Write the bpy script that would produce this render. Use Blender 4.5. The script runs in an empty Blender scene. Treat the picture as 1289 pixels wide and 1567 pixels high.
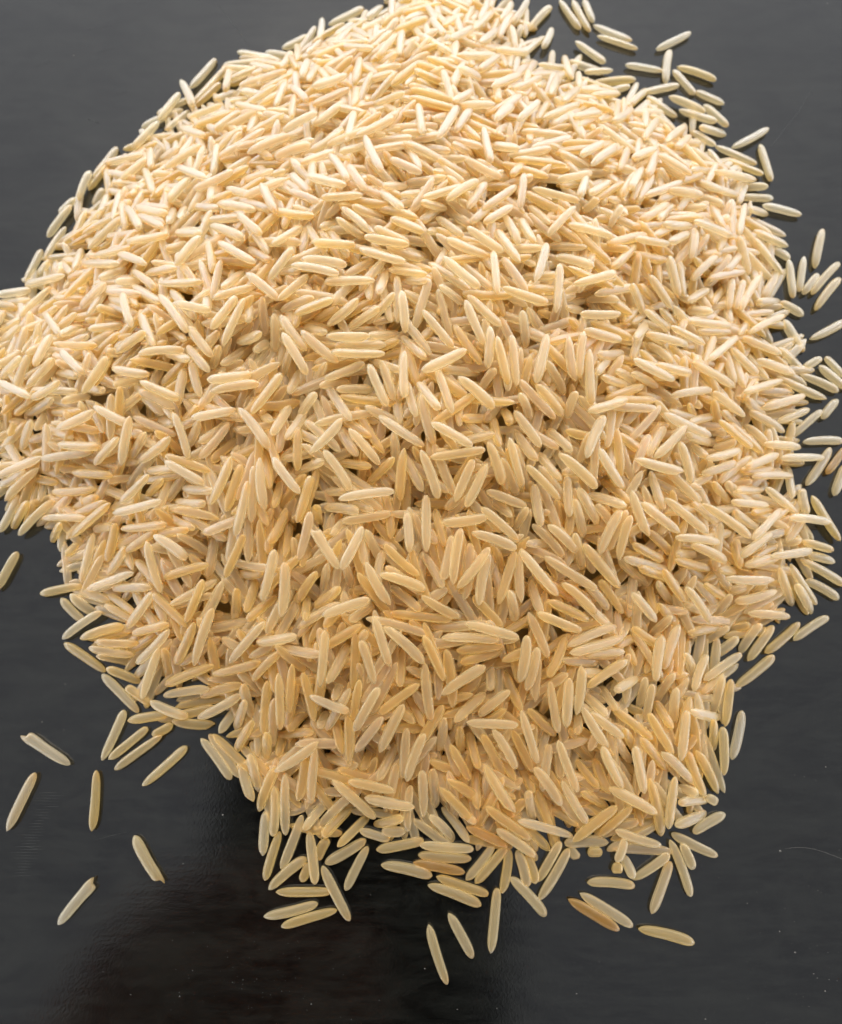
import bpy, math, random
import numpy as np
from mathutils import Vector, Matrix

# ------------------------------------------------------------------ camera, light, exposure
scene = bpy.context.scene
MM = 0.001
CAM_H, CAM_TILT = 120.0, 17.0
cam_data = bpy.data.cameras.new("camera")
cam_data.sensor_fit = 'VERTICAL'
cam_data.sensor_height = 24.0
cam_data.angle = math.radians(64.0)
cam_data.lens = 12.0 / math.tan(math.radians(32.0))
cam_data.clip_start, cam_data.clip_end = 0.002, 50.0
cam_data.dof.use_dof = True
cam_data.dof.focus_distance = 0.108
cam_data.dof.aperture_fstop = 19.0
cam = bpy.data.objects.new("camera", cam_data)
cam.location = (0, 0, CAM_H * MM)
cam.rotation_euler = (math.radians(CAM_TILT), 0, 0)
scene.collection.objects.link(cam)
scene.camera = cam

SUN_ELEV, SUN_ROT = math.radians(62), math.radians(0.0)
world = bpy.data.worlds.new("World")
scene.world = world
world.use_nodes = True
wn = world.node_tree
bg = wn.nodes["Background"]
sky = wn.nodes.new("ShaderNodeTexSky")
sky.sky_type = 'NISHITA'
sky.sun_disc = False
sky.sun_elevation = SUN_ELEV
sky.sun_rotation = SUN_ROT
sky.dust_density = 1.2
sky.air_density = 1.0
veil = wn.nodes.new("ShaderNodeHueSaturation")          # thin overcast: the blue of the sky is mostly veiled
veil.inputs["Saturation"].default_value = 0.15
wn.links.new(sky.outputs[0], veil.inputs["Color"])
wn.links.new(veil.outputs[0], bg.inputs[0])
bg.inputs[1].default_value = 0.15

sun_data = bpy.data.lights.new("sun", 'SUN')
sun_data.energy = 0.8
sun_data.angle = math.radians(24.0)
sun_data.color = (1.0, 0.87, 0.70)
sun = bpy.data.objects.new("sun", sun_data)
sun.rotation_euler = (-(math.pi / 2 - SUN_ELEV), 0, -SUN_ROT)
sun.location = (0, 1, 1)
scene.collection.objects.link(sun)

vs = scene.view_settings
vs.view_transform = 'Standard'
vs.look = 'None'
vs.gamma = 1.0
vs.exposure = 1.05
scene.cycles.max_bounces = 20
scene.cycles.diffuse_bounces = 16
scene.cycles.transmission_bounces = 16
scene.cycles.use_denoising = True

# ------------------------------------------------------------------ helpers
def link(o):
    scene.collection.objects.link(o)
    return o

def tag(o, label=None, cat=None, group=None, kind=None):
    for k, v in (("label", label), ("category", cat), ("group", group), ("kind", kind)):
        if v:
            o[k] = v
    return o

class Nodes:
    def __init__(self, name):
        self.m = bpy.data.materials.new(name)
        self.m.use_nodes = True
        self.t = self.m.node_tree
        self.b = self.t.nodes["Principled BSDF"]
    def n(self, kind, **kw):
        x = self.t.nodes.new(kind)
        for k, v in kw.items():
            if k.startswith("i_"):
                x.inputs[k[2:].replace("_", " ")].default_value = v
            else:
                setattr(x, k, v)
        return x
    def l(self, a, b):
        self.t.links.new(a, b)
    def ramp(self, fac, stops):
        r = self.n("ShaderNodeValToRGB")
        e = r.color_ramp.elements
        e[0].position, e[0].color = stops[0][0], (*stops[0][1], 1)
        e[1].position, e[1].color = stops[-1][0], (*stops[-1][1], 1)
        for p, c in stops[1:-1]:
            q = e.new(p)
            q.color = (*c, 1)
        self.l(fac, r.inputs[0])
        return r.outputs[0]
    def math(self, op, a, b=None):
        x = self.n("ShaderNodeMath", operation=op)
        for i, v in enumerate((a, b)):
            if v is None:
                continue
            if isinstance(v, (int, float)):
                x.inputs[i].default_value = v
            else:
                self.l(v, x.inputs[i])
        return x.outputs[0]
    def mix(self, fac, a, b, blend='MIX'):
        x = self.n("ShaderNodeMix", data_type='RGBA', blend_type=blend)
        for s, v in ((x.inputs[0], fac), (x.inputs[6], a), (x.inputs[7], b)):
            if isinstance(v, (int, float)):
                s.default_value = v
            elif isinstance(v, tuple):
                s.default_value = (*v, 1)
            else:
                self.l(v, s)
        return x.outputs[2]

def grey(v):
    return (v, v, v)

# ------------------------------------------------------------------ table top
def table_material():
    N = Nodes("dark_laminate")
    geo = N.n("ShaderNodeNewGeometry").outputs["Position"]
    def noise(scale, stretch=(1, 1, 1), detail=6, rough=0.6, dist=0.0):
        mp = N.n("ShaderNodeMapping")
        mp.inputs["Scale"].default_value = stretch
        N.l(geo, mp.inputs[0])
        x = N.n("ShaderNodeTexNoise", i_Scale=scale, i_Detail=detail, i_Roughness=rough, i_Distortion=dist)
        N.l(mp.outputs[0], x.inputs["Vector"])
        return x.outputs["Fac"]
    smear = noise(38, (1, 2.2, 1), 5, 0.55, 0.8)
    grain = noise(900, (0.16, 1, 1), 3, 0.6)
    fine = noise(2600, (1, 1, 1), 2, 0.6)
    cloud = noise(14, (1, 1, 1), 4, 0.5, 0.5)
    base = N.ramp(smear, [(0.3, (0.0010, 0.0010, 0.0009)), (0.62, (0.0026, 0.0027, 0.0023)), (0.8, (0.0080, 0.0088, 0.0075))])
    base = N.mix(N.ramp(grain, [(0.45, grey(0.0)), (0.75, grey(0.55))]), base, (0.0110, 0.0121, 0.0108))
    base = N.mix(N.ramp(fine, [(0.60, grey(0.0)), (0.78, grey(0.5))]), base, (0.016, 0.016, 0.0155))
    film = noise(85, (0.7, 1.5, 1), 7, 0.72, 1.5)
    base = N.mix(N.ramp(film, [(0.42, grey(0.0)), (0.68, grey(0.8))]), base, (0.0100, 0.0106, 0.0090))
    N.l(base, N.b.inputs["Base Color"])
    rg = N.ramp(cloud, [(0.3, grey(0.11)), (0.7, grey(0.19))])
    rg = N.mix(0.35, rg, N.ramp(smear, [(0.35, grey(0.10)), (0.7, grey(0.26))]))
    N.l(rg, N.b.inputs["Roughness"])
    N.b.inputs["Specular IOR Level"].default_value = 0.42
    bp = N.n("ShaderNodeBump", i_Strength=0.30, i_Distance=0.00006)
    ripple = noise(330, (0.6, 1, 1), 4, 0.6, 0.6)
    N.l(N.math('ADD', N.math('MULTIPLY', ripple, 0.8), N.math('ADD', N.math('MULTIPLY', grain, 0.7), N.math('MULTIPLY', fine, 0.5))), bp.inputs["Height"])
    N.l(bp.outputs[0], N.b.inputs["Normal"])
    return N.m

def box_mesh(name, lo, hi, bevel):
    import bmesh
    bm = bmesh.new()
    bmesh.ops.create_cube(bm, size=1)
    for v in bm.verts:
        v.co = Vector([lo[i] + (v.co[i] + .5) * (hi[i] - lo[i]) for i in range(3)])
    bmesh.ops.bevel(bm, geom=bm.edges[:], offset=bevel, segments=4, affect='EDGES', profile=0.5)
    me = bpy.data.meshes.new(name)
    bm.to_mesh(me)
    bm.free()
    for p in me.polygons:
        p.use_smooth = True
    return me

me = box_mesh("table_top", (-0.75, -0.32, -0.03), (0.75, 0.78, 0.0), 0.003)
table = link(bpy.data.objects.new("table_top", me))
me.materials.append(table_material())
tag(table, kind="structure", label="dark grey glossy table top with faint smears and dust", cat="table top")

# ------------------------------------------------------------------ rice
TONES = {"w": (0.986, 0.925, 0.76), "p": (0.986, 0.893, 0.66), "g": (0.978, 0.80, 0.40),  # w: chalky grains, with the white glint off their facets put into colour
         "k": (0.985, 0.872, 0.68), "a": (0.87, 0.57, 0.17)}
LEN, SEG, RING = 7.6, 12, 17

def grain_template(seed):
    """One long rice grain along x: pointed round ends, oval faceted section, one end cut slanting where the germ was."""
    r = random.Random(seed)
    s = np.concatenate([[-1.0], -np.cos(np.linspace(0.10, math.pi - 0.10, RING - 2)), [1.0]])
    s = np.sign(s) * np.abs(s) ** 0.92
    p0, p1 = r.uniform(3.6, 6.0), r.uniform(3.6, 7.0)
    e0, e1 = r.uniform(0.58, 0.88), r.uniform(0.42, 0.66)
    taper = r.uniform(-0.10, 0.10)
    prof = np.where(s < 0, (1 - np.abs(s) ** p0).clip(0) ** e0, (1 - np.abs(s) ** p1).clip(0) ** e1)
    prof = prof * (1 - taper * s)
    bend, side = r.uniform(-0.22, 0.22), r.uniform(-0.12, 0.12)
    wy, wz = r.uniform(0.62, 0.71), r.uniform(0.52, 0.59)
    cut = r.choice((0, 0, 0, 0.5, 0.7, 0.9))
    cs = r.choice((-1, 1))
    ph = r.uniform(0, 6.28)
    V, G = [], []
    for i, si in enumerate(s):
        for j in range(SEG):
            a = 2 * math.pi * j / SEG
            c, d = math.cos(a), math.sin(a)
            k = 1 + 0.035 * math.cos(4 * a + ph) + 0.02 * math.sin(3 * a + 2 * si)
            c2, d2 = math.copysign(abs(c) ** 0.8, c), math.copysign(abs(d) ** 0.72, d)
            y, z = prof[i] * wy * c2 * k, prof[i] * wz * d2 * k
            x = si * LEN / 2
            if cut and si > 0.55:
                lim = 0.80 - cut * (si - 0.55) / 0.45
                if y * cs > lim:
                    y = cs * (lim * 0.9 + 0.1 * y * cs)
            if i in (0, RING - 1):
                y, z = 0.0, 0.0
                if i and cut:
                    y = -cs * 0.25
            q = 1 - si * si
            V.append((x, y + bend * q + side * si, z + 0.1 * bend * q))
            G.append((si, c, d))
    F = [(i * SEG + j, (i + 1) * SEG + j, (i + 1) * SEG + (j + 1) % SEG, i * SEG + (j + 1) % SEG)
         for i in range(RING - 1) for j in range(SEG)]
    return np.array(V), np.array(G), np.array(F)

def notched_template(seed):
    """A broken grain: stout body, one end snapped off with a step and a small point left standing."""
    V, G, F = grain_template(seed)
    V = V.copy()
    for v, g in zip(V, G):
        if g[0] > 0.70:
            keep = v[1] > 0.12
            t = (g[0] - 0.70) / 0.30
            v[0] = LEN / 2 * ((0.70 + 0.30 * t) if keep else (0.70 + 0.10 * t))
            w = 1.0 - 0.55 * t
            v[1] = 0.12 + (v[1] - 0.12) * w + 0.25 * t if keep else v[1]
    m = (G[:, 0] > 0.4) & (G[:, 0] <= 0.9)
    V[m, 1] = np.where(np.abs(V[m, 1]) < 0.7, V[m, 1] * 1.1, V[m, 1])
    return V, G, F

TEMPL = [grain_template(s) for s in (3, 8, 11, 19, 23, 31, 42, 57, 64, 73, 88, 95)] + [notched_template(6), notched_template(15)]

def rice_material(name, joined):
    N = Nodes(name)
    gc = N.n("ShaderNodeAttribute", attribute_name="grain_coord").outputs["Vector"]
    if joined:
        col = N.n("ShaderNodeAttribute", attribute_name="tone").outputs["Color"]
        rnd = N.n("ShaderNodeAttribute", attribute_name="seed").outputs["Fac"]
    else:
        oi = N.n("ShaderNodeObjectInfo")
        col, rnd = oi.outputs["Color"], oi.outputs["Random"]
    off = N.n("ShaderNodeCombineXYZ")
    N.l(N.math('MULTIPLY', rnd, 91.0), off.inputs[0])
    N.l(N.math('MULTIPLY', rnd, 47.0), off.inputs[1])
    add = N.n("ShaderNodeVectorMath", operation='ADD')
    N.l(gc, add.inputs[0])
    N.l(off.outputs[0], add.inputs[1])
    def noise(scale, stretch, detail=3):
        mp = N.n("ShaderNodeMapping")
        mp.inputs["Scale"].default_value = stretch
        N.l(add.outputs[0], mp.inputs[0])
        x = N.n("ShaderNodeTexNoise", i_Scale=scale, i_Detail=detail, i_Roughness=0.55)
        N.l(mp.outputs[0], x.inputs["Vector"])
        return x.outputs["Fac"]
    cloud = noise(1.3, (1.6, 0.8, 0.8))
    stri = noise(2.2, (0.35, 2.2, 2.2), 2)
    speck = noise(7.0, (1.6, 0.6, 0.6), 2)
    c = N.mix(N.ramp(cloud, [(0.40, grey(0.0)), (0.75, grey(0.45))]), col, (0.98, 0.88, 0.64))
    c = N.mix(N.ramp(stri, [(0.35, grey(0.35)), (0.6, grey(0.0))]), c, (0.95, 0.72, 0.33))
    c = N.mix(N.ramp(speck, [(0.70, grey(0.0)), (0.80, grey(0.30))]), c, (0.85, 0.58, 0.24))
    sep = N.n("ShaderNodeSeparateXYZ")
    N.l(gc, sep.inputs[0])
    tip = N.math('MULTIPLY', N.ramp(sep.outputs[0], [(0.55, grey(0.0)), (0.98, grey(0.6))]), rnd)
    c = N.mix(tip, c, (0.95, 0.66, 0.24))                  # the germ end is a little browner
    N.l(c, N.b.inputs["Base Color"])
    N.b.inputs["Subsurface Weight"].default_value = 0.0
    N.b.inputs["Subsurface Radius"].default_value = (1.0, 0.60, 0.25)
    N.b.inputs["Subsurface Scale"].default_value = 0.0018
    N.l(N.ramp(speck, [(0.3, grey(0.42)), (0.7, grey(0.54))]), N.b.inputs["Roughness"])
    N.b.inputs["IOR"].default_value = 1.4
    N.b.inputs["Transmission Weight"].default_value = 0.82
    N.b.inputs["Coat Weight"].default_value = 0.15
    N.b.inputs["Coat Roughness"].default_value = 0.28
    bp = N.n("ShaderNodeBump", i_Strength=0.18, i_Distance=0.00009)
    N.l(N.math('ADD', stri, N.math('MULTIPLY', speck, 0.25)), bp.inputs["Height"])
    N.l(bp.outputs[0], N.b.inputs["Normal"])
    glow = N.n("ShaderNodeBsdfTranslucent")                # light passing right through the glassy grain
    N.l(N.mix(1.0, c, (1.0, 1.0, 0.98), 'MULTIPLY'), glow.inputs["Color"])
    both = N.n("ShaderNodeMixShader")
    both.inputs[0].default_value = 0.46
    N.l(N.b.outputs[0], both.inputs[1])
    N.l(glow.outputs[0], both.inputs[2])
    N.l(both.outputs[0], N.t.nodes["Material Output"].inputs["Surface"])
    return N.m

MAT_ONE = rice_material("rice_grain_skin", False)
MAT_MANY = rice_material("rice_heap_skin", True)

def frame(p0, p1, roll):
    """Centre and axes of a grain lying from p0 to p1 (mm), its flat side turned up, rolled by a few degrees."""
    d = p1 - p0
    L = np.linalg.norm(d)
    u = d / L
    up = np.array([0, 0, 1.0])
    v = np.cross(up, u)
    nv = np.linalg.norm(v)
    v = v / nv if nv > 0.05 else np.array([0, 1.0, 0])
    w = np.cross(u, v)
    c, s = math.cos(roll), math.sin(roll)
    return (p0 + p1) / 2, L, u, v * c + w * s, -v * s + w * c

GRAIN_MESH = []
for V, G, F in TEMPL:
    me = bpy.data.meshes.new("rice_grain")
    me.from_pydata((V * MM).tolist(), [], F.tolist())
    me.attributes.new("grain_coord", 'FLOAT_VECTOR', 'POINT').data.foreach_set("vector", G.astype(np.float32).ravel())
    me.polygons.foreach_set("use_smooth", [True] * len(F))
    me.materials.append(MAT_ONE)
    GRAIN_MESH.append(me)

# every grain one can tell apart: start and end of its axis in tenths of a mm, width in per cent, roll in degrees, shape, tone, where it lies, label
#   s = stray on the table, h = on the heap
GRAINS = """
262 1374 6 295 1302 7 98 -23 1 p s|pale cream rice grain falling right, loose at the heap's far rim
285 1373 7 314 1296 7 96 -5 11 p s|pale cream rice grain falling steeply right, loose at the heap's far rim
199 1297 8 245 1357 7 102 17 8 p s|pale rice grain rising right, alone in the dark gap behind the heap's far rim
320 1314 5 390 1274 8 96 12 5 w s|whitish rice grain falling gently right, loose off the far right rim
432 1256 7 501 1293 7 94 21 7 w s|bright white rice grain rising gently right, farthest out beyond the far right rim
326 1287 7 399 1256 7 94 -23 9 p s|pale cream rice grain falling gently right, loose off the far right rim, leftmost
285 1271 11 336 1220 10 98 3 1 p s|pale cream rice grain falling right, loose off the far right rim
443 1176 7 458 1254 7 105 -16 8 p s|upright pale rice grain directly under the bright white one at the far right
373 1220 7 441 1205 7 94 -21 6 w s|whitish rice grain lying level, loose off the far right rim
467 1214 7 536 1184 8 96 21 3 p s|pale rice grain falling gently right, blunt end toward the bare far right table
400 1156 6 468 1175 6 98 -8 2 p s|pale cream rice grain rising gently right, loose off the far right rim
-467 1088 16 -432 1149 14 94 5 7 p s|pale cream rice grain rising right, loose off the far left rim
461 1116 11 525 1087 11 99 3 1 p s|pale cream rice grain falling gently right, loose off the far right rim, second from left
547 1033 9 617 1079 7 101 -22 0 w s|bright white slender rice grain rising right, standing off the heap's right shoulder
518 1039 8 587 1000 8 97 -8 9 p s|pale cream rice grain falling gently right, loose off the far right rim, third from left
599 1046 5 608 965 8 103 -9 4 p s|pale upright rice grain lying alone right of the heap's right shoulder
531 1014 6 595 977 10 95 -20 4 p s|pale cream rice grain falling gently right, loose off the far right rim, rightmost
586 916 9 651 895 8 103 -9 6 w s|bright white rice grain falling gently right, sticking out of the right shoulder
658 791 7 685 869 7 106 -21 10 p s|upright pale rice grain, topmost of the loose cluster at the right edge
647 741 7 702 803 7 103 4 3 p s|pale cream rice grain rising right, loose off the heap's right side, upper one
648 712 7 700 773 7 99 1 8 g s|golden rice grain rising right, lowest of the loose cluster at the right edge
633 658 7 699 695 7 97 -19 5 p s|pale rice grain rising gently right, cut by the right edge below the loose cluster
642 612 7 680 569 7 102 -16 7 p s|pale cream rice grain falling right, loose off the heap's right side
566 588 15 645 552 7 94 1 5 p s|pale cream rice grain falling gently right, loose off the heap's right side, uppermost
626 426 6 662 469 7 95 -24 4 a s|amber brown rice grain cut by the right edge of the picture
592 406 8 639 471 6 102 19 0 p s|pale cream rice grain rising steeply right, loose off the heap's right side, left one
633 390 6 658 442 7 102 23 2 p s|pale cream rice grain rising steeply right, loose off the heap's right side, right one
-636 332 8 -614 391 9 102 -10 4 p s|pale cream rice grain rising steeply right, loose off the heap's left side
-606 326 10 -555 379 22 102 24 3 p s|pale cream rice grain rising right, loose off the heap's left side
596 390 12 629 318 12 103 -9 11 g s|golden rice grain falling right, loose off the heap's right side
569 317 16 615 302 16 95 0 9 p s|pale cream rice grain falling gently right, loose off the heap's right side, second from top
-627 243 7 -606 303 7 103 20 2 p s|pale rice grain cut by the left edge, alone under the heap's left lobe
565 290 11 629 250 8 101 -24 8 p s|pale cream rice grain falling gently right, loose off the heap's right side, third from top
570 259 6 617 231 7 105 -12 3 p s|pale cream rice grain falling gently right, loose off the heap's right side, lowest
-563 239 8 -499 249 11 103 11 6 p s|pale level rice grain sticking out of the lower left rim onto bare table
-531 232 8 -492 196 5 102 14 11 p s|pale cream rice grain falling right, loose off the heap's left side
-521 171 8 -466 211 15 99 11 3 w s|whitish rice grain rising right, loose off the heap's left side
541 169 7 597 205 7 95 14 3 p s|pale rice grain rising right, farthest out from the lower right rim
-495 172 10 -428 188 22 103 23 8 g s|golden rice grain rising gently right, loose off the heap's left side
497 151 7 554 196 7 105 18 11 g s|golden rice grain rising right, loose off the heap's right side
471 140 7 514 191 9 106 -4 9 p s|pale cream rice grain rising right, loose off the heap's right side, lower one
-481 159 10 -410 147 20 100 6 11 p s|pale cream rice grain lying level, loose off the heap's left side
-518 167 7 -454 124 6 98 16 6 g s|golden brown rice grain falling right along the lower left rim of the heap
-467 146 14 -411 136 2 99 14 3 p s|pale cream rice grain falling gently right, loose off the near left rim
449 104 7 511 147 7 102 18 1 p s|pale rice grain rising right, lying clear of the heap's lower right rim
-450 130 14 -403 109 2 104 1 6 g s|golden rice grain falling gently right, loose off the near left rim
-457 122 8 -401 67 6 106 -11 6 p s|pale cream rice grain falling right, loose off the near left rim
426 48 14 443 114 12 101 -7 9 g s|golden rice grain pointing straight up, loose off the near right rim
-415 57 7 -356 64 8 100 -15 10 g s|golden rice grain lying level, loose off the near left rim, left one
-352 55 8 -291 52 5 105 8 5 g s|golden rice grain lying level, loose off the near left rim, right one
-446 3 7 -419 71 7 99 0 1 p s|pale rice grain rising steeply right, leftmost of three together off the lower left rim
434 3 7 455 71 6 101 21 0 w s|whitish upright rice grain, outermost along the heap's lower right side
-436 4 7 -385 47 7 98 9 4 p s|pale rice grain rising right, middle of three together off the lower left rim
-488 -3 7 -561 40 7 104 0 12 w s|whitish broken rice grain with a stepped end, leftmost loose one falling right below the heap
416 -17 15 424 48 14 104 -13 1 p s|pale cream rice grain pointing straight up, loose off the near right rim
-427 -9 6 -363 36 8 95 24 6 p s|pale rice grain rising right, lowest of three together off the lower left rim
-309 33 7 -263 -23 7 96 -9 8 p s|pale cream rice grain falling right, loose at the heap's near rim
-386 -30 7 -327 21 7 97 -20 1 p s|pale rice grain rising right, alone between the three together and the heap's lower left
-253 2 2 -228 -51 20 104 -11 5 p s|pale cream rice grain falling steeply right, loose at the heap's near rim
-222 -64 11 -197 -6 26 106 3 8 g s|golden rice grain rising steeply right, loose at the heap's near rim, upper one
-448 -90 7 -451 -10 7 95 14 11 g s|upright golden rice grain lying alone on the bare lower left table
-563 -90 7 -536 -13 7 98 -3 2 k s|slender pinkish rice grain rising steeply right, lying nearest the table's left edge
-201 -30 21 -200 -96 10 98 12 3 p s|pale cream rice grain pointing straight up, loose at the heap's near rim, middle one
-213 -121 6 -213 -63 7 100 -20 2 p s|pale cream rice grain pointing straight up, loose at the heap's near rim, leftmost one
61 -82 19 116 -109 13 94 -18 10 a s|amber orange rice grain falling gently right among pale ones at the near rim
-189 -137 7 -161 -69 8 103 7 7 p s|pale cream rice grain rising steeply right, loose at the heap's near rim, leftmost one
341 -91 6 400 -122 7 101 4 7 p s|pale cream rice grain falling gently right, loose off the near right rim
-61 -113 7 4 -101 8 106 -14 4 p s|pale cream rice grain lying level, loose at the heap's near rim, left one
-3 -106 11 71 -112 10 99 -8 4 p s|pale level rice grain on the black reflection, uppermost of a stack of level ones
-130 -129 7 -74 -101 7 103 23 7 p s|pale cream rice grain rising gently right, loose at the heap's near rim
-210 -151 7 -191 -90 7 103 -21 6 g s|golden rice grain rising steeply right, loose at the heap's near rim, lower one
-4 -118 7 68 -125 7 95 20 7 p s|pale cream rice grain lying level, loose at the heap's near rim, right one
-153 -88 9 -140 -155 13 105 -20 2 p s|pale cream rice grain pointing straight up, loose at the heap's near rim, rightmost one
-389 -94 7 -346 -157 7 104 0 13 p s|pale chipped rice grain falling steeply right, alone left of the phone's dark reflection
156 -153 5 189 -102 12 98 -14 9 p s|pale cream rice grain rising steeply right, loose at the heap's near rim, middle one
60 -151 6 99 -106 7 95 -21 11 p s|pale cream rice grain rising right, loose at the heap's near rim, right one
72 -155 6 116 -108 9 99 20 4 g s|golden rice grain rising right, loose at the heap's near rim
283 -149 5 336 -119 9 98 -21 1 p s|pale cream rice grain rising gently right, loose off the near right rim
-11 -128 7 59 -142 7 96 15 10 a s|amber level rice grain lying under the stack of level pale ones at near rim
337 -100 7 360 -171 7 97 -12 3 p s|pale cream rice grain falling steeply right, loose off the near right rim
-102 -163 7 -71 -109 7 103 4 6 p s|pale rice grain rising steeply right, alone on the black reflection right of the left tip
-54 -131 7 15 -146 7 104 -2 8 p s|pale cream rice grain falling gently right, loose at the heap's near rim
109 -167 8 118 -111 5 95 15 0 g s|golden rice grain pointing straight up, loose at the heap's near rim
-204 -162 7 -154 -123 7 100 10 8 p s|pale cream rice grain rising right, loose at the heap's near rim, left one
157 -176 7 199 -110 10 97 18 0 p s|pale cream rice grain rising steeply right, loose at the heap's near rim, rightmost one
222 -154 7 286 -157 7 105 -22 3 p s|pale level rice grain with a blunt left end, above the amber brown grain
20 -146 7 90 -168 7 97 8 4 g s|golden rice grain falling gently right, loose at the heap's near rim
305 -192 7 336 -127 7 100 11 4 k s|pinkish rice grain rising steeply right just above the rightmost loose golden grain
-194 -165 7 -119 -165 7 96 -13 9 g s|golden level rice grain just above the lowest pair at the near left tip
-132 -132 7 -95 -201 7 103 -5 7 p s|pale rice grain falling steeply right, reaching down beside the lowest pair
9 -156 7 80 -182 7 99 7 8 p s|pale glassy rice grain falling gently right under the level stack at the near rim
119 -147 7 166 -194 7 105 23 3 p s|pale rice grain falling right, tip pointing at the bare table before the near rim
-479 -205 7 -435 -149 7 104 0 12 w s|whitish chipped rice grain rising right, lowest of the loose ones on the left
211 -167 7 280 -206 7 106 2 2 p s|pale rice grain lying along the upper edge of the amber brown grain
-208 -196 7 -137 -178 7 95 24 0 p s|pale chipped rice grain, upper of the lowest pair at the near left tip
196 -173 7 261 -212 7 102 20 10 a s|amber brown rice grain lying beside a pale one below the heap's right corner
-185 -206 7 -111 -188 7 97 -1 6 g s|pale blunt rice grain, lower of the lowest pair at the near left tip
91 -239 7 102 -160 7 103 5 4 p s|upright pale rice grain to the right of two leaning loose ones before the heap
37 -190 7 67 -245 7 102 9 10 p s|pale rice grain falling right, just above the lowest grain in front of the heap
286 -209 7 359 -227 7 99 -20 8 g s|golden rice grain lying nearly level, rightmost loose one in front of the heap
10 -204 7 34 -275 7 98 4 11 p s|long pale rice grain falling steeply right, lowest of all grains in front of the heap
-183 1080 98 -124 1111 93 105 17 11 w h|whitish rice grain rising gently right, high on the far slope, left of centre, upper one
-224 976 115 -168 1013 113 94 22 10 w h|whitish rice grain rising gently right, high on the far slope, left of centre, lower one
24 922 159 60 1004 136 106 4 1 k h|pinkish beige rice grain rising right, high on the far slope, centre
-102 938 147 -41 969 150 97 -7 1 k h|pinkish beige rice grain rising gently right, high on the far slope, centre
-89 935 150 -57 851 170 95 7 0 k h|pinkish beige rice grain falling steeply right, on the far slope, centre
388 955 87 442 915 83 96 1 10 k h|pinkish beige rice grain falling right, on the far slope, right
-175 858 154 -112 824 172 104 -17 7 w h|whitish rice grain falling gently right, on the far slope, left of centre
38 797 172 87 849 154 102 7 3 p h|pale cream rice grain rising right, at the back of the summit, centre
170 843 143 241 818 145 95 21 4 p h|pale cream rice grain falling gently right, at the back of the summit, right of centre
188 751 155 235 806 147 97 18 6 p h|pale cream rice grain rising right, at the back of the summit, right of centre
-46 775 163 5 740 176 106 -6 9 p h|pale cream rice grain falling gently right, at the back of the summit, centre, rightmost one
430 816 100 506 817 59 103 -24 3 w h|whitish rice grain falling gently right, at the back of the summit, far right
220 772 152 289 757 143 100 -23 6 p h|pale cream rice grain falling gently right, at the back of the summit, right
-324 790 125 -264 748 147 101 22 8 p h|pale cream rice grain falling gently right, at the back of the summit, left of centre
-70 756 167 -17 724 174 104 10 11 p h|pale cream rice grain falling gently right, at the back of the summit, centre, middle one
-222 733 157 -178 774 143 100 -18 1 p h|pale cream rice grain rising gently right, at the back of the summit, left of centre
-466 786 88 -391 784 112 97 -6 0 p h|pale cream rice grain lying level, at the back of the summit, left
69 758 166 119 712 167 105 17 1 p h|pale cream rice grain falling right, at the back of the summit, right of centre
-83 738 171 -17 716 178 98 17 7 p h|pale cream rice grain falling gently right, at the back of the summit, centre, leftmost one
-161 732 164 -96 723 169 105 0 4 p h|pale cream rice grain lying level, at the back of the summit, left of centre
-373 719 123 -338 772 122 106 0 10 p h|pale cream rice grain rising right, just behind the summit, left
-306 753 136 -244 702 155 96 4 7 p h|pale cream rice grain falling gently right, just behind the summit, left of centre
-51 717 173 5 716 145 103 -4 5 p h|pale cream rice grain falling gently right, just behind the summit, centre, right one
-91 717 169 -21 691 176 104 -22 0 p h|pale cream rice grain falling gently right, just behind the summit, centre, left one
-176 705 160 -107 690 169 104 15 3 w h|whitish rice grain lying level, just behind the summit, left of centre, right one
165 661 170 185 735 158 94 -2 0 w h|whitish rice grain rising steeply right, just behind the summit, right of centre
-222 671 159 -189 725 160 95 11 9 p h|pale cream rice grain rising right, just behind the summit, left of centre, upper one
-191 696 159 -118 675 169 94 1 3 w h|whitish rice grain lying level, just behind the summit, left of centre, left one
-48 689 159 9 668 178 96 -24 9 p h|pale cream rice grain lying level, just behind the summit, centre
33 701 175 83 644 180 103 7 1 p h|pale cream rice grain falling right, just behind the summit, centre
106 715 167 107 633 181 94 2 6 p h|pale cream rice grain pointing straight up, just behind the summit, right of centre, left one
385 749 105 396 686 91 103 -12 7 p h|pale cream rice grain falling steeply right, just behind the summit, right
221 667 156 290 693 144 99 -2 1 p h|pale cream rice grain rising gently right, just behind the summit, right
-256 687 155 -205 637 159 100 14 10 w h|whitish rice grain falling right, just behind the summit, left of centre
-206 636 162 -166 685 150 95 24 9 p h|pale cream rice grain rising right, just behind the summit, left of centre, lower one
192 615 163 204 698 159 98 2 1 p h|pale cream rice grain pointing straight up, just behind the summit, right of centre, right one
509 687 46 555 763 29 103 -23 3 p h|pale cream rice grain rising steeply right, just behind the summit, far right
116 647 180 182 627 167 102 4 1 p h|pale cream rice grain falling gently right, just behind the summit, right of centre
-183 616 156 -125 632 173 103 -23 2 p h|pale cream rice grain rising gently right, just behind the summit, left of centre
-365 647 137 -304 625 153 99 24 9 p h|pale cream rice grain falling gently right, just behind the summit, left
-79 611 142 -37 638 177 96 -23 7 p h|pale cream rice grain rising right, on the summit, centre, rightmost one
-27 644 176 -23 579 170 103 7 10 p h|pale cream rice grain pointing straight up, on the summit, centre
-136 604 145 -88 630 177 100 -10 5 p h|pale cream rice grain rising right, on the summit, centre, leftmost one
-303 596 150 -268 648 153 105 -4 4 p h|pale cream rice grain rising right, on the summit, left of centre
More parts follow.
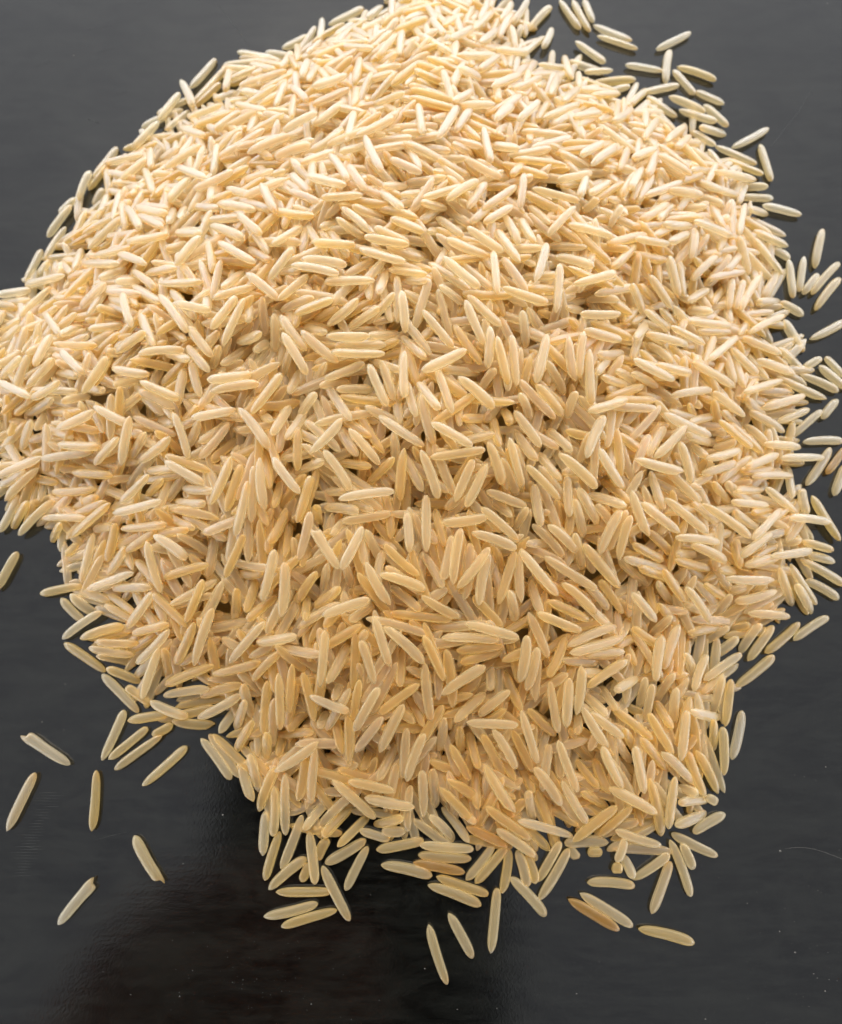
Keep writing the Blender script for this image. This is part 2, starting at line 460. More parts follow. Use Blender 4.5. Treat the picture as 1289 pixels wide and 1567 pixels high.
-392 668 125 -338 595 143 106 13 3 p h|pale cream rice grain falling right, on the summit, left
229 620 152 293 628 138 99 19 11 p h|pale cream rice grain lying level, on the summit, right
-107 601 140 -58 617 176 95 -20 2 p h|pale cream rice grain rising right, on the summit, centre, middle one
-285 571 148 -254 641 159 95 -19 6 p h|pale cream rice grain rising steeply right, on the summit, left of centre
64 627 178 87 558 175 96 7 7 p h|pale cream rice grain falling steeply right, on the summit, right of centre
520 650 43 593 697 16 95 6 3 p h|pale cream rice grain rising gently right, on the summit, far right
2 614 172 45 554 173 94 17 9 p h|pale cream rice grain falling right, on the summit, centre
144 611 177 151 574 135 104 9 6 w h|whitish rice grain pointing straight up, on the summit, right of centre
-134 576 166 -71 573 172 101 18 5 p h|pale cream rice grain lying level, on the summit, centre, upper one
-457 585 97 -405 606 127 99 12 2 p h|pale cream rice grain rising right, on the summit, left
-127 551 166 -50 547 169 101 -21 11 p h|pale cream rice grain lying level, on the summit, centre, lower one
-199 586 158 -159 521 158 104 -1 2 p h|pale cream rice grain falling right, on the summit, left of centre
234 593 151 223 518 152 103 16 11 p h|pale cream rice grain pointing straight up, on the summit, right of centre
158 503 166 180 580 165 106 -21 7 p h|pale cream rice grain rising steeply right, on the summit, right of centre
0 519 173 64 549 175 106 -7 7 p h|pale cream rice grain rising gently right, on the summit, centre
106 571 176 120 497 173 103 22 9 g h|golden rice grain falling steeply right, on the summit, right of centre
306 556 137 369 531 116 96 -12 7 w h|whitish rice grain falling gently right, just below the summit, right, upper one
-22 552 169 -24 478 172 98 15 1 p h|pale cream rice grain pointing straight up, just below the summit, centre
-497 517 105 -459 569 117 106 11 1 p h|pale cream rice grain rising right, just below the summit, far left
-306 524 136 -240 526 145 106 -6 7 p h|pale cream rice grain lying level, just below the summit, left of centre, upper one
242 565 149 238 480 144 106 -1 1 p h|pale cream rice grain pointing straight up, just below the summit, right
-73 532 168 -47 468 167 102 0 4 p h|pale cream rice grain falling steeply right, just below the summit, centre
492 541 56 571 576 25 99 -24 6 p h|pale cream rice grain rising gently right, just below the summit, far right
-300 506 134 -229 512 145 99 1 8 p h|pale cream rice grain lying level, just below the summit, left of centre, lower one
-406 528 123 -346 497 125 102 -20 1 p h|pale cream rice grain falling gently right, just below the summit, left
51 507 179 99 459 177 106 15 8 p h|pale cream rice grain falling right, just below the summit, right of centre, left one
-240 469 140 -196 525 151 102 -19 1 p h|pale cream rice grain rising right, just below the summit, left of centre
160 503 165 200 466 134 104 5 10 p h|pale cream rice grain falling right, just below the summit, right of centre, right one
233 471 145 295 494 131 97 -22 7 p h|pale cream rice grain rising gently right, just below the summit, right
-327 470 125 -261 475 138 94 8 7 w h|whitish rice grain lying level, just below the summit, left
-477 498 103 -422 466 104 102 -5 1 w h|whitish rice grain falling gently right, just below the summit, left
-539 471 78 -476 491 101 101 19 5 w h|whitish rice grain rising gently right, just below the summit, far left
349 479 115 425 458 87 104 -1 0 w h|whitish rice grain falling gently right, just below the summit, right, lower one
-257 479 138 -211 415 142 100 -7 8 w h|whitish rice grain falling right, on the upper near slope, left of centre, upper one
-58 458 158 4 412 158 94 -21 7 w h|whitish rice grain falling right, on the upper near slope, centre
13 440 175 70 409 169 98 -16 2 p h|pale cream rice grain falling gently right, on the upper near slope, centre
-355 479 121 -328 410 116 95 -1 3 p h|pale cream rice grain falling steeply right, on the upper near slope, left
-152 405 151 -107 453 161 95 6 5 w h|whitish rice grain rising right, on the upper near slope, left of centre
228 402 140 259 467 137 103 -13 8 w h|whitish rice grain rising steeply right, on the upper near slope, right
-434 409 89 -419 478 110 99 3 10 p h|pale cream rice grain rising steeply right, on the upper near slope, left
330 412 114 384 467 104 102 -3 11 p h|pale cream rice grain rising right, on the upper near slope, right
-539 452 68 -469 440 84 102 -20 1 p h|pale cream rice grain lying level, on the upper near slope, far left
-99 439 159 -57 388 150 97 8 10 p h|pale cream rice grain falling right, on the upper near slope, centre
12 395 161 87 405 165 98 -1 4 p h|pale cream rice grain lying level, on the upper near slope, centre
-570 434 49 -484 436 76 100 23 2 w h|whitish rice grain lying level, on the upper near slope, far left
550 446 26 625 451 11 99 -21 6 w h|whitish rice grain lying level, on the upper near slope, far right
120 422 166 138 359 144 94 -3 4 p h|pale cream grain falling steeply right, on the upper near slope, right of centre, right one
371 441 105 387 381 92 105 -15 3 p h|pale cream rice grain falling steeply right, on the upper near slope, right
92 418 161 110 360 147 100 5 8 p h|pale cream grain falling steeply right, on the upper near slope, right of centre, left one
300 407 122 375 396 101 105 -2 5 p h|pale cream rice grain falling gently right, on the upper near slope, right
248 419 135 281 363 124 99 -17 11 w h|whitish rice grain falling steeply right, on the upper near slope, right
-134 409 153 -95 353 147 101 11 3 p h|pale cream rice grain falling right, on the upper near slope, left of centre
189 406 149 242 360 132 104 20 8 p h|pale cream rice grain falling right, on the upper near slope, right of centre, right one
-364 409 110 -303 373 115 104 17 4 w h|whitish rice grain falling gently right, on the upper near slope, left
0 406 162 23 340 148 96 18 8 p h|pale cream rice grain falling steeply right, on the upper near slope, centre
-205 403 142 -164 349 145 101 2 11 w h|whitish rice grain falling right, on the upper near slope, left of centre, lower one
45 336 148 71 392 162 104 19 9 p h|pale cream rice grain rising steeply right, on the upper near slope, centre
-293 342 113 -265 409 128 101 -23 5 p h|pale cream rice grain rising steeply right, on the upper near slope, left of centre
144 388 152 189 342 135 97 23 6 p h|pale cream rice grain falling right, on the upper near slope, right of centre, left one
-224 404 138 -213 327 133 105 -10 5 p h|pale cream grain pointing straight up, on the middle near slope, left of centre, upper one
59 329 147 90 386 158 96 -13 7 p h|pale cream rice grain rising steeply right, on the middle near slope, right of centre
-234 315 117 -233 395 128 99 -10 4 p h|pale cream grain pointing straight up, on the middle near slope, left of centre, lower one
-112 340 146 -36 353 144 100 -2 3 w h|brightest white rice grain, nearly level, in the middle of the near slope
236 364 98 283 337 122 104 -23 10 p h|pale cream rice grain falling gently right, on the middle near slope, right
-447 345 65 -365 353 102 98 -4 11 w h|whitish rice grain rising gently right, on the middle near slope, left
-256 297 114 -239 371 133 98 -20 11 p h|pale cream rice grain rising steeply right, on the middle near slope, left of centre
292 361 121 315 298 108 102 10 5 p h|pale cream rice grain falling steeply right, on the middle near slope, right
342 355 107 409 312 76 104 19 9 p h|pale cream rice grain falling right, on the middle near slope, right
28 306 146 90 318 142 100 21 0 p h|pale cream rice grain lying level, on the middle near slope, centre
-521 321 23 -450 359 68 94 -12 10 g h|golden rice grain rising right, on the middle near slope, far left
549 349 28 616 346 16 100 -14 3 w h|whitish rice grain lying level, on the middle near slope, far right
402 354 84 478 311 54 95 16 8 p h|pale cream rice grain falling right, on the middle near slope, far right
82 330 145 131 286 130 100 11 6 p h|pale cream rice grain falling right, on the middle near slope, right of centre, left one
7 267 143 7 346 147 102 7 9 p h|pale cream rice grain pointing straight up, on the middle near slope, centre, right one
479 309 54 538 363 30 95 -7 11 p h|pale cream rice grain rising right, on the middle near slope, far right, upper one
262 283 90 285 333 119 99 4 8 p h|pale cream rice grain rising steeply right, on the middle near slope, right, left one
-19 329 134 -16 267 144 99 10 10 p h|pale cream rice grain pointing straight up, on the middle near slope, centre, left one
271 266 105 290 326 119 94 -24 8 p h|pale cream rice grain rising steeply right, on the middle near slope, right, right one
173 310 128 216 278 100 100 1 8 p h|pale cream rice grain falling right, on the middle near slope, right of centre, right one
355 300 95 427 301 67 97 3 3 p h|pale cream rice grain lying level, on the middle near slope, right
68 295 143 129 275 129 101 0 8 p h|pale cream rice grain falling gently right, on the middle near slope, right of centre
459 283 55 515 320 42 105 -18 6 p h|pale cream rice grain rising right, on the middle near slope, far right, lower one
-377 307 86 -326 270 91 103 -1 8 w h|whitish rice grain falling right, on the middle near slope, left
-109 245 140 -145 303 139 104 0 12 p h|pale cream rice grain falling steeply right, on the middle near slope, left of centre
-107 245 141 -77 302 144 102 2 7 w h|whitish rice grain rising steeply right, on the middle near slope, centre
212 301 118 227 260 73 102 7 7 p h|pale cream rice grain pointing straight up, on the lower near slope, right of centre
508 288 42 582 301 17 98 24 1 w h|whitish rice grain lying level, on the lower near slope, far right, right one
380 293 85 437 274 59 103 -3 8 p h|pale cream rice grain falling gently right, on the lower near slope, far right
42 225 134 54 300 145 101 -23 8 p h|pale cream rice grain pointing straight up, on the lower near slope, centre
224 289 109 275 231 83 106 -5 7 p h|pale cream rice grain falling right, on the lower near slope, right, leftmost one
-389 300 79 -364 227 70 105 8 11 p h|pale cream rice grain falling steeply right, on the lower near slope, left
49 220 133 91 276 138 98 -21 0 p h|pale cream rice grain rising right, on the lower near slope, right of centre
135 275 128 184 214 112 96 -9 7 p h|pale cream rice grain falling right, on the lower near slope, right of centre, leftmost one
168 269 113 242 227 92 105 24 4 p h|pale cream rice grain falling right, on the lower near slope, right of centre, middle one
-216 208 106 -197 276 124 101 -9 1 p h|pale cream rice grain rising steeply right, on the lower near slope, left of centre
103 202 115 128 274 123 103 -7 9 p h|pale cream grain rising steeply right, on the lower near slope, right of centre, right one
76 199 124 91 269 136 104 12 8 p h|pale cream grain rising steeply right, on the lower near slope, right of centre, left one
434 251 54 514 254 32 100 18 5 w h|whitish rice grain lying level, on the lower near slope, far right, left one
-54 238 144 6 218 134 97 2 8 p h|pale cream rice grain falling gently right, on the lower near slope, centre, left one
-186 186 110 -185 259 123 106 -4 0 p h|pale cream rice grain pointing straight up, on the lower near slope, left of centre
190 232 112 239 194 94 99 1 3 p h|pale cream rice grain falling right, on the lower near slope, right of centre, rightmost one
372 236 68 413 191 37 97 -9 3 p h|pale cream rice grain falling right, on the lower near slope, right, rightmost one
291 225 87 330 188 55 94 -2 10 p h|pale cream rice grain falling right, on the lower near slope, right, middle one
0 210 133 53 185 110 95 13 5 p h|pale cream rice grain falling gently right, on the lower near slope, centre, right one
-131 184 127 -67 206 139 103 1 2 p h|pale cream rice grain rising gently right, on the lower near slope, centre
155 192 115 216 168 100 95 -4 7 p h|pale cream grain falling gently right, well down the near slope, right of centre, right one
58 177 119 130 159 109 104 2 9 p h|pale cream grain falling gently right, well down the near slope, right of centre, left one
197 149 95 270 181 71 99 -17 3 p h|pale cream rice grain rising gently right, well down the near slope, right, upper one
-319 130 39 -286 203 83 98 13 8 p h|pale cream rice grain rising steeply right, well down the near slope, left, right one
27 158 112 104 156 105 100 -23 3 p h|pale cream rice grain lying level, well down the near slope, centre
-62 184 134 -41 121 115 99 -16 9 p h|pale cream rice grain falling steeply right, well down the near slope, centre
-267 132 52 -210 181 99 95 14 10 p h|pale cream rice grain rising right, well down the near slope, left of centre
-49 171 129 4 125 109 102 -24 8 p h|pale cream rice grain falling right, well down the near slope, centre
199 140 93 282 167 63 103 -22 11 p h|pale cream rice grain rising gently right, well down the near slope, right, lower one
-195 152 96 -157 119 62 100 7 1 p h|pale cream rice grain falling right, well down the near slope, left of centre
323 106 53 339 171 50 102 9 8 p h|pale cream rice grain pointing straight up, well down the near slope, right
-135 95 98 -125 166 125 97 -3 1 p h|pale cream rice grain pointing straight up, well down the near slope, left of centre
133 102 87 140 162 110 104 -21 0 p h|pale cream grain pointing straight up, well down the near slope, right of centre, left one
-123 99 104 -100 154 90 106 -11 0 p h|pale cream rice grain rising steeply right, well down the near slope, left of centre
382 95 32 410 148 16 100 -16 3 p h|pale cream rice grain rising steeply right, well down the near slope, right
-397 85 13 -368 154 40 98 21 10 p h|pale cream rice grain rising steeply right, well down the near slope, left, left one
27 86 91 86 122 99 100 3 8 p h|pale cream rice grain rising right, well down the near slope, centre
208 60 76 215 125 93 97 -9 5 p h|pale cream grain pointing straight up, well down the near slope, right of centre, right one
4 126 104 15 52 73 94 0 0 p h|pale cream rice grain pointing straight up, well down the near slope, centre
-193 116 80 -190 42 53 95 -22 2 p h|pale cream rice grain pointing straight up, above the near rim, left of centre
195 44 70 197 108 90 102 15 2 p h|pale cream rice grain pointing straight up, above the near rim, right of centre
78 62 49 119 91 84 106 2 6 p h|pale cream rice grain rising right, above the near rim, right of centre
-149 87 76 -95 63 92 96 0 1 w h|whitish rice grain falling gently right, above the near rim, left of centre
43 52 76 89 90 58 104 -7 10 p h|pale cream rice grain rising right, above the near rim, centre
-217 35 31 -211 107 60 96 2 2 g h|golden rice grain pointing straight up, above the near rim, left of centre
-88 39 78 -56 94 108 104 -1 2 p h|pale cream rice grain rising steeply right, above the near rim, centre, leftmost one
60 51 74 130 48 70 97 8 9 p h|pale cream rice grain lying level, above the near rim, right of centre
-56 13 61 -22 73 94 102 -22 10 p h|pale cream rice grain rising steeply right, above the near rim, centre, middle one
354 2 34 368 69 35 103 -9 4 p h|pale cream rice grain pointing straight up, above the near rim, right
134 67 75 156 -1 52 94 3 9 p h|pale cream rice grain falling steeply right, above the near rim, right of centre
95 42 71 128 -8 51 97 -12 3 p h|pale cream rice grain falling right, above the near rim, right of centre
-200 -13 28 -137 27 58 102 16 5 p h|pale cream rice grain rising right, above the near rim, left of centre
-19 -25 40 4 37 72 104 13 3 p h|pale cream rice grain rising steeply right, above the near rim, centre, rightmost one
183 29 64 210 -38 38 99 0 4 p h|pale cream rice grain falling steeply right, on the near rim, right of centre, upper one
241 21 66 270 -33 44 98 -14 11 p h|pale cream rice grain falling steeply right, on the near rim, right
-151 -53 19 -141 19 53 103 -16 6 p h|pale cream rice grain pointing straight up, on the near rim, left of centre, upper one
-98 -23 42 -36 -38 35 96 17 6 p h|pale cream rice grain falling gently right, on the near rim, centre, left one
84 -3 56 127 -65 27 105 -24 5 p h|pale cream rice grain falling right, on the near rim, right of centre, upper one
-120 -23 41 -61 -72 19 98 -22 2 p h|pale cream rice grain falling right, on the near rim, centre
251 -31 45 318 -67 27 106 -19 10 p h|pale cream rice grain falling gently right, on the near rim, right, upper one
190 -23 43 224 -80 20 95 -17 1 p h|pale cream rice grain falling steeply right, on the near rim, right of centre, lower one
-76 -44 31 -9 -59 32 102 -19 7 p h|pale cream rice grain falling gently right, on the near rim, centre, right one
333 -86 18 345 -18 35 98 22 6 p h|pale cream rice grain pointing straight up, on the near rim, right
-185 -95 8 -184 -15 28 105 16 6 p h|pale cream rice grain pointing straight up, on the near rim, left of centre, lower one
309 -20 37 326 -96 7 102 -16 8 g h|golden rice grain pointing straight up, on the near rim, right
86 -56 33 148 -99 14 106 4 4 g h|golden rice grain falling right, on the near rim, right of centre
204 -103 16 264 -56 26 106 -22 2 g h|golden rice grain rising right, on the near rim, right
130 -74 25 205 -96 12 96 -21 6 w h|whitish rice grain falling gently right, on the near rim, right of centre
261 -87 21 324 -107 12 101 23 11 p h|pale cream rice grain falling gently right, on the near rim, right, lower one
102 -85 23 154 -122 12 106 0 6 p h|pale cream rice grain falling right, on the near rim, right of centre, lower one
""".strip().split("\n")
GROUP = {"s": "stray rice grains on the table", "h": "rice grains on the heap"}
rnd = random.Random(5)
for row in GRAINS:
    num, label = row.split("|")
    a = num.split()
    q = np.array([float(x) for x in a[:6]]) / 10
    width, roll, shape, tone, where = float(a[6]) / 100, math.radians(float(a[7])), int(a[8]), a[9], a[10]
    c, L, u, v, w = frame(q[:3], q[3:], roll)
    o = bpy.data.objects.new("rice_grain", GRAIN_MESH[shape])
    M = Matrix.Identity(4)
    for i in range(3):
        M[i][0], M[i][1], M[i][2], M[i][3] = u[i] * L / LEN, v[i] * width, w[i] * width, c[i] * MM
    o.matrix_world = M
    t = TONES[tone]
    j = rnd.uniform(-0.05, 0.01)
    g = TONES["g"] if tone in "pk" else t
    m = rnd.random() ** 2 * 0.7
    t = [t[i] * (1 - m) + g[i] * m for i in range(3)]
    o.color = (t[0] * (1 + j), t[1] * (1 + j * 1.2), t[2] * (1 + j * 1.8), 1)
    link(o)
    tag(o, label, "rice grain", GROUP[where])

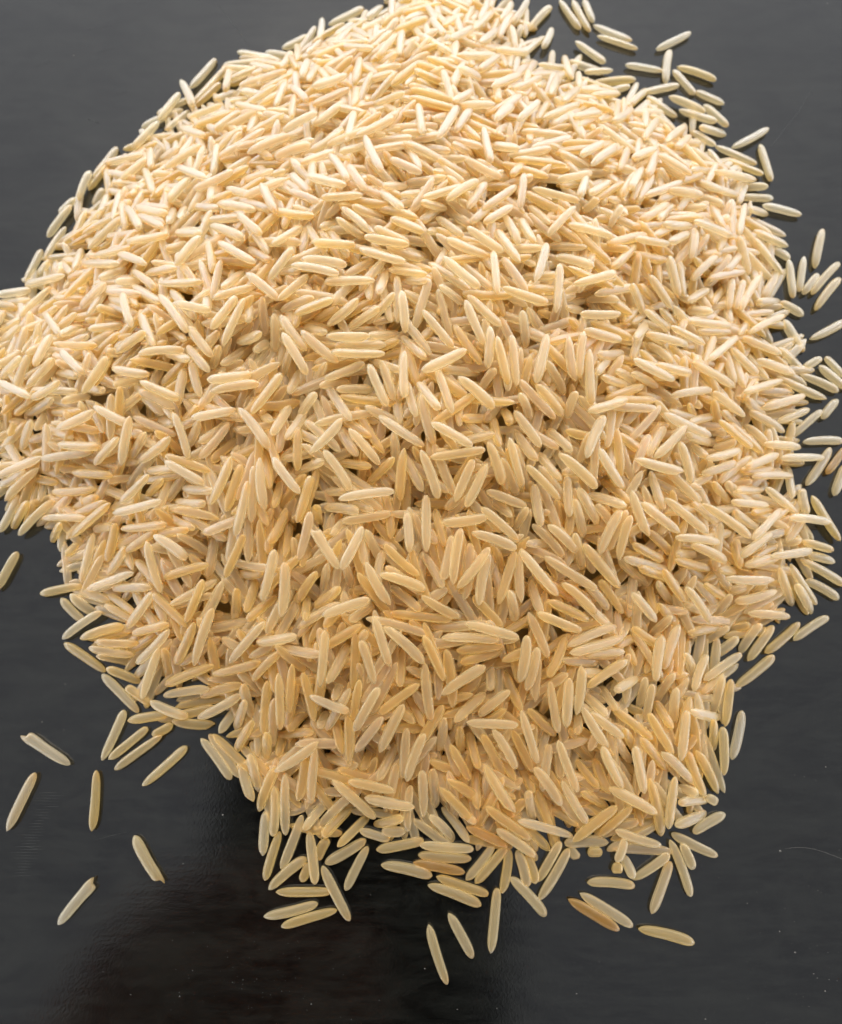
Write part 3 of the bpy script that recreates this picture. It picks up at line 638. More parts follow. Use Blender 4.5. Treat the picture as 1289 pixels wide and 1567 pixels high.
# the rest of the heap, thousands of grains, one object: centre in tenths of a mm, heading and slope in degrees, length in tenths of a mm with the tone as last digit
HEAP = """
-420 1147 14 -67 3 731,-397 1200 7 60 -2 821,-389 1163 6 -122 1 761,-434 1094 8 -126 9 650,-397 1049 31 -42 24 791,-484 1057 15 -124 0 721
-461 1058 7 -176 -7 631,-517 1005 16 -171 -7 710,-553 1005 7 65 -2 761,-495 978 24 50 -2 611,-580 952 14 -103 0 621,-607 915 8 -131 -6 401
-434 960 34 14 -14 481,-376 925 79 140 -24 910,-394 892 78 -118 13 641,-461 943 36 113 -23 941,-334 895 97 22 12 733,-437 865 69 -23 23 753
-438 1010 19 -177 -38 583,-556 933 6 -123 -14 361,-186 1299 10 88 -9 660,-233 1273 6 33 3 551,-333 1208 10 167 -6 641,-281 1164 32 8 12 923
-351 1146 11 -131 21 511,-202 1156 62 86 -23 700,-246 955 108 23 4 763,-207 1084 79 -54 17 633,-151 1069 89 -149 3 743,-53 1039 115 170 -33 631
-106 920 140 42 -24 591,-23 872 157 144 -11 633,-205 934 117 13 9 633,-162 910 132 -150 7 633,-257 892 113 171 -32 643,-186 856 138 -54 17 673
-127 876 150 -66 18 843,-242 852 133 -163 -10 743,-118 811 165 -177 -3 641,-44 805 165 -53 19 630,-233 823 147 -66 10 703,-177 823 147 145 -15 673
-39 840 151 -147 35 543,-19 1171 90 62 17 350,-140 1333 7 31 -1 771,-86 1340 10 59 -17 590,-329 1045 61 -134 4 621,-96 848 160 118 -9 633
-54 1123 96 -151 14 481,-286 825 122 152 -19 791,-297 932 89 -129 18 561,314 1345 7 105 0 571,233 1278 10 71 -4 571,179 1291 7 -111 -16 381
185 1340 12 -117 1 721,159 1339 11 68 -7 651,323 1201 11 -174 2 541,121 1243 48 64 -26 920,96 1158 87 -150 26 941,119 1150 81 -119 24 901
82 1101 105 15 -42 560,145 1104 87 44 -21 861,183 1114 73 -131 23 921,230 1122 60 74 -26 921,176 1018 112 53 -13 700,135 1009 116 54 -19 630
93 1026 117 -163 17 661,69 1044 117 55 -24 653,69 939 130 -25 11 633,65 924 133 -169 41 483,135 935 125 149 -24 531,105 934 131 -85 10 833
25 920 137 -38 27 573,51 884 139 176 34 631,97 880 143 -24 -9 653,85 824 150 63 -11 663,120 826 143 43 -11 801,155 838 143 -99 2 683
152 876 118 -7 29 533,249 923 106 165 25 641,241 878 127 22 -13 641,252 860 127 -108 18 640,292 925 116 47 -17 760,274 938 118 41 -15 630
346 1062 56 -126 26 911,278 1033 87 -148 23 731,234 1039 89 40 -17 921,330 878 108 -119 16 701,280 862 120 46 -21 631,20 803 154 -159 40 561
114 1289 38 65 -21 941,71 1225 71 59 -25 931,29 1234 76 -68 18 690,260 1099 62 -120 28 921,265 831 118 27 46 311,477 1181 6 -56 -2 641
521 1147 5 147 -3 581,475 1124 14 -30 -1 721,525 1102 11 -51 0 621,432 1125 7 -42 -2 671,517 1069 10 -179 21 591,539 962 25 3 -20 911
575 952 8 167 -16 491,580 931 7 -179 5 591,367 956 86 -146 16 631,379 943 83 -110 17 903,438 1033 43 53 -24 911,394 1038 50 -120 24 931
400 921 73 149 42 360,505 926 37 4 -27 911,428 880 85 4 -18 691,342 884 114 -118 17 651,389 880 95 33 -16 883,484 899 41 154 -1 461
498 1056 8 -52 14 591,-671 741 15 6 3 580,-671 727 9 176 -13 631,-617 757 25 -178 -18 790,-650 797 7 73 -2 671,-629 787 12 19 41 401
-616 882 10 59 3 711,-618 841 8 -110 2 701,-518 830 49 41 13 781,-494 781 69 -8 26 801,-452 753 90 149 -20 721,-468 846 69 -59 22 871
-511 761 66 161 -27 941,-567 795 27 96 -25 661,-488 740 70 32 -13 480,-458 718 83 18 -22 390,-515 701 69 -155 -29 633,-482 668 76 163 19 432
-441 650 112 112 -11 731,-427 711 97 -44 15 692,-400 725 101 172 -28 631,-360 689 125 -9 17 801,-364 793 101 158 -26 631,-383 774 94 -132 32 461
-355 653 123 -51 15 821,-320 584 136 -54 1 631,-485 640 79 21 -20 511,-462 593 81 -167 54 371,-379 573 126 0 10 721,-356 568 121 147 -32 651
-322 558 132 131 -11 631,-325 531 123 106 -2 631,-364 551 104 29 32 622,-349 522 114 -96 4 621,-435 538 95 -149 34 461,-382 502 114 155 -3 641
-425 547 115 -12 8 631,-518 568 103 -45 11 640,-536 561 75 -26 34 641,-577 602 77 -105 9 621,-627 718 24 53 -4 721,-594 687 43 4 37 491
-545 643 62 64 -38 481,-636 584 53 21 35 621,-645 605 43 48 -13 461,-619 543 63 152 -18 790,-563 533 80 16 27 641,-664 657 19 -163 -35 661
-671 679 13 -166 -29 541,-580 567 70 37 20 631,-526 607 84 -8 12 802,-516 521 77 -153 29 451,-401 839 82 93 -33 640,-382 843 84 94 -36 590
-435 852 79 -28 22 811,-260 778 144 -48 15 701,-197 700 137 -33 37 590,-280 689 132 -116 30 621,-274 659 146 13 6 671,-230 625 136 89 41 573
-250 590 136 -7 41 601,-214 599 134 -95 -42 571,-234 583 122 68 -41 461,-183 589 153 -55 0 701,-144 565 157 -41 3 771,-153 603 137 139 -38 631
-180 637 148 5 27 601,-138 625 140 176 -45 582,-53 588 149 29 -36 611,-86 567 156 179 -1 741,-103 666 164 175 -8 751,-91 697 151 46 -23 633
-56 665 162 79 -29 643,-8 668 162 -30 38 510,-104 763 154 -14 -36 561,-98 771 166 133 -7 631,-79 792 153 180 32 561,-11 564 156 -53 18 611
-108 528 153 23 -4 631,-122 514 139 -154 33 541,-93 505 141 -165 29 601,-46 537 150 147 -29 621,-47 512 156 -75 -1 651,-275 571 116 58 -27 581
-301 567 118 43 56 491,-161 482 135 35 49 561,-182 528 122 77 -28 621,-196 554 122 53 56 521,-13 481 161 101 -14 651,-138 777 142 47 -35 461
-244 732 133 -43 22 603,43 767 152 -52 18 641,68 723 164 -24 -3 701,-5 728 139 -167 40 520,117 790 151 -138 13 661,90 796 145 54 -22 631
136 676 164 116 -5 723,129 732 154 117 -11 751,137 766 146 105 -12 651,161 768 142 -73 17 621,302 808 122 -124 -29 370,221 746 132 159 -24 631
229 716 139 -26 12 631,175 692 137 -11 21 571,271 661 122 165 -23 521,230 644 123 -150 47 561,265 595 135 -6 -21 641,166 615 145 -19 -56 561
44 644 163 163 39 500,90 614 171 132 1 681,66 565 162 -61 1 742,33 487 172 106 -5 721,58 529 149 -175 27 641,95 516 152 -136 -48 401
95 556 172 -95 -4 641,130 538 166 92 2 791,191 525 139 -47 -39 611,214 549 150 -84 -3 711,265 551 124 54 -34 621,300 542 109 2 -47 541
213 483 137 73 47 431,145 476 148 -51 -49 471,10 482 171 -60 19 621,278 574 118 27 -34 651,182 805 129 115 -27 641,636 781 7 -105 1 721
648 761 7 53 0 501,631 615 7 28 1 371,667 608 7 126 0 471,637 580 7 -28 0 651,563 600 24 -12 -19 761,544 635 29 168 19 771
608 666 6 -68 -1 641,597 618 9 -44 -14 621,497 719 45 -106 5 631,513 721 39 68 -7 641,493 750 51 -155 22 903,530 795 38 100 10 681
538 870 31 70 -13 851,498 860 42 -151 -11 311,406 814 93 16 -24 630,429 783 88 78 -6 631,389 836 94 55 -25 651,355 765 120 5 -20 631
405 788 96 38 -24 631,581 808 16 127 11 801,590 845 13 157 5 651,607 819 7 141 -5 341,616 771 9 -92 1 761,575 897 15 14 -35 591
408 726 79 -89 -2 631,438 705 64 38 -20 631,449 748 73 47 -7 691,440 680 58 160 -18 401,454 657 60 -175 20 791,460 646 54 9 -19 671
329 670 107 132 45 581,356 638 104 -11 -40 631,327 616 111 59 -31 631,369 605 103 179 24 801,408 624 82 165 23 671,373 555 107 -3 -23 651
443 561 75 162 26 871,481 588 45 95 -6 631,508 603 39 -38 -22 631,469 615 58 43 -21 931,400 522 94 19 -21 811,465 517 64 153 27 701
521 527 28 165 41 621,569 541 22 20 -15 901,358 589 93 -51 18 531,368 688 99 129 20 631,350 691 88 169 50 622,328 536 108 -2 -40 631
647 535 7 46 0 461,572 724 12 -166 26 591,611 715 7 143 3 441,-452 252 32 -167 -23 890,-607 359 12 -129 -27 532,-607 404 22 -140 -17 751
-610 429 31 -165 -19 880,-627 413 16 18 27 671,-579 403 8 88 -12 481,-533 349 26 175 -15 821,-459 434 83 32 31 631,-415 444 79 -145 -47 641
-384 431 97 32 21 631,-330 454 99 44 50 561,-375 403 88 -13 35 641,-413 377 82 37 25 651,-397 323 73 -3 23 831,-322 295 73 -27 -37 601
-474 333 24 -7 45 631,-454 308 40 72 30 622,-445 281 35 44 34 591,-494 290 20 -102 -11 761,-402 304 63 22 28 642,-330 257 75 -166 -16 732
-418 241 36 174 -26 771,-401 207 43 -134 -26 691,-354 205 57 136 0 712,-316 215 72 -117 -21 672,-497 223 9 -34 -18 461,-602 478 38 46 43 601
-580 501 41 80 -23 461,-656 490 14 -84 -30 551,-548 330 14 39 44 432,-518 311 9 58 -20 452,-488 409 55 -10 17 752,-445 402 50 -164 29 401
-317 371 97 -15 30 640,-328 354 89 -12 31 631,-388 382 69 -164 -51 632,-374 477 89 144 -41 510,-197 461 135 -110 22 631,-176 456 130 -113 24 671
-171 417 136 89 4 642,-137 434 141 140 0 691,-101 428 137 118 -19 623,-156 394 125 -176 -43 641,-93 397 128 160 -31 632,-56 387 129 -149 -40 612
-160 344 135 72 11 682,-110 333 122 -19 32 631,-83 337 121 145 -37 561,-120 362 115 -27 49 501,-112 313 113 61 -39 541,-75 319 131 9 2 701
-262 367 116 71 11 702,-281 432 96 -130 21 612,-258 272 101 64 17 662,-198 313 110 -109 16 622,-202 363 107 87 -30 652,-158 294 128 74 13 683
-63 280 119 -60 -39 601,-55 246 123 86 -9 591,-57 226 136 -59 -9 661,-97 241 108 103 57 573,-130 239 103 -109 -55 601,-155 228 105 -136 -42 622
-187 297 96 88 -27 642,-238 254 77 165 -46 632,-237 226 71 78 -18 612,-260 211 64 69 52 642,-220 205 77 -135 11 552,-22 212 110 -44 24 641
-26 259 135 139 4 642,-26 377 142 -94 -16 742,-12 382 139 115 -2 641,-157 204 89 93 -40 592,-127 214 105 22 46 622,-80 192 110 43 -39 521
-159 277 97 81 -37 582,-142 329 110 -82 -70 462,231 426 120 -116 -34 491,275 368 96 -52 26 602,232 341 114 -56 -30 631,261 304 111 63 12 691
146 422 137 -61 14 621,180 395 125 119 -21 591,147 441 152 -53 -7 631,195 432 130 127 -19 521,122 377 134 -56 -41 641,117 346 131 -16 -19 631
109 340 110 132 -34 591,138 323 109 -125 -56 501,26 307 125 -77 17 632,35 262 135 -103 -7 631,15 248 122 -60 13 621,107 266 100 -61 -54 592
134 240 116 -89 -6 711,157 218 97 -78 21 621,123 203 101 -74 -53 581,161 340 121 -86 4 631,175 292 109 -43 -15 641,205 354 118 -94 8 631
219 324 111 109 39 621,244 221 76 -36 -38 631,266 221 70 129 30 632,200 197 98 -24 -15 652,119 463 142 -79 42 452,105 442 142 -84 24 632
629 480 7 1 0 650,533 415 28 10 -23 861,515 435 42 -153 23 811,607 510 6 41 1 721,586 522 11 25 -7 651,458 458 49 17 29 351
451 478 46 138 -46 300,412 461 68 1 -39 631,339 442 102 57 -15 641,415 447 57 -62 32 451,447 436 66 23 -20 691,441 417 60 21 -19 691
335 370 96 -82 8 631,375 378 89 137 17 691,411 345 65 160 39 651,447 382 43 153 47 652,487 366 45 -177 23 741,492 390 35 -168 31 631
480 344 38 160 36 621,544 378 22 -36 -18 661,567 412 9 85 -13 591,584 380 12 95 -2 421,468 299 23 85 -24 652,499 281 34 15 -14 651
550 317 9 178 -20 411,598 291 10 168 6 431,565 252 11 -59 -6 701,537 247 15 112 25 631,561 229 14 130 29 571,380 286 59 15 -47 641
449 269 28 -173 46 601,487 231 26 -166 9 711,495 242 16 50 60 371,506 205 17 -4 -11 681,357 238 66 131 29 642,331 224 43 94 -17 502
319 283 81 -18 -30 612,337 328 98 149 20 731,428 237 31 -20 -36 612,473 472 57 -28 -26 752,518 485 22 -53 12 471,557 466 23 -177 18 711
539 507 21 162 22 731,439 216 16 -126 -38 511,-438 165 19 -3 10 692,-402 91 7 147 2 462,-380 157 34 -140 -27 781,-327 118 27 -163 -17 812
-332 95 17 -173 -12 711,-356 72 13 -19 5 621,-364 44 7 -155 0 322,-363 134 21 90 47 592,-332 160 45 -121 -29 732,-383 181 41 -171 -24 672
-283 75 22 27 20 771,-195 160 91 -175 -25 661,-152 84 70 105 18 692,-113 95 69 -109 43 411,-70 126 112 106 21 621,-26 123 89 84 -22 612
-86 78 88 -102 -31 632,-29 81 90 -145 -8 672,-69 36 72 -131 -27 653,-133 56 47 -105 48 351,-241 81 25 101 41 631,-271 58 7 55 -12 461
-253 63 19 63 42 591,-211 125 70 40 33 662,-256 125 50 8 23 822,-176 95 70 84 22 682,-169 56 34 -127 23 432,-246 35 17 53 33 592
-214 19 20 -101 -46 592,-197 24 12 84 -32 372,-162 -22 29 82 19 612,-229 -14 14 105 26 591,-115 4 26 -18 43 571,-97 29 65 90 31 732
-74 6 25 71 -36 422,-47 1 33 64 -11 571,-21 12 53 84 28 721,-16 -60 22 87 20 651,-142 -68 12 -129 25 561,-113 -76 10 -137 16 592
-8 67 62 120 -20 522,81 136 89 -165 15 632,79 146 97 4 -4 642,149 120 86 78 25 631,157 108 73 -95 -19 631,95 113 60 -91 33 471
28 36 48 79 48 631,54 29 36 93 55 612,171 -31 37 129 19 661,233 45 67 -56 -15 651,250 48 58 -35 -17 611,238 75 52 127 -30 471
213 51 46 -104 46 411,179 71 70 98 17 711,165 52 51 139 31 632,170 77 43 79 61 581,126 93 58 109 -15 612,184 138 82 -114 2 632
252 143 69 -173 22 681,217 133 69 -2 -31 621,255 116 68 -148 14 762,259 86 42 -70 41 501,17 132 108 -66 -20 672,18 -34 21 97 36 641
2 -41 28 89 25 681,49 -56 27 -46 -16 702,77 -36 21 90 -17 522,53 0 39 -60 -27 612,237 -49 17 153 33 592,188 7 25 -90 15 581
137 15 45 -64 -19 652,144 -20 16 111 -29 492,150 -56 20 107 46 591,193 -70 10 -33 20 492,262 -76 19 -141 -16 622,283 103 52 -153 39 611
227 -14 24 123 -19 502,247 -17 25 -70 13 512,72 17 35 -80 21 562,279 16 27 -48 -46 613,478 172 10 55 18 531,421 92 12 -105 -19 611
399 65 17 -5 -32 600,432 131 13 33 -10 761,442 161 8 33 16 441,428 177 9 30 20 461,353 156 41 -112 -1 691,343 186 31 -135 -47 511
309 93 30 81 42 541,317 79 31 82 32 591,328 37 41 124 16 672,351 -7 27 139 22 701,356 76 25 -86 -32 561,395 -12 13 116 7 652
379 -15 16 108 1 632,295 -10 42 103 20 671,317 12 34 -45 -26 632,366 -37 14 148 -52 341,372 -51 15 -176 31 591,367 -73 12 15 -25 591
398 -49 11 -37 -6 181,393 -79 7 -155 0 531,408 36 13 94 33 532,463 189 8 6 24 342,383 132 18 -58 -45 531,324 166 44 152 22 702
340 64 22 105 -33 512,-155 -141 7 66 -6 262,-63 -94 9 -17 -5 441,-133 -112 7 -113 -4 312,-92 -89 10 45 -18 592,-37 -89 10 176 3 331
-44 -76 15 -168 -37 532,136 -136 7 -76 0 481,47 -81 8 129 -12 591,28 -85 14 -45 -32 561,60 -68 14 -36 39 431,148 -137 8 106 -5 382
224 -104 8 -177 4 611,207 -116 7 -52 9 191,268 -113 15 68 7 331,278 -134 8 109 -11 321,263 -136 10 -6 23 152,235 -116 7 -6 0 202
359 -121 9 108 7 361,-556 836 19 124 -30 752,396 1020 39 -69 10 732,-410 1035 19 -105 -6 783,137 89 56 -108 -14 732,83 644 135 108 -25 713
-454 451 58 -79 -9 793,495 824 13 105 -17 741,237 418 103 -48 -6 771,-237 870 94 -168 -12 751,390 808 67 73 -6 721,-8 547 144 76 9 822
-205 910 102 -24 21 771,422 628 50 22 -49 743,329 492 79 67 5 762,343 578 82 -86 3 782,452 546 32 114 10 762,-178 337 88 166 -17 731
545 401 7 61 -5 792,483 999 17 50 -22 851,-17 207 100 160 -15 761,-393 206 34 -53 8 861,-276 819 82 -3 17 751,277 620 102 16 -1 822
-85 695 140 130 14 802,-126 379 109 134 25 851,-478 430 49 154 -25 753,566 870 14 159 16 752,-182 235 76 24 22 872,210 923 94 146 -30 792
-62 215 115 -52 -23 782,291 90 26 50 -13 750,-7 890 127 -118 -2 812,-231 826 118 144 6 772,450 553 45 -76 -18 761,-127 757 121 -10 12 661
-349 317 68 159 7 802,-555 378 14 24 18 802,388 270 59 -2 -33 782,311 809 113 -26 -10 771,-676 688 7 -14 5 741,-415 529 71 57 12 811
9 89 68 94 42 761,149 1309 7 49 -5 831,561 448 9 -6 -9 722,0 1300 39 39 -17 810,-52 926 105 -86 16 762,-563 594 55 103 4 772
-344 330 78 149 -28 732,68 986 127 -116 17 743,-360 414 82 -43 7 822,318 8 20 87 20 732,230 543 123 105 -10 761,-328 306 56 -5 -13 781
-490 329 7 34 6 732,-171 13 30 -139 -21 821,229 1029 80 -116 8 832,209 356 103 -51 -1 801,276 169 36 82 11 753,-345 536 95 121 15 740
-546 858 14 -73 1 741,433 940 62 52 -13 642,-216 107 28 -43 -18 742,-627 597 38 -132 -10 731,84 732 114 -10 -24 772,364 440 91 61 3 691
477 594 39 -34 -28 712,-90 1023 97 -176 -24 751,-528 862 6 -138 2 792,464 1059 13 -102 17 723,-546 662 27 -15 19 781,457 204 10 -130 -13 721
-42 -43 7 140 7 701,167 -14 14 -117 -11 712,399 711 65 150 11 731,294 114 25 26 -5 861,152 803 105 -74 12 750,-47 224 99 -76 -2 703
-4 -59 10 122 10 811,-171 469 107 -119 -11 741,31 846 136 21 -25 791,-357 882 83 71 -4 871,357 154 21 -104 16 782,305 194 51 -90 -32 831
33 1365 15 -138 14 631,79 -5 13 165 -2 712,-376 507 96 118 -24 851,-463 871 48 -106 12 691,585 595 9 153 9 771,-197 781 114 73 -19 732
415 944 52 99 -9 830,101 665 140 -64 -34 892,-470 499 73 -32 -3 771,-593 604 39 156 -52 861,-393 712 81 3 1 731,276 431 81 -79 -26 741
-168 607 118 -43 15 773,-30 1129 68 -59 26 781,-226 457 126 -165 1 711,188 1246 7 -83 5 771,90 209 80 114 5 733,-133 1060 63 -173 -3 802
-377 987 44 -62 15 771,-191 327 92 64 19 711,-207 35 11 -94 -15 801,99 386 120 -132 4 672,19 1260 42 61 -27 751,127 678 146 140 -6 792
281 1214 6 -112 1 681,-307 1124 25 42 -31 841,145 334 105 -7 21 730,41 1257 60 119 -10 802,-91 379 115 142 -11 831,372 627 53 126 31 841
363 1053 25 42 -39 811,-294 213 64 -121 -23 741,327 202 26 65 18 681,70 53 45 -54 1 721,-167 427 114 -44 -25 741,-428 611 94 -159 -3 741
-54 227 86 -57 -32 792,-637 758 7 -25 5 701,285 317 97 -60 -20 642,-283 1033 72 85 -25 811,569 554 7 179 3 832,-482 708 56 51 -4 771
132 1039 100 -136 9 732,-386 923 43 -147 -19 761,-724 624 7 67 -3 742,25 281 112 -43 9 791,-279 1078 38 15 27 811,-578 867 16 -100 3 692
-97 830 129 77 -3 792,-146 195 82 -124 8 781,284 274 53 -93 -34 723,-425 622 78 -159 35 783,-332 407 105 159 -6 742,-44 243 109 12 -12 761
-472 476 52 -175 10 782,290 -86 6 22 0 722,373 625 66 -169 22 792,499 197 6 28 2 812,-481 502 64 -144 -29 801,214 822 120 -124 17 822
36 565 136 95 -3 762,-448 308 19 25 15 831,503 669 17 17 -13 812,97 -26 18 -36 17 792,536 310 6 92 -1 791,-153 773 121 93 -12 811
-612 648 36 74 -18 831,-269 266 47 -95 -23 762,-255 618 136 -140 0 841,314 1000 68 -155 37 833,547 699 20 -162 20 773,-205 309 90 -103 -13 711
-97 592 120 -49 -22 831,-439 503 87 28 21 751,-205 993 90 37 -10 733,-216 760 113 -51 9 691,-361 847 72 -29 17 781,202 213 65 97 -5 891
100 1215 52 172 6 741,18 1063 92 168 36 791,-137 702 136 31 9 763,-78 169 99 174 -24 731,-292 711 110 150 -16 792,182 663 147 -167 27 702
101 943 80 52 -30 771,37 824 159 -152 12 791,456 430 36 75 -14 772,-677 604 15 -134 -19 692,-119 -18 31 162 3 802,-337 521 74 168 -18 831
244 702 117 -23 -5 741,-112 768 133 167 0 781,-135 -44 13 -51 -15 812,421 733 38 122 17 700,-18 38 22 78 35 771,-406 243 10 73 11 771
184 1033 52 -41 28 713,7 1216 64 46 -28 761,-322 1030 60 126 -40 662,453 921 42 7 -21 803,-324 480 98 -50 -10 743,-690 670 6 11 -3 820
329 708 106 84 23 772,-175 803 134 -157 -27 721,137 989 105 -124 29 713,111 1207 24 -148 34 741,-620 439 6 -144 1 701,68 300 113 -46 -38 772
-375 872 42 -105 30 823,-60 -67 7 -7 5 741,-440 557 77 -180 -12 743,-623 675 9 12 9 701,339 38 7 157 -5 742,460 383 21 28 -7 753
356 219 21 -12 -11 891,331 849 80 166 -9 793,100 63 32 -135 -26 742,371 152 25 79 -6 792,20 1154 75 -35 -27 891,-150 83 33 -115 -49 761
261 1090 48 -61 45 752,158 165 94 -68 -10 671,-119 290 116 40 -7 740,289 872 95 -95 27 831,-413 655 78 -2 27 822,457 454 35 11 -9 712
-95 46 37 -177 7 792,447 550 57 137 15 771,-96 526 120 -99 -26 793,-18 1151 69 -159 11 781,-171 172 52 33 39 821,-384 958 41 19 42 763
487 380 12 18 -13 821,58 807 144 -43 -7 751,-299 1023 44 -146 -7 732,226 225 60 129 0 811,-109 57 34 97 24 702,425 493 64 27 -32 781
-334 1074 48 -171 -7 731,394 387 64 26 -7 821,332 972 71 -150 23 801,-6 830 148 34 -32 731,13 48 64 54 18 652,-270 167 40 -131 -16 721
244 314 74 -130 -34 793,-183 33 6 72 2 802,-151 516 134 -166 -18 783,-401 1024 31 -107 12 821,99 7 42 120 29 772,49 896 111 -39 -12 683
-351 935 52 109 -9 771,92 489 130 -108 10 791,-140 812 139 -56 -20 831,-294 949 52 45 -20 820,-231 1 9 -42 11 682,-446 418 41 42 9 761
64 1300 15 56 -22 723,-323 695 125 -70 6 753,284 755 106 -160 -4 821,10 808 134 -154 29 781,-355 568 89 -51 19 622,-398 448 81 148 -22 721
-432 187 12 -3 15 721,-161 963 96 -132 -2 772,-627 437 21 3 7 772,-398 734 79 74 13 711,-25 556 146 -95 14 741,-346 977 32 -111 -30 812
-212 1163 36 70 -26 832,433 532 54 136 15 803,-103 939 96 128 -28 721,-410 937 21 -117 33 761,374 921 59 4 -6 821,-569 410 6 -77 1 761
23 565 153 -16 12 781,-245 657 137 33 -7 782,25 503 137 -106 12 751,56 797 136 -53 20 741,-214 778 124 -74 6 791,-292 951 64 -174 -15 633
-535 768 41 -83 7 772,40 124 68 9 -5 821,-267 977 88 24 -7 783,-532 417 23 147 16 812,504 276 10 37 10 782,357 918 79 -126 30 771
-80 517 125 68 -4 821,71 1361 21 -143 28 851,367 810 86 -109 32 682,-23 1362 8 67 -8 773,-460 915 36 -168 9 722,-481 497 51 -174 -41 822
463 975 19 7 -20 841,21 633 135 -106 -13 812,-143 341 101 -157 11 831,495 373 24 -16 -34 831,420 132 7 78 3 871,-19 933 106 -129 21 732
90 194 108 138 20 602,-527 679 34 -165 -26 742,281 161 26 -173 -8 772,75 141 78 54 7 872,392 897 74 -88 9 791,-76 313 109 -119 10 792
397 27 6 90 1 771,112 1028 99 115 -9 722,81 973 104 -18 29 751,471 420 45 -142 16 861,-289 1205 17 -41 23 811,-46 52 37 101 32 822
-61 180 85 -119 19 750,390 1028 48 3 -20 713,-536 465 51 -178 -9 711,-34 1193 80 87 -14 761,305 1111 30 80 -34 831,-506 450 29 3 17 772
499 318 14 179 6 730,429 767 36 -153 32 803,-285 685 111 -143 3 791,284 566 103 153 8 722,93 730 124 155 9 711,226 320 75 52 36 770
-609 775 11 -82 13 763,-578 657 58 128 -20 741,-32 775 154 -135 4 812,380 800 59 -178 16 861,-566 690 16 49 24 723,256 1045 65 167 3 731
363 63 7 16 0 841,87 481 160 -9 6 862,313 929 66 -107 12 752,-425 848 58 176 -18 831,28 453 148 106 26 762,-194 408 93 -51 17 731
269 830 99 -160 -8 762,568 344 11 53 -13 781,-408 1121 6 -65 5 732,-274 148 20 167 -18 782,308 436 79 -65 1 842,89 428 146 142 8 711
350 338 77 -111 21 721,-507 788 32 -168 -13 744,81 807 115 149 17 761,1 243 111 -94 3 751,31 156 91 50 -10 692,60 1321 40 142 -4 692
-52 991 121 -129 22 783,314 761 88 -153 19 812,-496 1025 8 -150 -6 762,-692 596 31 -137 -17 751,-10 1368 13 -98 15 812,201 328 86 108 38 752
19 179 91 -5 -26 691,481 637 36 110 5 701,268 756 132 95 7 751,199 664 116 -155 20 752,326 564 81 16 -19 792,-593 461 18 110 26 792
-310 969 63 11 24 812,465 995 21 53 -30 811,-445 1037 7 -70 5 781,526 269 11 -176 13 801,176 26 20 62 11 812,37 -33 13 -82 -18 761
447 363 26 128 9 842,-85 656 142 -134 14 784,380 225 38 68 36 761,-154 257 106 -159 -30 731,-575 679 33 -134 4 733,268 1208 12 97 -16 802
-166 1232 16 42 5 771,-363 510 93 -72 11 862,-176 741 129 -38 4 731,-70 1094 59 -43 23 843,-185 1056 69 87 -13 803,174 522 110 -1 -25 891
-14 -70 7 -78 -6 741,-190 1005 75 0 10 741,27 800 119 -160 30 701,-724 502 10 119 -1 743,-635 546 20 -106 -27 831,-240 164 34 -49 -7 803
500 976 17 123 -23 812,-336 257 54 148 14 773,-259 953 95 -51 21 702,64 1306 35 41 -11 771,-166 99 56 -41 2 731,-238 107 18 -65 -7 812
111 -44 19 44 26 791,482 758 39 49 -16 791,-297 911 65 -155 -33 762,-99 672 137 21 13 802,116 297 96 -178 19 741,418 587 45 126 33 680
294 975 70 34 -17 733,-32 987 130 51 7 782,-457 452 43 -30 -29 732,-85 350 91 33 -22 721,432 321 30 143 18 862,471 208 6 141 -1 713
-713 630 8 -20 7 701,-186 185 81 64 0 811,-234 410 99 143 -8 722,-22 1067 97 -156 21 661,44 327 117 -137 -39 841,442 704 38 -34 -16 811
53 594 140 123 -7 731,103 1011 69 168 23 752,-101 254 107 -127 -12 693,-443 908 26 8 -6 722,-136 1202 28 -99 1 801,424 594 64 -6 -29 761
-328 885 61 62 -9 823,-222 863 126 134 -17 701,68 93 51 -127 -3 752,96 1184 44 -18 -6 772,104 1019 93 -83 16 743,399 635 73 65 -10 702
414 358 27 -102 21 792,268 318 98 131 20 761,358 98 15 -66 -5 812,205 1148 32 39 -65 752,-201 592 119 -100 -2 781,-202 52 37 83 33 781
-220 682 127 130 3 782,167 1008 102 66 -10 771,-414 985 8 -143 8 751,74 607 127 -67 -33 751,-248 995 79 30 -2 742,-65 843 123 -74 14 882
51 1381 19 178 4 731,-525 381 13 145 -12 711,-164 543 109 119 -18 841,-393 436 54 64 20 771,-1 1426 6 44 0 801,-389 865 50 16 19 732
-291 335 79 -31 -6 750,-141 1177 61 39 -2 723,-280 866 107 22 20 772,-22 912 105 37 -24 692,-266 598 110 36 48 793,-349 132 20 -83 -28 723
251 211 54 83 21 721,-284 1099 54 -151 -13 821,-344 977 45 -8 18 700,152 705 123 -36 -10 731,-203 959 100 174 -29 750,-188 1105 55 80 1 792
98 50 35 -127 -24 781,-177 728 131 139 -19 712,-111 -18 11 84 13 752,-453 774 62 165 -24 801,508 699 14 -81 4 861,-83 830 153 159 4 813
256 926 80 83 5 811,275 876 105 -143 22 701,-243 904 95 178 -24 731,79 240 92 20 -27 713,425 1076 14 131 14 800,58 1097 71 9 -41 742
297 351 93 -16 8 781,-170 779 123 60 23 671,-193 1232 17 -173 -20 822,263 8 32 -79 -21 781,39 743 128 -168 -16 823,-193 585 134 -44 18 721
-350 288 64 -10 -9 831,405 383 59 -63 -6 771,-86 807 130 -78 6 752,36 315 119 -164 -8 841,156 473 128 70 9 631,448 842 42 -37 -30 723
-191 371 98 62 6 763,-482 254 6 178 -1 821,-151 1021 103 -129 6 731,372 390 69 162 -17 743,202 77 34 -113 -35 822,-509 781 45 162 -5 841
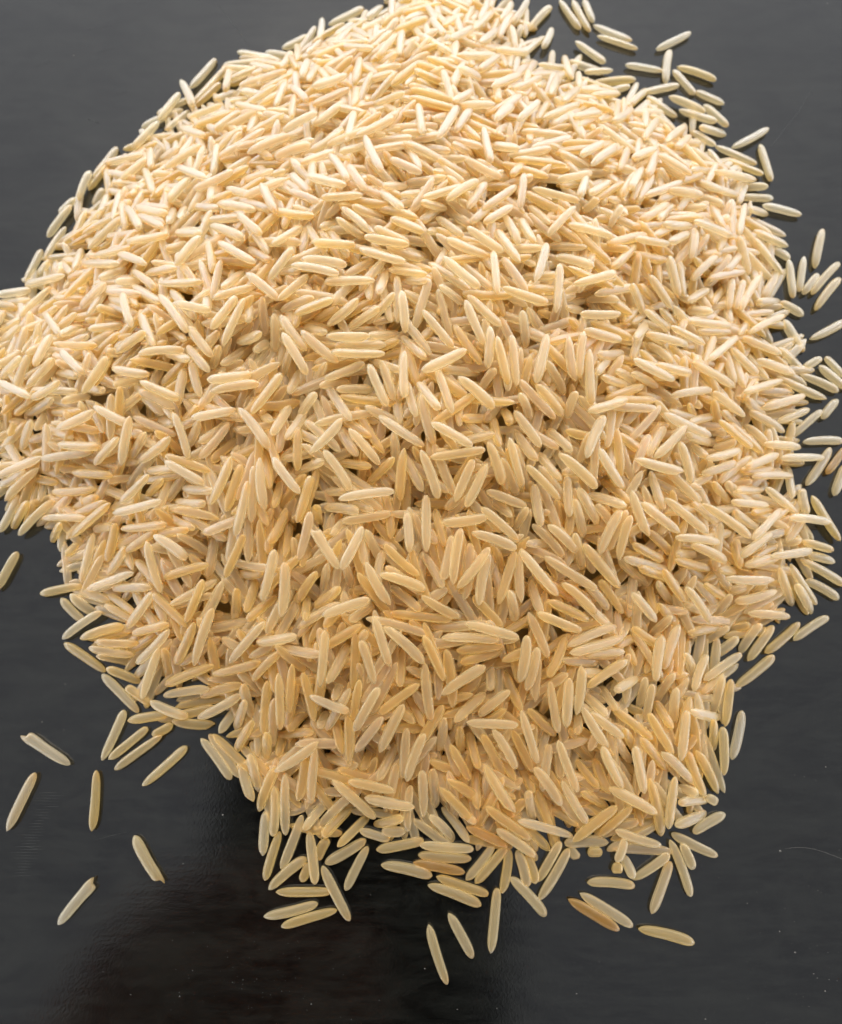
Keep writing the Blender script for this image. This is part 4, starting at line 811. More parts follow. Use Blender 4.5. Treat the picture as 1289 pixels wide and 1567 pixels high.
90 939 113 132 15 782,-575 591 49 -133 4 802,23 361 95 152 19 892,399 265 16 -172 19 821,-327 582 112 2 1 751,-182 767 130 110 -13 812
516 991 20 114 -2 690,328 629 83 -151 39 742,-123 1106 56 6 10 732,30 241 101 72 2 752,295 687 98 -89 -16 831,-445 678 63 -136 -31 763
-184 204 65 160 -23 821,-115 1015 101 58 -4 863,71 1020 98 -120 -1 771,-677 498 26 51 20 751,436 400 47 101 16 701,-126 1137 48 -168 8 801
-391 757 73 -63 -7 831,286 531 113 -170 42 751,-526 649 39 179 -15 790,-376 172 20 89 15 871,3 192 98 44 14 812,-195 254 81 -143 -9 763
-548 678 40 -80 11 802,-74 675 148 89 -23 891,-102 948 114 166 -23 811,-427 818 44 30 28 843,395 463 61 -149 3 793,109 508 131 66 7 761
-308 506 101 0 14 811,-209 474 100 48 20 861,534 778 24 -156 37 732,169 762 125 -52 -3 791,325 332 52 117 27 861,394 1049 29 142 13 753
424 248 8 -140 8 781,-394 632 89 -159 7 742,434 262 19 79 -4 671,321 159 18 39 -25 802,-673 591 19 -126 -21 792,103 811 114 -46 -11 752
526 743 13 32 -12 703,32 1230 63 -18 -3 811,134 861 98 44 -36 842,-265 517 100 31 20 841,-321 1223 6 -175 -2 831,338 328 60 -96 -8 781
409 1013 33 134 -49 772,-461 490 53 64 50 701,-100 628 143 20 21 732,224 534 125 -122 -28 822,367 142 17 -92 9 822,72 168 86 -170 20 701
-368 735 90 169 -5 770,-209 509 93 83 27 681,66 423 153 19 -4 751,-80 235 87 81 28 743,412 636 35 14 -20 781,-23 1013 119 -139 21 842
341 213 38 -13 8 833,-401 156 12 49 14 851,-111 68 75 -125 -34 761,82 896 113 42 2 731,-4 7 42 -134 -19 781,521 540 22 178 29 781
-387 729 72 -175 -19 780,-82 809 156 -8 -2 692,322 427 71 -6 10 761,-94 14 10 -21 12 731,290 127 23 -50 -34 812,-411 285 23 130 -8 642
273 18 13 -137 -14 792,-222 171 63 -177 -7 771,224 1135 45 72 -12 803,-134 731 149 -60 2 742,520 528 14 -77 2 772,548 365 15 38 -21 752
-120 768 140 8 1 821,164 474 119 -155 -4 742,-453 271 17 -14 16 713,155 609 116 -52 -29 771,377 201 34 -62 -19 731,435 269 26 33 -25 732
529 954 11 35 -1 822,283 488 100 -112 12 712,-523 920 6 -147 -2 871,-232 474 90 -25 -22 661,-568 630 49 -126 -6 712,430 292 39 96 13 771
-157 854 120 -82 4 782,-9 48 44 -102 -8 691,399 913 58 -15 -28 691,82 805 135 -11 -41 731,461 796 49 22 -38 752,265 50 20 62 -20 761
255 845 90 -76 7 882,218 794 120 162 -14 723,475 948 36 166 28 751,-345 1033 36 -3 -2 762,164 277 100 -26 -1 793,-8 1246 56 -77 26 792
-443 1070 5 -72 0 801,490 575 16 -159 7 812,-216 724 118 -45 -1 781,505 745 27 -76 0 792,-467 783 72 -133 -23 622,-245 1078 64 20 5 773
-568 532 31 73 33 802,-213 636 126 -65 11 791,69 1158 66 -38 -32 780,163 719 120 -97 -12 692,-191 1119 29 -29 23 772,-16 1328 30 -180 -17 721
-478 695 62 41 8 861,-495 372 25 148 -3 683,-15 938 130 -17 -16 800,-417 372 59 86 -12 812,-297 137 7 39 -5 801,220 150 54 -132 25 682
-9 964 137 6 -8 743,-268 1029 39 -100 25 731,-287 617 107 -134 -17 801,497 375 7 -74 4 840,-456 656 50 -68 20 691,-440 666 61 47 18 730
67 1388 8 -122 6 771,65 24 21 -47 -11 832,312 212 37 -173 53 710,510 424 33 -168 26 772,240 143 63 0 -24 813,48 817 114 27 -26 780
361 766 67 -9 -41 803,-241 1023 72 -35 -9 862,-264 212 45 116 7 741,419 769 65 -73 -4 681,329 148 23 63 -25 742,312 935 55 -161 32 692
189 845 109 -171 -10 822,400 302 39 179 29 772,-178 1145 51 15 -15 763,-73 496 123 -167 -36 741,-26 1319 13 12 4 742,296 803 106 142 -16 702
24 15 13 76 16 832,466 589 45 -122 25 802,-595 480 14 -137 -18 771,-16 1092 83 27 11 741,56 -25 6 150 3 803,56 5 14 29 -2 702
-477 824 39 -145 4 811,231 423 93 -3 -21 783,97 866 131 -144 6 811,297 910 92 117 -25 743,-147 853 129 136 -6 750,-11 240 101 70 15 761
326 507 73 -131 17 791,-156 746 149 -65 11 701,-119 743 115 37 -23 761,173 1155 32 -112 48 832,-393 343 38 24 17 782,-121 1214 42 -145 1 791
196 6 14 -108 -19 740,-403 1020 17 -50 27 712,17 1326 7 -49 -1 831,237 910 85 -104 6 773,38 182 71 -58 -40 792,116 916 116 143 14 892
-35 334 118 -99 -17 772,-55 581 121 -92 -12 781,72 724 144 -33 -24 742,217 768 138 137 -8 712,463 598 38 -69 -7 841,-294 1232 7 170 -5 831
-442 820 59 177 -12 691,-628 421 7 142 5 822,-268 666 105 37 -29 752,251 944 94 77 7 691,92 1302 6 -94 1 772,-202 1265 7 50 -6 723
-13 537 151 103 -6 712,-541 819 16 -100 -21 821,515 300 14 30 -24 732,-434 463 65 -128 -3 682,-542 908 17 91 -20 741,385 159 6 55 -1 832
-299 289 65 -96 -5 791,-18 322 101 140 -4 863,-208 1146 19 42 -29 781,435 927 27 -30 -23 851,-270 971 77 -168 6 762,315 403 87 48 2 742
-459 974 5 74 -3 771,-53 726 135 -1 7 812,318 722 110 -13 -29 763,-453 834 43 -65 21 741,252 159 44 -146 2 733,9 1358 20 39 -16 763
466 915 28 48 -40 792,499 592 9 -6 -10 802,-203 1064 70 29 19 722,302 649 95 151 35 761,-8 223 103 -27 10 842,-508 870 14 -17 4 762
442 872 51 21 0 772,490 869 44 -83 21 761,-11 304 114 -81 -32 710,-69 396 101 -117 15 792,-344 479 95 16 47 772,-246 793 100 86 -50 721
211 955 111 28 -14 863,93 319 105 -1 -24 802,247 1127 17 -158 22 813,477 846 19 14 -22 842,-177 271 77 79 38 862,81 331 125 -49 -2 851
429 1042 23 0 -35 791,351 420 67 -66 -16 811,-467 296 6 162 3 741,-303 989 76 92 -12 801,16 1209 72 101 -3 791,303 349 80 12 -15 884
-198 930 93 177 4 762,175 753 113 165 14 771,348 880 90 -115 19 712,-617 418 10 64 11 772,-526 580 75 158 1 793,37 1302 16 135 18 711
338 41 18 100 -16 701,-143 1124 74 -50 13 812,-534 367 20 -34 12 852,108 514 147 96 8 793,472 910 20 37 -27 842,-282 545 106 -8 46 843
-292 730 89 131 -25 781,-278 729 89 124 -25 701,-443 423 62 -123 -31 772,398 88 10 171 12 751,-138 1193 37 -155 -11 822,-60 1158 60 -10 35 772
-118 26 24 -177 -33 701,132 198 77 -143 -9 763,-34 1101 93 -13 12 822,-220 823 130 113 -8 741,255 -21 11 -76 -13 821,-437 444 40 -86 -31 771
-466 338 7 -5 7 762,374 279 47 -76 -5 793,235 102 26 -66 -26 833,-97 1321 7 4 -4 801,189 610 130 18 0 821,557 534 6 9 0 762
84 1149 83 -85 35 761,320 555 94 -150 -4 773,-151 105 39 -133 -41 841,-171 877 137 -87 22 771,335 684 92 -3 -45 781,136 1240 25 -131 37 792
-57 39 31 50 63 612,88 639 155 -59 -3 821,136 402 120 67 16 811,124 949 109 157 -24 731,-154 353 122 -105 0 822,-98 120 72 50 33 712
-228 102 30 142 24 771,-318 574 108 75 -7 852,180 353 93 103 36 803,-221 959 80 -165 -1 733,323 1041 50 125 -45 721,146 -81 6 -73 -1 721
-187 131 57 -147 -7 732,73 293 129 -77 -10 772,-219 1124 31 178 -16 742,-600 532 23 -60 17 791,6 247 90 -104 -12 711,197 97 62 -112 -3 752
-379 903 47 161 -2 781,390 417 73 163 42 693,48 240 108 -142 2 833,477 402 16 -156 14 711,-55 465 134 61 8 751,-1 677 138 -5 9 752
-120 145 66 -5 -21 721,-468 246 14 -165 -21 711,219 94 39 159 7 843,29 441 162 -63 -5 832,-41 845 132 -140 7 773,-245 327 72 134 -33 752
-389 164 6 -174 -3 721,-126 1074 49 1 27 801,-257 648 117 94 12 801,159 561 109 162 28 752,-336 385 76 117 -10 751,73 709 158 14 -10 742
-141 656 123 109 19 742,-60 348 117 -75 16 782,-445 281 23 178 -26 752,-65 25 21 100 34 752,210 969 77 75 -25 691,181 1187 8 -24 7 821
-384 406 55 -12 17 761,-317 717 93 47 13 812,363 164 28 -97 -3 892,126 140 70 -75 -10 762,598 632 6 43 -1 820,-510 304 8 -148 -6 843
414 1063 6 28 0 781,465 517 39 93 -1 752,-93 1013 83 28 9 752,349 1098 18 -85 25 751,-495 762 28 109 -12 831,-414 316 20 -141 -34 681
-235 161 22 -143 -38 702,107 766 142 -89 1 671,-262 1115 15 132 -21 771,349 1088 9 16 -9 782,85 263 91 -142 18 783,-530 283 6 -79 -2 743
455 956 25 6 -14 682,-77 -20 28 160 18 802,-235 423 95 73 21 851,409 1068 24 152 3 791,333 235 28 -121 -36 702,-343 145 8 -141 -7 821
528 728 6 -102 2 722,242 744 107 -140 -12 781,-244 1096 65 50 -15 892,310 938 72 -14 -20 710,2 850 119 -132 26 841,-335 211 41 -117 -22 751
-71 1246 12 19 -16 691,190 1085 45 -120 19 681,276 128 23 155 36 791,145 1196 15 -151 13 692,-107 58 45 16 12 762,-519 901 15 7 23 701
57 1069 94 18 -48 861,-52 838 146 148 16 741,-189 424 106 -143 -15 742,-374 396 77 180 -27 811,-506 726 42 87 12 802,-230 1076 42 -161 -26 761
-41 667 141 -32 19 793,174 111 42 -105 -21 822,-598 431 7 -84 -6 743,27 1018 101 -7 -42 752,117 875 106 -126 15 851,-396 239 34 -63 20 732
-115 1206 58 147 -24 881,-82 953 128 156 -32 701,397 786 79 -63 -12 771,-490 465 69 117 -5 731,-409 337 51 17 43 783,-45 322 96 122 -19 732
-272 319 103 -162 -16 753,103 1069 87 -56 -15 792,-376 455 80 95 -18 732,-510 420 24 129 -19 841,245 407 120 -98 -6 801,126 1075 90 -90 24 712
-198 176 74 147 -9 781,-85 913 133 -60 24 732,-337 815 65 110 -30 821,21 394 130 132 -1 751,-34 72 77 139 10 702,-564 525 45 -6 19 821
173 928 122 15 -6 751,-508 475 65 132 22 752,-432 567 77 -161 -41 762,-503 684 37 -15 20 831,382 950 72 -144 9 782,-109 233 97 62 6 711
356 779 107 -53 -15 682,-149 306 88 -87 -29 801,-568 456 19 -27 5 771,185 791 113 -36 -20 762,355 529 82 141 -6 831,394 1062 27 -33 -8 752
-238 1087 76 -100 13 721,-187 71 33 3 -3 773,28 366 114 95 12 772,132 25 22 -117 -11 692,207 1258 11 55 -13 811,185 369 118 -51 -22 721
210 944 80 0 -7 703,-364 469 84 91 19 792,563 627 14 140 7 762,-378 733 100 169 4 801,521 918 6 -29 -2 791,79 235 106 -149 29 782
518 424 16 -65 -24 731,175 279 79 107 -14 822,-82 357 100 -10 -23 731,432 895 45 36 -25 732,-14 112 73 66 33 752,-17 1257 59 -155 1 682
-592 542 42 -143 -16 750,-48 713 139 -41 -22 782,257 882 81 -83 -15 852,-383 284 58 -67 -8 833,-346 869 55 -109 20 831,244 -74 6 -156 2 752
266 406 92 -137 -16 743,373 132 14 74 10 782,-242 1079 50 37 -3 772,283 955 82 -139 15 733,-269 661 137 172 -10 772,-485 1016 11 -70 13 742
-59 103 94 55 14 713,366 840 69 -140 16 761,-33 170 81 -49 -33 763,-95 965 109 42 18 741,-26 1314 25 -110 22 792,-472 1011 15 -76 20 781
-309 646 121 145 -11 732,-103 450 119 175 -36 752,-444 503 70 -25 8 780,-415 1001 25 -99 -16 772,118 63 35 41 21 752,556 246 5 107 2 822
-382 832 78 56 -7 851,213 940 104 -44 -2 872,-62 1279 22 90 10 771,-471 346 17 95 6 882,-427 1011 18 -84 11 791,310 140 16 -61 -2 713
304 828 100 4 17 842,287 481 111 -112 6 692,-303 394 71 -144 -25 781,-31 1178 71 25 -22 721,-708 549 9 116 -9 741,511 771 33 -131 13 802
191 23 12 -124 -13 842,69 1272 42 68 -29 761,276 404 83 105 6 762,-583 566 49 41 17 780,-304 309 60 95 32 732,438 841 59 30 -6 822
382 33 14 96 14 722,218 827 104 -5 -22 741,173 1217 23 74 -10 781,99 980 115 -30 3 822,456 393 34 16 7 862,-113 964 90 152 -6 781
364 287 43 -3 -25 872,-57 1228 41 -114 24 751,260 745 118 8 -4 731,482 773 35 106 27 662,-265 751 97 127 -27 670,-513 975 8 -103 10 722
-10 643 148 -64 14 772,288 1144 27 30 -17 760,-613 536 49 -137 -5 802,-593 530 48 -143 -2 722,-691 434 8 171 -9 683,353 562 95 -32 -30 852
188 116 55 -155 -2 762,267 5 19 124 10 770,-215 741 115 -98 -50 801,198 582 126 88 -1 662,30 760 134 169 -4 751,381 -30 6 -110 1 822
-46 1113 81 87 4 701,-5 195 79 119 17 771,-124 874 121 153 -31 752,30 456 128 -115 -21 832,-177 983 64 136 -33 852,-40 765 126 32 10 803
44 140 82 -16 -13 751,-86 932 118 -165 -3 812,-533 858 35 14 20 811,152 1020 67 -140 21 811,-123 269 97 -108 -21 741,410 1113 6 -128 3 843
-37 1292 21 -62 25 752,-59 936 111 -18 16 732,-64 1186 46 111 -10 731,-481 784 66 51 18 791,-573 708 13 -149 -16 841,128 576 158 115 15 693
-690 605 7 -147 -2 741,147 516 150 -104 -13 762,-651 713 8 164 -10 712,-328 736 93 78 -5 851,302 364 80 178 -4 792,17 -94 6 -34 -4 731
235 444 88 -172 34 801,157 250 103 126 14 772,-300 362 95 -75 -6 751,-600 500 27 171 0 821,287 163 36 -74 23 802,293 737 102 -7 -36 721
283 1172 21 -96 24 731,141 1088 77 160 -16 831,-573 852 20 -157 -17 782,60 118 44 -111 -37 841,102 284 105 -160 -11 871,-29 563 138 11 7 782
-169 791 143 39 22 711,259 975 60 74 -25 801,-295 573 109 51 43 731,-641 718 6 123 0 781,225 134 51 -118 -4 701,-435 905 16 146 -25 711
235 406 98 -50 -19 751,-144 446 123 -82 22 711,-86 231 98 86 13 762,-307 473 105 -81 -7 722,-325 595 108 -83 -33 742,479 814 59 -28 -32 781
-62 447 110 -144 -18 761,225 469 117 138 10 803,61 905 126 134 31 731,138 776 118 -126 40 702,64 1050 107 -13 -10 761,-221 364 100 78 -7 792
-366 198 27 177 -2 772,320 149 27 49 -2 782,-36 753 128 149 21 771,-504 608 78 35 2 801,-8 703 146 142 -31 742,-197 1050 60 19 -19 752
247 907 90 -171 13 813,472 707 14 65 -11 723,-57 588 127 -41 -13 742,314 1046 64 -124 38 791,-570 770 20 -111 13 731,494 941 15 -76 9 761
303 192 16 157 26 710,132 1258 9 58 -9 791,240 116 55 -177 48 691,383 981 42 -44 29 761,-438 643 55 -43 34 742,494 795 17 140 12 771
-544 456 29 -7 46 821,27 1078 115 175 21 732,43 1055 121 100 -2 771,225 21 25 135 37 842,57 92 62 40 -5 742,121 447 128 -170 12 821
-708 644 6 -9 -3 791,-549 698 47 5 -8 733,567 294 6 -69 0 741,-338 349 72 -176 3 801,301 330 86 -172 -17 722,-162 1113 59 5 -12 892
177 839 95 -19 7 821,-163 898 127 174 -14 761,-94 459 124 -86 -20 811,-195 1160 34 62 16 731,-496 883 33 11 6 761,162 450 128 73 12 843
-648 642 26 -97 12 891,194 803 123 150 -35 752,412 549 80 -98 -4 843,3 1287 42 -128 29 760,-30 393 117 147 1 742,470 937 39 163 14 691
-390 993 24 -124 10 711,-133 564 134 11 -3 772,-123 870 109 44 22 763,-424 424 50 36 42 741,-330 983 72 39 18 801,478 1031 13 -111 18 661
-254 484 90 10 -9 751,300 -113 6 177 1 873,58 1362 17 37 -19 732,-478 268 9 -10 10 761,-274 1103 39 15 -4 771,400 707 52 -169 39 781
-237 811 107 34 -2 761,519 224 7 -141 5 832,31 1066 100 51 -10 761,516 553 7 -56 2 803,346 603 78 153 9 771,-51 977 96 87 -28 741
373 91 7 85 5 761,-75 522 117 113 -14 830,-326 740 115 -3 23 832,80 492 127 66 -19 881,-142 69 44 74 19 822,-215 307 68 69 30 811
126 -77 6 -53 0 781,-30 508 126 -175 -13 741,531 612 17 115 -14 831,384 864 75 -12 -4 732,561 825 18 126 15 851,95 364 91 74 22 851
317 1103 22 53 -29 763,207 1188 19 53 -17 762,-97 775 125 -47 6 731,-17 586 130 -5 10 712,-264 486 105 72 18 801,-2 1163 87 -173 -22 722
-312 1064 40 -130 2 781,-257 224 64 -46 -4 731,-387 1098 6 32 0 871,-273 1179 6 -154 0 891,-177 1036 64 -34 33 753,523 378 17 165 17 791
560 851 13 -155 18 811,-22 203 90 0 13 742,412 583 55 -51 -21 811,393 370 33 121 31 802,425 197 17 2 -21 893,485 1101 5 -98 0 771
5 -19 27 -96 -26 763,363 951 62 -133 35 772,-405 985 44 31 10 751,-25 801 136 146 11 823,-181 634 135 -92 19 722,24 134 64 25 11 741
-704 608 19 57 23 792,-432 795 67 -156 -10 802,-17 1249 30 147 -15 741,207 890 106 175 5 871,42 1111 109 -22 -11 732,-163 797 140 -14 -19 711
-468 701 55 -9 42 792,100 1140 60 115 14 712,-69 891 126 107 12 791,132 551 138 87 16 702,189 631 110 85 21 881,131 1116 67 37 8 823
-20 900 126 -84 20 732,-71 1115 66 -162 9 792,103 16 39 -123 -21 811,2 818 160 59 4 663,123 569 128 -139 -14 791,310 1069 30 -38 8 782
494 475 37 143 13 752,-9 1090 109 62 -24 841,309 834 82 -26 -37 810,134 -102 6 -47 -4 671,-53 118 61 155 35 861,239 1144 27 117 -7 791
375 338 51 137 -8 731,92 226 110 -82 -25 891,290 417 106 -74 -9 771,153 879 107 -87 19 722,465 732 38 -97 22 681,-255 377 91 49 4 721
303 1215 6 158 4 710,320 803 92 80 -5 842,589 819 6 78 -2 773,-311 378 86 -30 -15 761,-287 187 34 -4 -5 742,-199 152 58 -130 -25 802
-319 654 131 101 -21 751,169 289 95 11 -46 753,-344 696 98 -18 37 802,-180 623 129 26 10 762,-79 421 102 -66 -18 851,-506 408 20 -90 23 891
489 707 24 5 -9 771,-174 688 124 29 14 781,-316 94 8 18 7 701,399 1094 26 -160 19 741,329 130 12 131 -11 843,-588 784 20 -50 30 721
-78 842 123 -37 29 761,197 936 104 -55 9 742,-248 393 107 -32 -4 891,-13 1041 89 -27 27 761,462 594 27 95 3 722,7 168 91 151 50 792
24 663 152 176 -4 821,-350 1187 9 -91 11 772,-101 1036 68 173 -19 781,375 331 34 47 -26 751,-478 851 50 168 -20 803,-651 595 10 -123 -11 803
-503 918 22 39 -14 833,311 0 7 78 4 802,205 1046 82 -111 23 802,-469 635 66 56 -7 752,17 981 104 -120 -3 811,-548 389 13 107 8 671
386 403 55 117 17 711,279 321 86 50 28 712,-302 840 89 151 -23 771,320 1082 37 70 -34 762,-302 227 51 89 1 792,-25 969 126 22 14 781
-1 1374 8 70 8 691,16 1391 8 89 -8 741,-243 824 118 -106 21 822,295 876 84 59 -18 852,255 872 95 34 -29 851,-86 303 89 18 26 763
-515 673 62 -173 -12 812,-486 390 16 33 20 802,251 631 104 23 -10 771,-161 621 122 153 -15 782,-62 923 113 156 -27 852,-453 342 20 -110 -29 792
-278 880 75 -73 13 791,85 -16 6 85 -3 772,-383 966 30 -24 34 643,-333 66 6 12 4 842,-479 723 69 -179 -1 770,-592 761 7 -68 5 761
-39 -25 12 137 15 792,96 1149 74 58 -18 843,-56 158 106 -81 -27 811,90 -35 23 89 43 673,391 243 20 20 -9 762,-121 -24 15 -24 20 781
-618 465 12 144 -15 792,198 905 103 -13 25 842,231 1188 18 27 -24 803,-18 1387 12 43 -3 691,-443 831 47 -146 -12 801,-98 1263 18 102 8 733
-205 1177 40 -58 24 771,-41 856 125 -76 -7 821,-534 445 55 63 30 822,-554 365 16 35 22 823,282 689 118 -43 -12 751,197 466 108 124 35 782
19 604 138 -126 31 892,-9 1265 27 119 -41 791,-159 1177 44 161 7 741,-100 129 60 68 23 702,-337 707 106 163 -19 872,-73 43 59 -39 -15 840
-107 725 127 163 7 791,479 860 36 -85 -4 792,50 548 131 59 12 761,89 451 126 -29 -17 831,31 1291 43 99 -3 883,-321 614 108 -139 8 872
43 953 103 -120 11 761,525 836 19 -12 -26 752,-49 637 156 102 -10 781,364 697 59 -19 -15 793,293 711 112 -144 13 823,250 175 38 65 16 722
-238 774 114 98 3 832,333 -31 9 -93 -7 701,-143 799 150 67 19 751,147 1203 26 -123 39 761,34 613 159 105 12 801,-31 1050 106 177 -34 692
92 -85 6 61 1 683,-419 902 33 -125 7 822,310 836 105 105 -33 693,462 916 38 108 16 830,234 111 43 -115 -9 711,-110 493 118 87 -7 701
100 254 99 -75 7 763,-17 848 125 -129 17 782,49 100 44 -38 -49 761,110 812 126 -26 -18 762,-503 892 27 -93 -11 832,-128 1242 20 123 -33 732
52 653 149 78 9 831,-347 407 61 -53 -27 802,-670 473 16 29 8 751,9 174 82 171 5 701,-560 704 38 16 18 801,-354 159 12 43 14 851
383 207 21 -83 -19 802,36 1209 54 81 -12 702,384 567 73 169 28 751,128 -20 8 -161 9 661,-261 507 92 -120 12 801,214 33 20 -41 -34 711
-391 255 28 -130 -17 833,139 1024 83 -119 5 752,58 1265 59 53 -21 712,509 781 42 -129 20 721,-465 685 67 -162 -27 772,247 503 121 -97 -12 731
-85 103 58 50 44 732,354 1032 43 37 -12 761,141 390 122 113 38 841,486 769 21 -100 -21 762,-368 956 26 -151 -42 801,174 700 112 -39 18 752
-290 932 64 -154 -24 810,57 355 137 -136 -15 701,2 662 139 154 -21 742,-601 813 8 -1 8 801,-2 -15 7 -53 -5 752,450 934 20 158 22 741
177 147 73 38 -1 712,-589 711 38 -152 -14 672,8 631 134 -109 -7 852,365 294 72 72 15 792,202 558 134 93 5 771,170 777 115 -42 -22 781
-129 1271 17 154 -23 811,-136 1232 43 159 -21 811,441 715 48 -65 13 771,-457 257 12 165 -13 722,67 364 110 -164 -7 752,187 1105 49 -140 31 762
416 829 86 -168 5 792,-324 843 62 -68 15 821,-315 915 67 -23 39 721,108 712 139 132 -9 711,-404 588 92 26 0 701,180 734 125 -124 23 711
328 1135 24 -155 22 742,186 407 105 44 -11 731,296 -15 7 -40 -3 782,308 675 95 -83 0 711,373 959 39 -84 -19 752,271 1166 14 -141 19 762
-133 168 75 28 35 871,391 1144 9 -130 12 692,-54 1344 17 90 -17 793,371 325 53 -71 -19 853,-132 822 120 137 24 871,423 554 65 133 12 771
-165 1168 19 75 -30 763,-248 755 139 126 -11 771,58 291 104 -46 -1 621,132 1216 21 -117 36 721,196 -47 13 -80 -15 801,-89 355 129 -35 3 871
400 458 52 121 18 831,156 910 112 -72 -2 752,-379 1036 22 -161 4 712,324 1010 41 177 17 801,276 541 116 -125 -2 752,-141 128 59 -3 21 791
-282 331 89 -147 -21 830,-493 988 9 70 -10 801,326 509 92 87 2 782,230 566 113 33 -13 871,-34 520 141 -103 11 641,-159 1121 74 118 -15 782
-226 1237 18 97 -25 802,-637 647 18 -28 29 683,397 986 43 30 -46 741,-133 588 131 -6 -18 711,169 174 55 97 36 670,515 880 26 -160 16 772
-12 316 110 47 -5 791,57 565 153 153 1 712,434 668 55 20 -17 853,492 701 33 -95 19 761,246 1012 80 35 -4 671,34 496 148 -99 29 791
-143 496 114 38 26 773,103 1051 75 22 -20 781,464 634 17 -163 22 831,493 955 36 62 -15 721,201 -41 10 50 11 842,190 830 126 -38 4 792
-488 764 38 -26 21 751,432 583 47 99 -15 791,-175 1164 32 120 -18 771,-223 611 104 -54 -17 832,59 681 144 -68 -27 891,375 459 72 -99 3 752
78 1120 62 30 -24 783,-544 750 36 106 -22 833,-95 16 37 -56 -21 781,-453 626 83 42 23 712,-253 475 100 59 41 771,317 667 81 19 -13 742
-76 724 155 -15 6 812,-508 432 22 -139 -13 861,26 253 108 -105 10 681,-478 445 48 76 49 822,-286 751 119 -50 5 683,-432 252 8 30 8 731
519 863 17 91 -23 752,-579 552 60 56 7 821,-458 294 8 -108 -7 781,345 103 11 24 -12 782,6 1085 107 16 28 751,-26 578 125 -65 14 892
521 262 13 72 15 891,228 183 70 -169 14 762,357 499 71 -2 -39 783,-53 454 140 78 13 833,15 1029 91 -176 -31 750,541 656 14 152 17 812
-610 720 10 -157 -12 842,276 707 130 137 4 782,529 677 20 49 -28 851,-252 249 56 -145 -9 752,121 132 60 7 16 842,-75 262 114 91 8 751
-91 1272 28 -91 27 811,-28 79 69 122 27 812,211 546 121 -90 -22 781,424 1005 25 -53 6 731,36 786 133 -161 9 691,-137 279 91 -79 -14 751
-101 93 63 -138 -28 830,56 1115 75 -30 6 860,420 235 20 25 -18 771,-37 134 89 -95 -3 822,-630 628 23 -24 19 793,430 814 75 59 -2 803
-521 414 28 71 13 771,288 1012 72 9 -19 792,481 385 10 -103 10 771,-238 693 138 -123 5 742,-348 516 91 -13 29 761,131 413 107 140 29 761
-207 241 90 -112 -44 731,241 77 29 123 -16 751,535 804 17 90 1 791,-482 362 8 111 6 802,309 803 99 147 -4 812,-230 178 49 106 13 801
-310 668 93 93 -29 782,-422 900 44 127 -27 821,-31 172 117 -13 -10 881,-87 799 123 37 22 801,-210 309 103 -89 13 722,48 779 130 54 -28 801
-379 324 63 -122 -31 762,-539 428 18 42 28 741,477 500 40 -12 -49 801,-132 1081 74 -89 30 851,-11 1112 77 -161 -37 802,-259 301 81 150 -5 772
-292 282 56 35 22 762,-484 691 47 -15 28 820,122 907 104 -174 4 891,-146 804 120 23 46 682,-525 974 12 -26 16 821,-173 762 140 82 -13 813
14 156 66 154 30 742,-149 936 111 63 -7 792,-390 471 91 -27 6 763,-105 854 140 87 -5 751,-234 146 54 123 25 792,-73 1036 89 4 4 772
-131 1047 66 19 10 762,-338 881 91 97 -20 721,404 213 25 175 37 741,393 656 55 96 -20 731,360 772 86 66 13 831,9 1011 123 5 -9 814
-222 694 120 52 -22 742,-84 45 56 -125 -21 772,-8 1197 54 -90 8 833,294 362 100 -121 -11 801,485 714 17 -65 -1 831,360 806 103 -161 19 751
272 194 31 29 13 822,1 757 138 113 15 792,-294 722 99 61 -11 813,-35 106 84 173 6 812,103 158 86 -63 -45 753,-765 666 6 41 0 761
-307 857 75 -130 -13 752,-215 1170 14 20 -8 680,498 726 34 102 8 701,192 780 119 -160 23 772,-67 -38 17 148 17 752,-160 354 104 62 8 641
103 971 89 -62 -4 871,73 254 113 60 9 892,408 1049 12 154 15 762,101 1116 73 41 4 741,-422 635 75 -24 16 782,-91 436 133 -50 23 751
-669 533 32 179 -21 771,3 392 123 -55 -52 832,262 858 91 -165 24 731,273 597 113 -101 -3 732,-100 990 83 -162 9 842,-376 1095 7 -64 1 792
-19 561 117 -174 13 752,509 392 14 38 -18 761,-151 1178 17 74 -24 813,475 480 33 -154 25 762,-340 483 83 -97 -4 782,247 359 84 113 13 782
-441 363 47 170 -48 811,-104 418 125 16 14 761,-135 189 89 63 -3 772,-92 868 135 -46 26 681,-258 723 114 -174 6 772,-69 753 139 103 8 811
401 350 58 -66 -6 701,301 36 26 82 -22 761,-177 -28 17 -37 -5 813,-689 519 21 13 35 711,54 337 102 49 8 832,140 1314 6 178 2 762
-510 552 82 66 25 813,203 978 105 -176 12 831,-206 853 94 74 -27 853,-178 843 130 88 -20 761,129 832 100 -73 8 691,242 1028 86 -134 18 831
-389 645 86 178 -19 850,271 855 102 105 -15 730,-216 -43 6 -72 0 741,392 494 76 2 -38 781,-617 596 48 49 29 842,453 998 16 -37 -23 751
-124 -38 12 -6 13 841,-173 -7 18 39 31 711,-122 17 10 -103 -13 812,505 864 32 70 15 763,358 -43 6 -40 -2 771,-431 468 76 158 -33 683
219 775 127 104 16 723,361 375 80 -26 -11 800,405 410 44 48 20 722,258 309 81 85 32 893,-747 640 11 -72 7 732,-140 11 22 124 33 781
452 496 49 -58 -49 822,148 717 133 -113 -22 751,194 1099 63 -108 36 781,-333 324 63 -30 13 663,25 228 81 147 32 872,152 675 127 -71 14 802
416 941 24 75 -27 811,68 875 117 18 -5 821,-198 -39 6 -39 5 753,-101 902 125 -139 19 702,96 937 100 -10 15 721,-156 55 14 51 20 713
